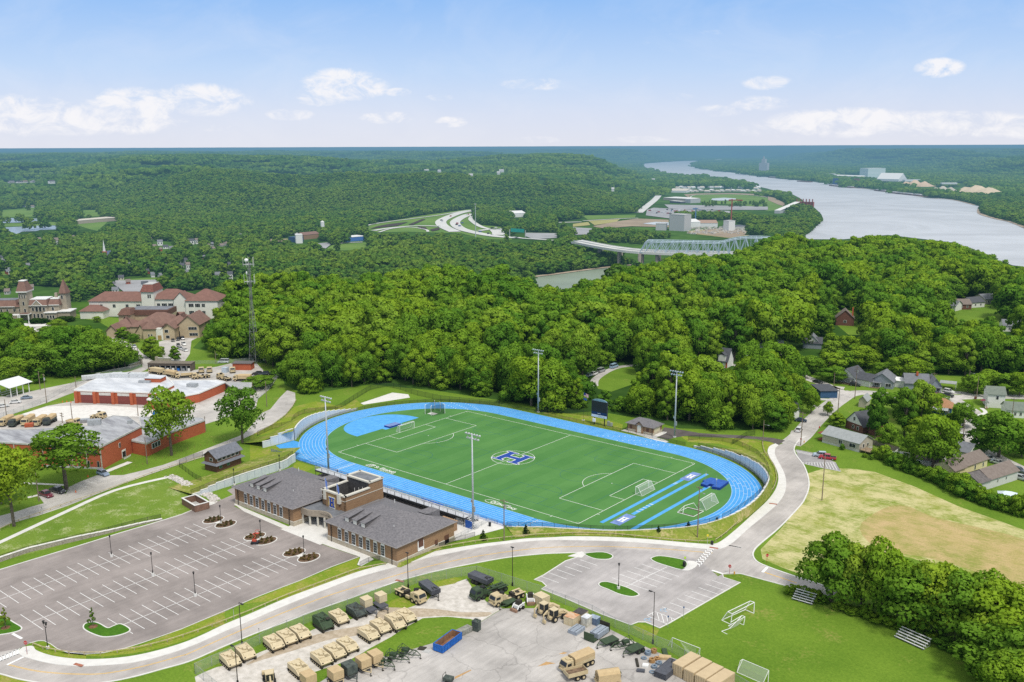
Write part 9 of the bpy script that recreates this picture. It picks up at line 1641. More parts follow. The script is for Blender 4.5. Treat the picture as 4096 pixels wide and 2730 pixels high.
for i,(x,y)in enumerate(((420,800),(560,850),(700,880),(850,930),(980,975),(1120,1010),(1250,1060),(1390,1130),(1500,1190),(1650,1260),(1800,1330),(1900,1400),(160,700),(260,740))):bush(I_(x,y),rd.uniform(2.4,3.6),rd.uniform(1.6,2.8),'dark undergrowth bush at the foot of the tree row on the lower right lawn',gr='undergrowth below the lower right tree row')
for i,(x,y)in enumerate(((800,850),(850,840),(910,845),(970,860),(1030,880),(1090,900),(740,800))[:6]):bush(H_(x,y),1.9,1.9,'low hedge shrub behind the small lawn bleachers at the end of the stub road',gr='hedge shrubs at the end of the stub road')
hp=Cn(PS([(1030,1110),(1120,1160),(1250,1210),(1400,1275),(1550,1330),(1680,1390),(1800,1450),(1950,1510),(2100,1570),(2352,1640)],J_),30)
for i,q in enumerate(hp):t=Ac('hedge_bush','dense dark green bush in the long hedge between the straw field and the back gardens','bush',(q[0],q[1],0),i,'long hedge below the back gardens');w=rd.uniform(3,4.6)*(1+.25*(i>14));o=link('foliage',MID[i%5],t,(0,0,-.8));o.scale=(w*1.5,w*1.5,rd.uniform(4.2,6.2)*(1+.2*(i>14)))
sap=Co('crown_sapling',55,8,420,.05,'cone',Cy('leaves_sapling',(.08,.14,.02),(.22,.34,.05)))
u,v=P(E1(975,990));Dn(u,v,hgt(E1(975,990),E1(968,775)),'young sapling standing on the teardrop island of the car park',None,'sapling',sap,2.2,0,.28);u,v=P(E1(60,1000));Dn(u,v,hgt(E1(60,1000),E1(45,775)),'young sapling on the island at the left edge of the car park',None,'sapling',sap,2.8,0,.25)
MB_=MB();[MB_.cy((*P(E1(x,y)),.13),(*P(E1(x,y)),.19),.95,.8,14)for x,y in((975,990),(58,1002))];Af('mulch_rings',MB_,Aa('mulch_red',(.22,.11,.06),.95,amt=.3))
def El(name,Be,rough,bs,bstr,mixf=.5):
 m=Ca(name);nt=m.node_tree;p=nt.nodes.new('ShaderNodeBsdfPrincipled');p.inputs['Roughness'].default_value=rough;p.inputs['IOR'].default_value=1.33
 Bl=nt.nodes.new('ShaderNodeNewGeometry');Ai=Bl.outputs['Position']
 mp=nt.nodes.new('ShaderNodeMapping');mp.inputs['Scale'].default_value=(1,1,1);nt.links.new(Ai,mp.inputs[0])
 c=Aw(nt,nz(nt,.0035,6,.7,mp.outputs[0],1.5),[(.35,tuple(x*.86 for x in Be)),(.65,tuple(x*1.1 for x in Be))]);nt.links.new(c,p.inputs['Base Color'])
 bb=nt.nodes.new('ShaderNodeBump');bb.inputs['Strength'].default_value=bstr;bb.inputs['Distance'].default_value=1
 nt.links.new(nz(nt,bs,5,.6,Ai,.5),bb.inputs['Height']);nt.links.new(bb.outputs[0],p.inputs['Normal']);Bz(m,p.outputs[0]);return m
W=MB();Ad(W,[P(q,VZ+.6)for q in ohio],VZ+.6);Af('river',W,El('river_water',(.50,.52,.55),.55,.02,.06))
W=MB();Ad(W,[P(A3(*q),VZ+.6)for q in Fk],VZ+.6);Af('side_river',W,El('side_river_water',(.22,.27,.19),.45,.05,.1))
W=MB()
for Ab in([(0,778),(60,765),(340,768),(345,800),(250,803),(0,812)],[(50,850),(230,842),(350,835),(540,835),(540,868),(370,875),(330,885),(200,890),(150,918),(60,870)]):Ad(W,[P(A1(*q),VZ+.6)for q in Ab],VZ+.6)
Af('ponds',W,El('pond_water',(.30,.36,.42),.25,.05,.2))
def far(Ab,fn,z):return[P(fn(*q),z)for q in Ab]
zv=VZ
g_light=Cb('meadow_light',(.10,.20,.03),(.17,.27,.05),s1=.01);g_dry=Cb('meadow_dry',(.30,.30,.10),(.42,.38,.16),s1=.01);earth=Aa('bare_earth',(.36,.28,.19),.95,c2=(.26,.20,.14),scale=.02);pave=Aa('far_concrete',(.62,.62,.59),.8,amt=.06,scale=.02);parkm=Aa('far_parking',(.34,.34,.35),.85,amt=.1,scale=.02);mulf=Aa('dark_mulch',(.055,.035,.025),.95,amt=.2,scale=.05)
G=MB()
for Ab,fn in(([(975,852),(1100,815),(1500,745),(1980,682),(2005,720),(2000,770),(2060,830),(2290,850),(2310,930),(2352,935),(2352,965),(2100,958),(1880,905),(1400,892),(1120,898),(1040,880)],A2),([(655,1045),(720,1005),(900,990),(1110,985),(1130,1005),(910,1062),(700,1065)],A2),([(1130,975),(1660,982),(1660,1000),(1200,1010)],A2),([(0,695),(340,672),(350,752),(0,760)],A1),([(0,815),(550,800),(555,830),(0,845)],A1),([(730,695),(925,690),(925,748),(740,752)],A1),([(690,825),(830,870),(895,885),(990,800),(700,810)],A1),([(0,1230),(80,1230),(60,1290),(0,1295)],A1),([(1040,1060),(1110,1050),(1110,1100),(1050,1105)],A1),([(1100,1330),(1440,1310),(1470,1400),(1100,1420)],A1),([(410,445),(500,440),(490,475),(420,475)],A1),([(1580,560),(1800,545),(2000,545),(2250,560),(2352,580),(2352,700),(2100,640),(1800,635),(1700,600)],A3),([(0,600),(80,605),(190,650),(150,690),(0,700)],A4),([(640,742),(900,740),(1140,735),(1130,760),(700,780)],A3),([(130,760),(280,755),(300,775),(140,775)],A3),([(0,1250),(160,1290),(150,1310),(0,1310)],A3)):Ad(G,far(Ab,fn,zv+.4),zv+.4)
Af('meadow',G,g_light)
G=MB();Ad(G,far([(690,785),(1000,770),(960,800),(760,830)],A3,zv+.7),zv+.7);Ad(G,far([(560,820),(700,800),(720,830),(560,845)],A3,zv+.7),zv+.7);Ad(G,far([(1610,885),(1800,870),(2000,860),(2170,890),(2180,925),(2000,950),(1700,915)],A3,zv+.7),zv+.7);Ad(G,far([(0,1215),(150,1215),(90,1232),(0,1232)],A1,zv+.8),zv+.8);Af('dry_ground',G,g_dry)
G=MB()
for Ab,fn in(([(740,840),(1000,790),(1150,770),(1440,780),(1440,850),(1100,840),(860,860),(780,850)],A3),([(1600,900),(1900,860),(2150,880),(2170,920),(2000,945),(1750,915)],A3),([(20,962),(290,955),(300,985),(120,985)],A2),([(2250,545),(2352,560),(2352,575),(2250,560)],A3),([(0,565),(60,580),(180,640),(160,660),(90,640),(0,600)],A4)):Ad(G,far(Ab,fn,zv+.9),zv+.9)
Ad(G,far([(1580,548),(1700,540),(2000,535),(2260,545),(2352,560),(2352,572),(2250,556),(2000,546),(1700,550),(1620,560),(1680,590),(1640,590)],A3,zv+.9),zv+.9)
Af('bare_ground',G,earth)
G=MB()
for Ab,fn in(([(1240,690),(1300,670),(1700,690),(2000,700),(2010,725),(1500,775),(1230,740)],A3),([(560,850),(740,860),(720,915),(560,920)],A3),([(130,900),(430,905),(440,945),(200,960),(120,930)],A3),([(1400,640),(2352,660),(2352,690),(1860,690),(1450,680)],A3),([(500,1005),(650,990),(700,1000),(640,1045)],A2),([(1000,1340),(1480,1330),(1470,1400),(1300,1440),(1150,1450)],A1)):Ad(G,far(Ab,fn,zv+1),zv+1)
Af('far_car_parks',G,parkm)
R_=MB()
def Bk(Ab,fn,w,z=None):z=zv+1.4 if z is None else z;c=smooth(far(Ab,fn,z),5);Dj(R_,offset(c,-w/2),offset(c,w/2),z)
Bk([(1990,695),(1880,715),(1780,750),(1710,785),(1700,815),(1740,850),(1830,890)],A2,26);Bk([(1995,725),(1930,740),(1850,780),(1830,815),(1880,860),(2000,895),(2200,930),(2400,945)],A2,24);Bk([(2000,735),(1975,765),(1985,790),(2060,840),(2160,865),(2290,860)],A2,12);Bk([(2050,880),(2180,865),(2270,870)],A2,16);Bk([(2200,870),(2230,905),(2210,920)],A2,26)
Bk([(980,852),(1050,825),(1200,800),(1450,768),(1700,735),(1900,700),(1990,690)],A2,7);Bk([(1080,880),(1200,860),(1400,840),(1550,835),(1690,840)],A2,13);Bk([(1130,895),(1250,860),(1430,850),(1560,870),(1580,890)],A2,6)
Bk([(1165,715),(1240,655),(1320,590),(1375,520)],A3,22);Bk([(0,935),(100,950),(250,960),(600,985)],A3,10);Bk([(650,790),(1000,770),(1160,765)],A3,8);Bk([(430,805),(640,800)],A3,12)
Bk([(700,1005),(850,990),(980,985)],A2,8);Bk([(190,1085),(240,1130),(270,1170)],A1,9);Bk([(1040,1078),(1110,1075)],A1,7)
c=smooth([P(A3(*q),-30)for q in((215,390),(260,410),(320,445))],4);R_.add([(p[0]+dx,p[1],-30+8*k/8)for k,p in enumerate(c)for dx in(-9,9)],[(2*i,2*i+1,2*i+3,2*i+2)for i in range(len(c)-1)])
Bk([(1845,292),(1880,278),(1905,270),(1925,272)],A2,14,-20)
Af('motorway',R_,pave)
G=MB()
for Ab in([(1045,865),(1120,838),(1220,820),(1400,800),(1300,835),(1150,850)],[(1400,825),(1530,772),(1560,775),(1440,828)],[(1480,840),(1560,848),(1580,870),(1520,860)],[(1600,870),(1680,850),(1690,870),(1620,885)]):Ad(G,far(Ab,A2,zv+1.6),zv+1.6)
Af('mulched_beds',G,mulf)
steel=Aa('bridge_blue',(.40,.50,.57),.6,metal=.0,amt=.08,scale=.1);ZB=-48
bt=Ac('truss_bridge','long pale blue steel truss bridge carrying the motorway over the side river','bridge',(0,0,0))
A0=P(A3(580,982),ZB);A1_=P(A3(1180,1075),ZB);A2_=P(A3(2300,1100),ZB)
d=np.array(A2_)-np.array(A1_);d/=np.linalg.norm(d);Cu=np.array((-d[1],d[0]))
B=MB()
for off in(0,22):
 Ab=[tuple(np.array(A0)+Cu*off),tuple(np.array(A1_)+Cu*off),tuple(np.array(A2_)+Cu*off)]
 c=smooth(Ab,8);L_,R2=offset(c,-7.5),offset(c,7.5);n=len(c);B.add([(p[0],p[1],ZB)for p in L_]+[(p[0],p[1],ZB)for p in R2],[(i,i+1,n+i+1,n+i)for i in range(n-1)])
 B.add([(p[0],p[1],ZB+1)for p in L_]+[(p[0],p[1],ZB-2.4)for p in L_]+[(p[0],p[1],ZB+1)for p in R2]+[(p[0],p[1],ZB-2.4)for p in R2],[q for i in range(n-1)for q in((i,n+i,n+i+1,i+1),(2*n+i,2*n+i+1,3*n+i+1,3*n+i))])
B.bd('deck',pave,bt)
NP=26;Lb=float(np.linalg.norm(np.array(A2_)-np.array(A1_)))*1.12
def topz(f):return ZB+(14.5+9*max(0,(f-.6)/.25)*mh.exp(1-max(0,(f-.6)/.25))*.9)*min(1,f*NP/1)
for off in(-9,9,14,31):
 B=MB();prev=None
 for i in range(NP+1):
  f=i/NP;p=np.array(A1_)+d*Lb*f+Cu*off;zt=topz(f)if i not in(0,)else ZB
  lo_,hi_=(p[0],p[1],ZB),(p[0],p[1],zt)
  if i:B.cy(lo_,hi_,.32,n=4,cap=False);B.cy(prev[1],hi_,.55,n=4,cap=False);B.cy(prev[0],lo_,.5,n=4,cap=False);(B.cy(prev[0],hi_,.35,n=4,cap=False)if i%2==0 else B.cy(prev[1],lo_,.35,n=4,cap=False))
  prev=(lo_,hi_)
 B.bd('truss',steel,bt)
B=MB()
for o1,o2 in((-9,9),(14,31)):
 for i in range(1,NP+1):f=i/NP;a=np.array(A1_)+d*Lb*f+Cu*o1;b_=np.array(A1_)+d*Lb*f+Cu*o2;B.cy((a[0],a[1],topz(f)),(b_[0],b_[1],topz(f)),.28,n=4,cap=False)
B.bd('cross_bracing',steel,bt)
for f in(.0,.13,-.3,-.6):
 for off in(-8,5,17,30):p=np.array(A1_)+d*Lb*f+Cu*off if f>=0 else np.array(A1_)+(np.array(A0)-np.array(A1_))*(-f)+Cu*off;MB().cy((0,0,zv-2),(0,0,ZB-2.2),2.6 if f>=0 else 1.6,n=8).bd('pier',Aa('pier_concrete',(.42,.36,.30),.9,amt=.1,scale=.1),bt,(p[0],p[1],0))
def Al(lb,fn,a,b,depth,h,wall,Ci,kind='flat',rh=3,z=zv,name='building',cat='building',gr=None):
 A_,B_=P(fn(*a),z),P(fn(*b),z);rz=mh.atan2(B_[1]-A_[1],B_[0]-A_[0]);L_=mh.hypot(B_[0]-A_[0],B_[1]-A_[1]);t=Ac(name,lb,cat,(A_[0],A_[1],z),rz,gr)
 MB().b2(0,L_,0,depth,0,h).bd('wall',wall,t);b_=MB()
 if kind=='flat':b_.b2(-.4,L_+.4,-.4,depth+.4,h,h+.5)
 elif kind=='hip':hip(b_,0,L_,0,depth,h,h+rh,.5,inset=min(L_,depth)*.45)
 else:Bm(b_,0,L_,0,depth,h,h+rh,.5);Ds(b_,.1,L_-.1,.1,depth-.1,h,h+rh-.1)
 b_.bd('roof',Ci,t)
 if name=='distant_house':
  w=MB();n=max(2,int(L_/4))
  for i in range(n):w.b2(L_*(i+.3)/n,L_*(i+.65)/n,-.08,0,h*.35,h*.75)
  w.bd('windows',Br,t)
 return t
wf,gf=Aa('far_white',(.74,.74,.72),.7,amt=.04),Aa('far_grey',(.48,.48,.48),.7,amt=.08)
Al('white warehouse with a pale roof left of the valley construction site',A3,(0,760),(125,755),45,10,wf,wf,'gable',5)
Al('big plain grey block at the edge of the construction site',A3,(1443,880),(1580,888),30,34,gf,gf,'flat');Al('low grey block left of the big grey one',A3,(1320,878),(1415,880),22,14,gf,gf)
Al('slatted pale tower block in the middle of the construction site',A3,(1940,885),(1990,890),18,22,wf,gf);Al('half built hall with a brown roof',A3,(1700,850),(1890,850),50,9,wf,Aa('far_brown',(.40,.27,.20),.8),'gable',5);Al('white half built hall beside the big grey block',A3,(1590,860),(1730,855),45,13,wf,wf,'gable',5);Al('low dark roofed hall at the right of the construction site',A3,(1995,865),(2160,860),30,5,gf,Aa('far_roof_dark',(.10,.10,.13),.6))
Al('racetrack grandstand with stepped glass front',A3,(1640,630),(1732,625),24,12,gf,gf);Al('sprawling white roofed grandstand hall beside the racetrack',A3,(1390,600),(1620,612),60,8,Aa('far_tan',(.45,.38,.30),.8),wf,'hip',3);Al('dark fronted entrance hall below the grandstand',A3,(1450,625),(1550,632),20,6,Aa('far_dark',(.1,.1,.12)),wf)
Al('large pale stable hall with a broad roof above the racetrack',A3,(1440,530),(1600,533),110,7,wf,Aa('far_cream',(.68,.62,.52),.7),'gable',6)
r3=rd.Random(12)
for i in range(22):x=1420+i*40+r3.uniform(-8,8);y=486+r3.uniform(-3,8)+(i%3)*3;Al('long white horse barn in the stable rows behind the racetrack',A3,(x,y),(x+r3.uniform(22,46),y+r3.uniform(-1,1)),16,5,wf,(wf,gf,Aa('far_cream',(.68,.62,.52)))[i%3],'gable',3,gr='white barns in rows behind the racetrack',name='horse_barn',cat='barn')
for i in range(14):x=1620+i*48+r3.uniform(-8,8);y=520+r3.uniform(-2,8);Al('pale stable roof in the front row beside the racetrack',A3,(x,y),(x+r3.uniform(20,44),y+1),18,5,Aa('far_cream',(.68,.62,.52)),(wf,Aa('far_cream',(.68,.62,.52)))[i%2],'gable',3,gr='stables in the front row beside the racetrack',name='horse_barn',cat='barn')
def crane(p,Bc,m,lb,jib=30):q=P(p,zv);h=hgt(p,Bc,zv);t=Ac('tower_crane',lb,'crane',(q[0],q[1],zv),-a0*0);MB().b2(-1,1,-1,1,0,h).bd('mast',m,t);MB().b2(-4,jib,-.8,.8,h-3,h-1).bx((-6,0,h-3),(4,2,3)).bd('jib',m,t)
crane(A3(2012,830),A3(2018,590),Aa('crane_red',(.45,.10,.07),.6),'tall red tower crane over the construction site',26);crane(A3(1686,790),A3(1686,670),Aa('crane_blue',(.15,.28,.5),.6),'blue tower crane beside the car park',6)
q=P(A2(2020,1005),zv);h=hgt(A2(2020,1005),A2(2012,640),zv);t=Ac('high_mast_light','very tall thin pole rising above the valley trees near the interchange','pole',(q[0],q[1],zv));MB().cy((0,0,0),(0,0,h),.9,.5,8).bd('pole',Aa('far_pole',(.5,.55,.55),.6),t);MB().cy((0,0,h),(0,0,h+1),2,2,8).bd('lamp_ring',gf,t)
q=P(A1(965,1165),zv);t=Ac('church','small brick church with a pointed white spire in the valley town','church',(q[0]-8,q[1],zv),-a0*0+.3);MB().b2(-8,8,0,22,0,9).bd('wall',Bj,t);b=MB();Bm(b,-8,8,0,22,9,15,.4,ridge='y');b.bd('roof',Aa('far_roof_blue',(.10,.13,.22),.7),t);MB().b2(4,9,-3,2,0,16).bd('tower',Bj,t);MB().cy((6.5,-.5,16),(6.5,-.5,34),2.2,.1,6).bd('spire',wf,t)
Al('long low school building with a flat pale roof by the ponds',A1,(690,825),(1085,790),40,8,Aa('far_tan',(.45,.38,.30)),Aa('far_cream',(.68,.62,.52)),'flat')
Al('long white shed with a blue front beside the valley sports field',A2,(835,985),(1010,970),30,8,Aa('far_blue',(.08,.2,.55),.6),wf);Al('brown brick plant building left of the water tower',A2,(440,965),(590,950),26,9,Df,Az,'gable',4);Al('white silo building of the valley works',A2,(370,1000),(430,998),20,16,wf,wf);Al('white roofed store of the valley works',A2,(385,960),(440,958),20,10,wf,wf);Al('dark blue shed at the valley works',A2,(300,985),(365,990),20,9,Aa('far_blue_dark',(.04,.09,.2),.6),Aa('far_blue_dark',(.04,.09,.2)))
q=P(A2(615,905),zv);t=Ac('water_tower','slim white standpipe beside the valley works','water tower',(q[0],q[1],zv));MB().cy((0,0,0),(0,0,24),4,4,12).bd('tank',wf,t);MB().cy((0,0,24),(0,0,26),4,.5,12).bd('cap',wf,t)
Al('white roofed storage tank hall among the trees',A2,(745,1172),(805,1172),20,5,wf,wf,'hip',3)
HS_=[(1450,1020,60,wf,'tall'),(1500,1050,60,wf,''),(1400,1045,50,gf,''),(1560,1062,50,wf,''),(1730,1010,70,wf,'tall'),(1800,1005,45,wf,'tall'),(1925,1025,50,gf,''),(2090,975,28,wf,'tall'),(1160,1055,50,wf,''),(2210,960,28,Bj,'tall'),(2250,1175,40,wf,''),(2290,1180,45,wf,'tall'),(2110,1115,40,gf,''),(1645,1225,60,gf,''),(1715,1240,45,wf,'tall'),(1980,1335,60,wf,'tall'),(2095,1330,58,wf,'tall'),(2072,1240,45,wf,''),(1030,1455,70,wf,''),(1000,1355,40,Aa('far_cream',(.68,.62,.52)),''),(1150,1280,50,gf,''),(1700,1290,45,gf,''),(760,1310,40,wf,''),(275,1430,45,gf,''),(300,1300,30,wf,''),(1300,1400,70,wf,''),(1160,1380,50,Bj,''),(1475,1320,26,gf,''),(1090,1340,60,Aa('far_cream',(.68,.62,.52)),''),(40,1470,60,gf,''),(-60,1500,60,gf,''),(210,665,50,gf,''),(285,670,45,wf,''),(90,445,60,gf,''),(165,445,60,wf,''),(220,442,50,wf,''),(300,440,30,gf,''),(460,450,60,wf,'tall')]
for i in range(48):x,y=r3.uniform(-40,2250),r3.uniform(1100,1330)if i%3 else r3.uniform(960,1080);HS_.append((x,y,r3.uniform(22,44),(wf,wf,gf,Bj)[i%4],('tall','')[i%2]))
for i,(x,y,w,m_,tl)in enumerate(HS_):
 NO.append(pix(A1,[(x-8,y-40 if tl else y-26),(x+w+6,y-40 if tl else y-26),(x+w+6,y+8),(x-8,y+8)]))
 z_=zv if y>700 or y>600 else-5;hh=7.5 if tl else 4
 Al('distant %s house among the valley trees'%('tall white' if tl else 'low pale')if y>700 else 'distant pale house among trees on the left hills',A1,(x,y),(x+w*.8,y-2),9,hh,m_,(Cj,Bs,Ct)[i%3],'gable',3,z_,'distant_house','house',('tall houses among the valley trees' if tl else 'low houses among the valley trees')if y>700 else 'houses on the left hills')
for i,(x,y,w)in enumerate(((60,1160,40),(120,1185,35),(90,1200,50),(180,1165,45),(640,1175,30),(1520,1250,18),(2290,1245,60),(120,1230,40),(230,1100,25))):Al('pale house roof half hidden in the town trees left of the valley meadow',A2,(x,y),(x+w,y-1),12,5,wf,(gf,wf)[i%2],'gable',3,zv,'distant_house','house','houses half hidden in the town trees')
for i,(x,y,w,zz)in enumerate(((1545,342,40,-8),(1670,345,26,-8),(1955,388,36,0),(2215,365,26,0),(2235,345,40,0),(2265,325,34,0),(1115,190,45,0),(260,250,14,0),(190,240,10,0))):Al('tiny pale house on the crest of the middle hills',A2,(x,y),(x+w,y),14,7,wf,gf,'gable',4,zz,'distant_house','house','tiny houses on the hill crests')
for i,(x,y,w,zz)in enumerate(((480,162,40,0),(700,160,30,0),(740,170,40,0),(810,160,30,0),(1185,405,16,-60),(1285,425,28,-60),(915,520,24,-30),(1235,385,14,-60),(1870,235,60,-60),(1300,375,90,-70))):Al('tiny pale building on the wooded slope left of the wide river',A3,(x,y),(x+w,y),14,7,wf,gf,'gable',4,zz,'distant_house','house','tiny buildings left of the wide river')
for i,(x,y,w)in enumerate(((1815,175,30),(1860,170,40),(1975,155,60),(2040,150,50),(1490,205,30),(1570,205,25))):Al('speck sized white building near the left horizon',A1,(x,y),(x+w,y),30,12,wf,wf,'flat',4,0,'distant_house','building','white specks near the left horizon')
q=P(A1(1900,140),0);t=Ac('water_tower','tiny pale water tower on the left horizon','water tower',(q[0],q[1],0));MB().cy((0,0,0),(0,0,40),8,8,8).bd('stem',wf,t);MB().bl((0,0,62),32,12,8,sz=.7).bd('tank',Aa('tank_blue',(.5,.65,.75),.5),t)
rg=-62
t=Al('pale green striped works building on the far bank of the wide river',A4,(915,395),(1075,392),60,46,Aa('works_green',(.55,.68,.62),.6,c2=(.70,.76,.74),scale=.06,sk=(.01,.01,6)),wf,z=rg);Al('long low white shed of the riverside works',A4,(600,390),(870,400),30,8,wf,wf,'gable',5,rg);Al('white sloping storage hall right of the striped works',A4,(1000,425),(1200,430),80,10,wf,wf,'gable',26,rg);Al('short white shed at the left end of the riverside works',A4,(530,370),(600,372),20,8,wf,wf,z=rg);Al('white shed row beyond the sand piles',A4,(1260,430),(1400,428),20,8,wf,wf,z=rg);Al('low white roofs at the right of the sand piles',A4,(1600,455),(1740,455),20,6,wf,wf,z=rg)
for a,b_,h_p,m_,lb in(((1200,470),(1480,478),26,Aa('sand_tan',(.60,.46,.32),.95,amt=.1,scale=.02),'long tan sand pile beside the riverside works'),((1490,515),(1720,520),18,Aa('sand_grey',(.50,.46,.38),.95,amt=.1,scale=.02),'low grey gravel pile left of the pale one'),((1720,520),(2060,545),26,Aa('sand_pale',(.66,.54,.38),.95,amt=.1,scale=.02),'long pale sand pile at the right')):
 A_,B_=P(A4(*a),rg),P(A4(*b_),rg);L_=mh.hypot(B_[0]-A_[0],B_[1]-A_[1]);t=Ac('sand_pile',lb,'pile',(A_[0],A_[1],rg),mh.atan2(B_[1]-A_[1],B_[0]-A_[0]));b=MB();n=14;vs=[]
 for i in range(n+1):
  f=i/n;hz=h_p*min(1,f*5,(1-f)*4)*(.75+.25*mh.sin(f*17));vs+=[(L_*f,-20*min(1,f*6+.1,(1-f)*6+.1),0),(L_*f,15,hz),(L_*f,30,hz*.9),(L_*f,70,0)]
 b.add(vs,[(4*i+j,4*i+4+j,4*i+5+j,4*i+1+j)for i in range(n)for j in range(3)]);b.bd('heap',m_,t,smooth=True)
q=P(A3(2305,335),rg);t=Ac('grain_silo','pale grey silo tower across the wide river','silo',(q[0],q[1],rg));MB().b2(-28,28,0,30,0,52).b2(-12,12,0,25,52,76).bd('bins',gf,t);MB().b2(-4,4,0,8,76,92).bd('headhouse',gf,t)
Et=Aa('barge_rust',(.22,.12,.09),.8,amt=.2,scale=.05);barge_c=Aa('barge_cover',(.58,.58,.58),.6,amt=.1,scale=.05);wz=VZ+.7
def Di(lb,fn,a,b_,covers=2,tower=False,gr=None):
 A_,B_=P(fn(*a),wz),P(fn(*b_),wz);L_=mh.hypot(B_[0]-A_[0],B_[1]-A_[1]);t=Ac('barge',lb,'barge',(A_[0],A_[1],wz),mh.atan2(B_[1]-A_[1],B_[0]-A_[0]),gr);MB().b2(0,L_,0,18,0,4).bd('hull',Et,t)
 for k in range(covers):MB().b2(L_*(k+.08)/covers,L_*(k+.92)/covers,2,16,4,6.5).bd('hold_cover',barge_c,t)
 if tower:MB().b2(L_*.9,L_*.99,3,14,4,14).bd('wheelhouse',wf,t)
Di('long tow of covered barges with a pushboat moored at the far bank',A4,(1100,535),(1480,575),5,True);Di('short barge left of the long tow',A4,(975,515),(1075,525),1);Di('barge under the dark loading towers',A4,(560,470),(760,490),4);Di('small pale barge upstream',A4,(780,480),(860,490),1);Di('pair of barges near the river bend',A4,(0,395),(155,402),2);Di('empty brown barge right of the bend',A4,(265,430),(380,437),0)
q=P(A4(575,465),wz);t=Ac('loading_dock','dark loading towers over the moored barges','dock',(q[0],q[1]+20,wz),-a0*0+.2)
for k in range(4):MB().b2(k*45,k*45+22,0,12,0,30-(k%2)*12).bd('tower',Et if k else Aa('far_blue_dark',(.04,.09,.2)),t)
MB().b2(0,160,4,8,14,18).bd('conveyor',Et,t)
q=P(A4(325,690),zv);t=Ac('amusement_structure','rust red lattice structure among the trees on the river point','structure',(q[0],q[1],zv+8));
for k in range(6):MB().b2(-22+k*9,-20+k*9,0,3,0,22).bd('pillar',Aa('rust_red',(.30,.09,.07),.8),t)
MB().b2(-24,26,0,10,0,14).bd('frame',Aa('rust_red',(.30,.09,.07)),t);
A_=P(A4(110,725),zv);B_=P(A4(295,690),zv);L_=mh.hypot(B_[0]-A_[0],B_[1]-A_[1]);t=Ac('covered_stand','long white sloping roofed stand by the river point','stand',(A_[0],A_[1],zv),mh.atan2(B_[1]-A_[1],B_[0]-A_[0]));MB().add([(0,0,8),(L_,0,22),(L_,16,22),(0,16,8)],[(0,1,2,3)]).bd('roof',wf,t);MB().b2(0,L_,1,15,0,7.5).bd('seating',gf,t)
W=MB();Ad(W,far([(1840,585),(1950,578),(2060,585),(2050,602),(1900,605),(1830,600)],A3,zv+1.2),zv+1.2);Ad(W,far([(1200,815),(1320,800),(1440,805),(1440,832),(1300,825)],A3,zv+1.3),zv+1.3);Af('infield_pond',W,El('pale_pond',(.55,.58,.58),.3,.05,.1))
B=MB();c=far([(1640,590),(1660,560),(1800,548),(2100,546),(2352,575)],A3,zv+1.6);Ax(B,smooth(c,4),3,zv+1.6);Af('track_rail',B,wf)
cc=[Aa('far_car_%d'%k,c_,.4)for k,c_ in enumerate(((.02,.02,.02),(.7,.7,.7),(.35,.04,.04),(.1,.15,.3)))]
cmesh={}
for k in range(4):b=MB();b.bx((0,0,.8),(4.6,2,.9));b.bx((-.2,0,1.5),(2.6,1.8,.7));cmesh[k]=b.mesh('far_car',cc[k])
for i,(x,y)in enumerate(((1705,790),(1712,800),(1850,818),(1872,842),(1845,830),(1938,738),(1952,735),(2060,895),(2135,912),(2290,935),(1790,752),(1895,815),(2170,862),(2205,860))):q=P(A2(x,y),zv+1.4);o=link('distant_car',cmesh[i%4],None,(q[0],q[1],zv+1.5),r3.uniform(0,3));o.scale=(1.5,1.5,1.5);tag(o,'tiny vehicle on the pale curving motorway in the valley','car','tiny vehicles on the curving motorway')
for i in range(46):x,y=r3.uniform(1260,1950),r3.uniform(688,735);q=P(A3(x,y),zv+1.1);o=link('distant_car',cmesh[i%4],None,(q[0],q[1],zv+1.1),r3.uniform(0,3));o.scale=(1.6,1.6,1.6);tag(o,'tiny car in the large grey car park below the racetrack','car','tiny cars in the car park below the racetrack')
for i in range(40):
 x,y=r3.uniform(1740,2340),r3.uniform(632,668);q=P(A3(x,y),zv);t=Ac('parkland_tree','small dark tree in the scattered row below the racetrack','tree',(q[0],q[1],zv),r3.uniform(0,6),'small trees in the row below the racetrack');o=link('crown',MIDF[i%4],t);h=r3.uniform(10,16);o.scale=(h*.8,h*.8,h)
for i,(x,y,h)in enumerate(((65,815,18),(195,812,24),(365,800,14),(425,800,14),(278,878,30),(408,868,26),(262,695,22),(490,800,14),(560,790,14),(820,770,12),(890,712,12))):q=P(A1(x,y),zv);t=Ac('parkland_tree','round dark tree standing beside the ponds at the left','tree',(q[0],q[1],zv),i,'round trees beside the ponds');o=link('crown',MIDF[i%4],t,(0,0,-.5));o.scale=(h*1.15,h*1.15,h);
sg=P(A3(50,940),zv);t=Ac('road_sign_gantry','green road sign gantry over the motorway near the bridge','sign gantry',(sg[0],sg[1],zv),0);MB().bx((0,0,13),(34,.6,7)).bd('sign_panel',Aa('sign_green',(.02,.35,.28),.5),t)
for x in(-20,20):MB().bx((x,0,7),(1,1,14)).bd('post',gf,t)
"""rough ground, parked plant and rubble in the construction site"""
rb=MB()
for i in range(260):x,y=r3.uniform(1590,2180),r3.uniform(850,915);q=P(A3(x,y),zv);s=r3.uniform(.8,3.2);rb.bx((q[0],q[1],zv+s*.5),(s*2,s,s*1.2),r3.uniform(0,3))
tag(rb.bd('rubble',Aa('rubble_pale',(.62,.58,.52),.9,amt=.25,scale=.2)),'pale building rubble and stored material all over the construction site','rubble',kind='stuff')
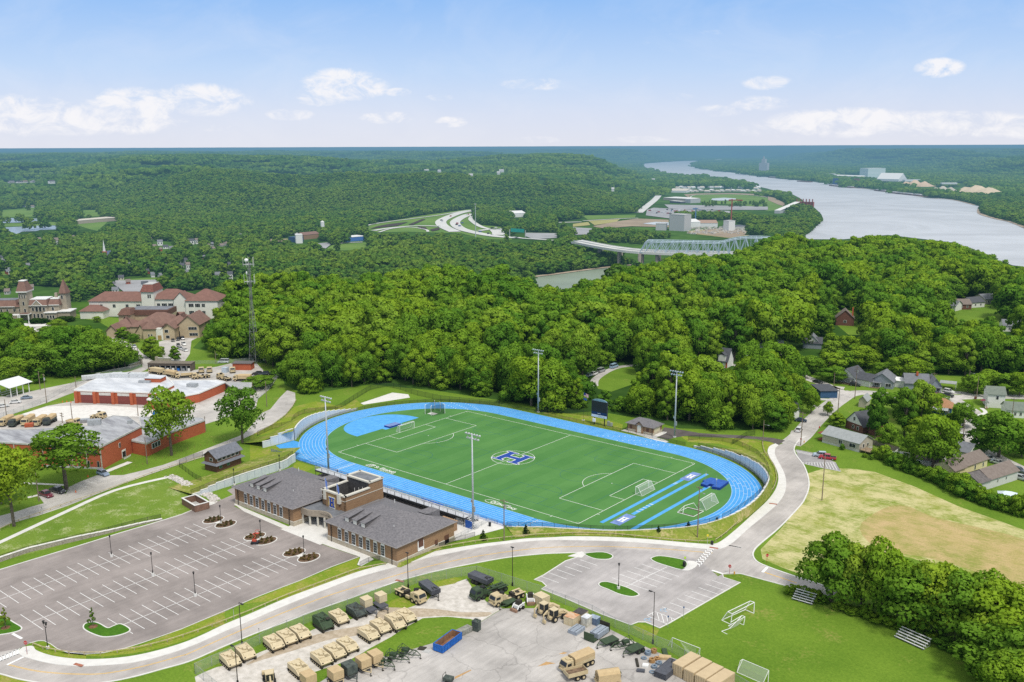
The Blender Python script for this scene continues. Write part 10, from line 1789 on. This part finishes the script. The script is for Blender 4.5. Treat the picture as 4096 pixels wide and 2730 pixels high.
B=MB();Ax(B,smooth(far([(150,1308),(400,1278),(640,1245),(860,1218),(1160,1190)],A3,VZ+1.2),5),9,VZ+1.2);Ax(B,smooth(far([(1960,662),(1950,722),(2100,772),(2240,802),(2400,868)],A4,VZ+1.2),5),12,VZ+1.2);Ax(B,smooth(far([(560,448),(800,488),(1000,508),(1480,578),(1700,598),(1900,645)],A4,VZ+1.2),5),8,VZ+1.2);Af('shoreline',B,Aa('shore_sand',(.42,.33,.24),.95,amt=.15,scale=.1))
X,Y,H,ht=Dm(150,1130,8.6,3,11,23,near=True,amax=37)
sx=sdf(X,Y,Dy);kz=(sx<140);X,Y,H,ht=X[kz],Y[kz],H[kz],ht[kz]
px_,py_,fw_=proj(X,Y,H+8)
ong=(px_>-20)&(px_<4120)&(py_<2730)
order=np.lexsort((fw_,~ong));ind=order[:232];Dc=np.setdiff1d(np.arange(len(X)),ind)
def region(px,py):
 if px<560:return 'tree in the wood beyond the upper left street','woodland trees between the armoury street and the stone academy'
 if px<1400:return 'tree in the dense wood behind the left bend of the blue track','woodland trees behind the left bend'
 if px<2300:return 'tall tree in the wood along the far straight of the blue track','woodland trees along the far straight'
 if px<2900:return 'tree in the wood behind the scoreboard and the storage hut','woodland trees behind the scoreboard'
 if px<3250:return 'tree in the thick grove between the service drive and the street','woodland trees beside the house street'
 return 'tree in the wooded slope behind the row of houses','woodland trees behind the houses'
for i in ind:
 lb,gr=region(px_[i],py_[i]);h=ht[i]*rd.uniform(.85,1.1)
 kind=rd.random();Dn(X[i],Y[i],h,lb,gr,crown=rd.choice(Cp),w=h*rd.uniform(.58,.95),low=.12,z=float(H[i]))
Ak=np.random.default_rng(5);n=len(Dc)
ht=ht*(.72+.6*fbm(X/45,Y/45,2,40));w=ht[Dc]*Ak.uniform(.7,1.3,n)
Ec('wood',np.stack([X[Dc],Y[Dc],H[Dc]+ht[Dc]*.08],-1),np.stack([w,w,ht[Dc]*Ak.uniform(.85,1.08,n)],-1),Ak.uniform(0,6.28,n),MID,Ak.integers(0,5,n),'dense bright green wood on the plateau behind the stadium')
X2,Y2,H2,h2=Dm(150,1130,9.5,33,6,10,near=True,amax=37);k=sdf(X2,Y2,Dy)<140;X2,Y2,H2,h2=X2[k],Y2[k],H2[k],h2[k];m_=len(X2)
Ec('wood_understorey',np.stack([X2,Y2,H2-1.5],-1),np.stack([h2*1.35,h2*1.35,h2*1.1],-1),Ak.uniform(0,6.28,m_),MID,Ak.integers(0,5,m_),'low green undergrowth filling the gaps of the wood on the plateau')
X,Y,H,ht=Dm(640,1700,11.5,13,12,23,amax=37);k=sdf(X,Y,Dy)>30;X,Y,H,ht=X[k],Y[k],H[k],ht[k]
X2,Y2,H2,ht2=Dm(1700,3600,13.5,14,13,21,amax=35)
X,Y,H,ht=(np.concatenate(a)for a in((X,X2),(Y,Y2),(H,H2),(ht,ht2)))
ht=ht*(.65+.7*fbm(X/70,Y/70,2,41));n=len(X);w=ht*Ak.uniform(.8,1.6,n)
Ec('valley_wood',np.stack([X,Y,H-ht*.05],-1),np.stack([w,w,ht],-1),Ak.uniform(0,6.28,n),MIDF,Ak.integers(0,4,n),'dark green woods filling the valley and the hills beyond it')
def patch(seed):
 r=np.random.default_rng(seed);V=[];N=[];S=[]
 for i in range(46):
  cx,cy=r.uniform(-.5,.5,2);rr=r.uniform(.07,.12);Bc=r.uniform(.10,.22)
  per=16;d=r.normal(size=(per,3));d/=np.linalg.norm(d,axis=1)[:,None];d[:,2]=abs(d[:,2])
  Ai=np.array([cx,cy,Bc-rr*.6])+d*rr*np.array([1,1,.8])
  t1=np.cross(d,r.normal(size=(per,3)));t1/=np.linalg.norm(t1,axis=1)[:,None];t2=np.cross(d,t1);s=r.uniform(.035,.06,per)[:,None]
  V.append(np.stack([Ai-t1*s-t2*s*.5,Ai+t1*s*.3-t2*s,Ai+t1*s+t2*s*.5,Ai-t1*s*.3+t2*s],1));N.append(d);S.append(np.clip(r.uniform(.1,.6)+d[:,2]*.4+r.uniform(-.15,.15,per),0,1))  # canopy shading painted in too: leaf colour pales toward each crown top
 V=np.concatenate(V);N=np.concatenate(N);S=np.concatenate(S);n=len(V);Am=bpy.data.meshes.new('canopy_patch')
 Am.vertices.add(n*4);Am.vertices.foreach_set('co',V.ravel());Am.loops.add(n*4);Am.loops.foreach_set('vertex_index',np.arange(n*4))
 Am.polygons.add(n);Am.polygons.foreach_set('loop_start',np.arange(0,n*4,4));Am.polygons.foreach_set('loop_total',np.full(n,4));Am.update()
 a=Am.attributes.new('shade','FLOAT','FACE');a.data.foreach_set('value',S);Am.normals_split_custom_set(np.repeat(N,4,axis=0).tolist());Am.materials.append(Ez);return Am
PT=[patch(600+i)for i in range(5)]
X,Y,H,ht=Dm(3500,12500,78,15,13,20,amax=34)
n=len(X);w=Ak.uniform(95,120,n)
Ec('far_wood',np.stack([X,Y,H-1],-1),np.stack([w,w,Ak.uniform(75,110,n)],-1),Ak.uniform(0,6.28,n),PT,Ak.integers(0,5,n),'endless blue green woods running to the horizon')
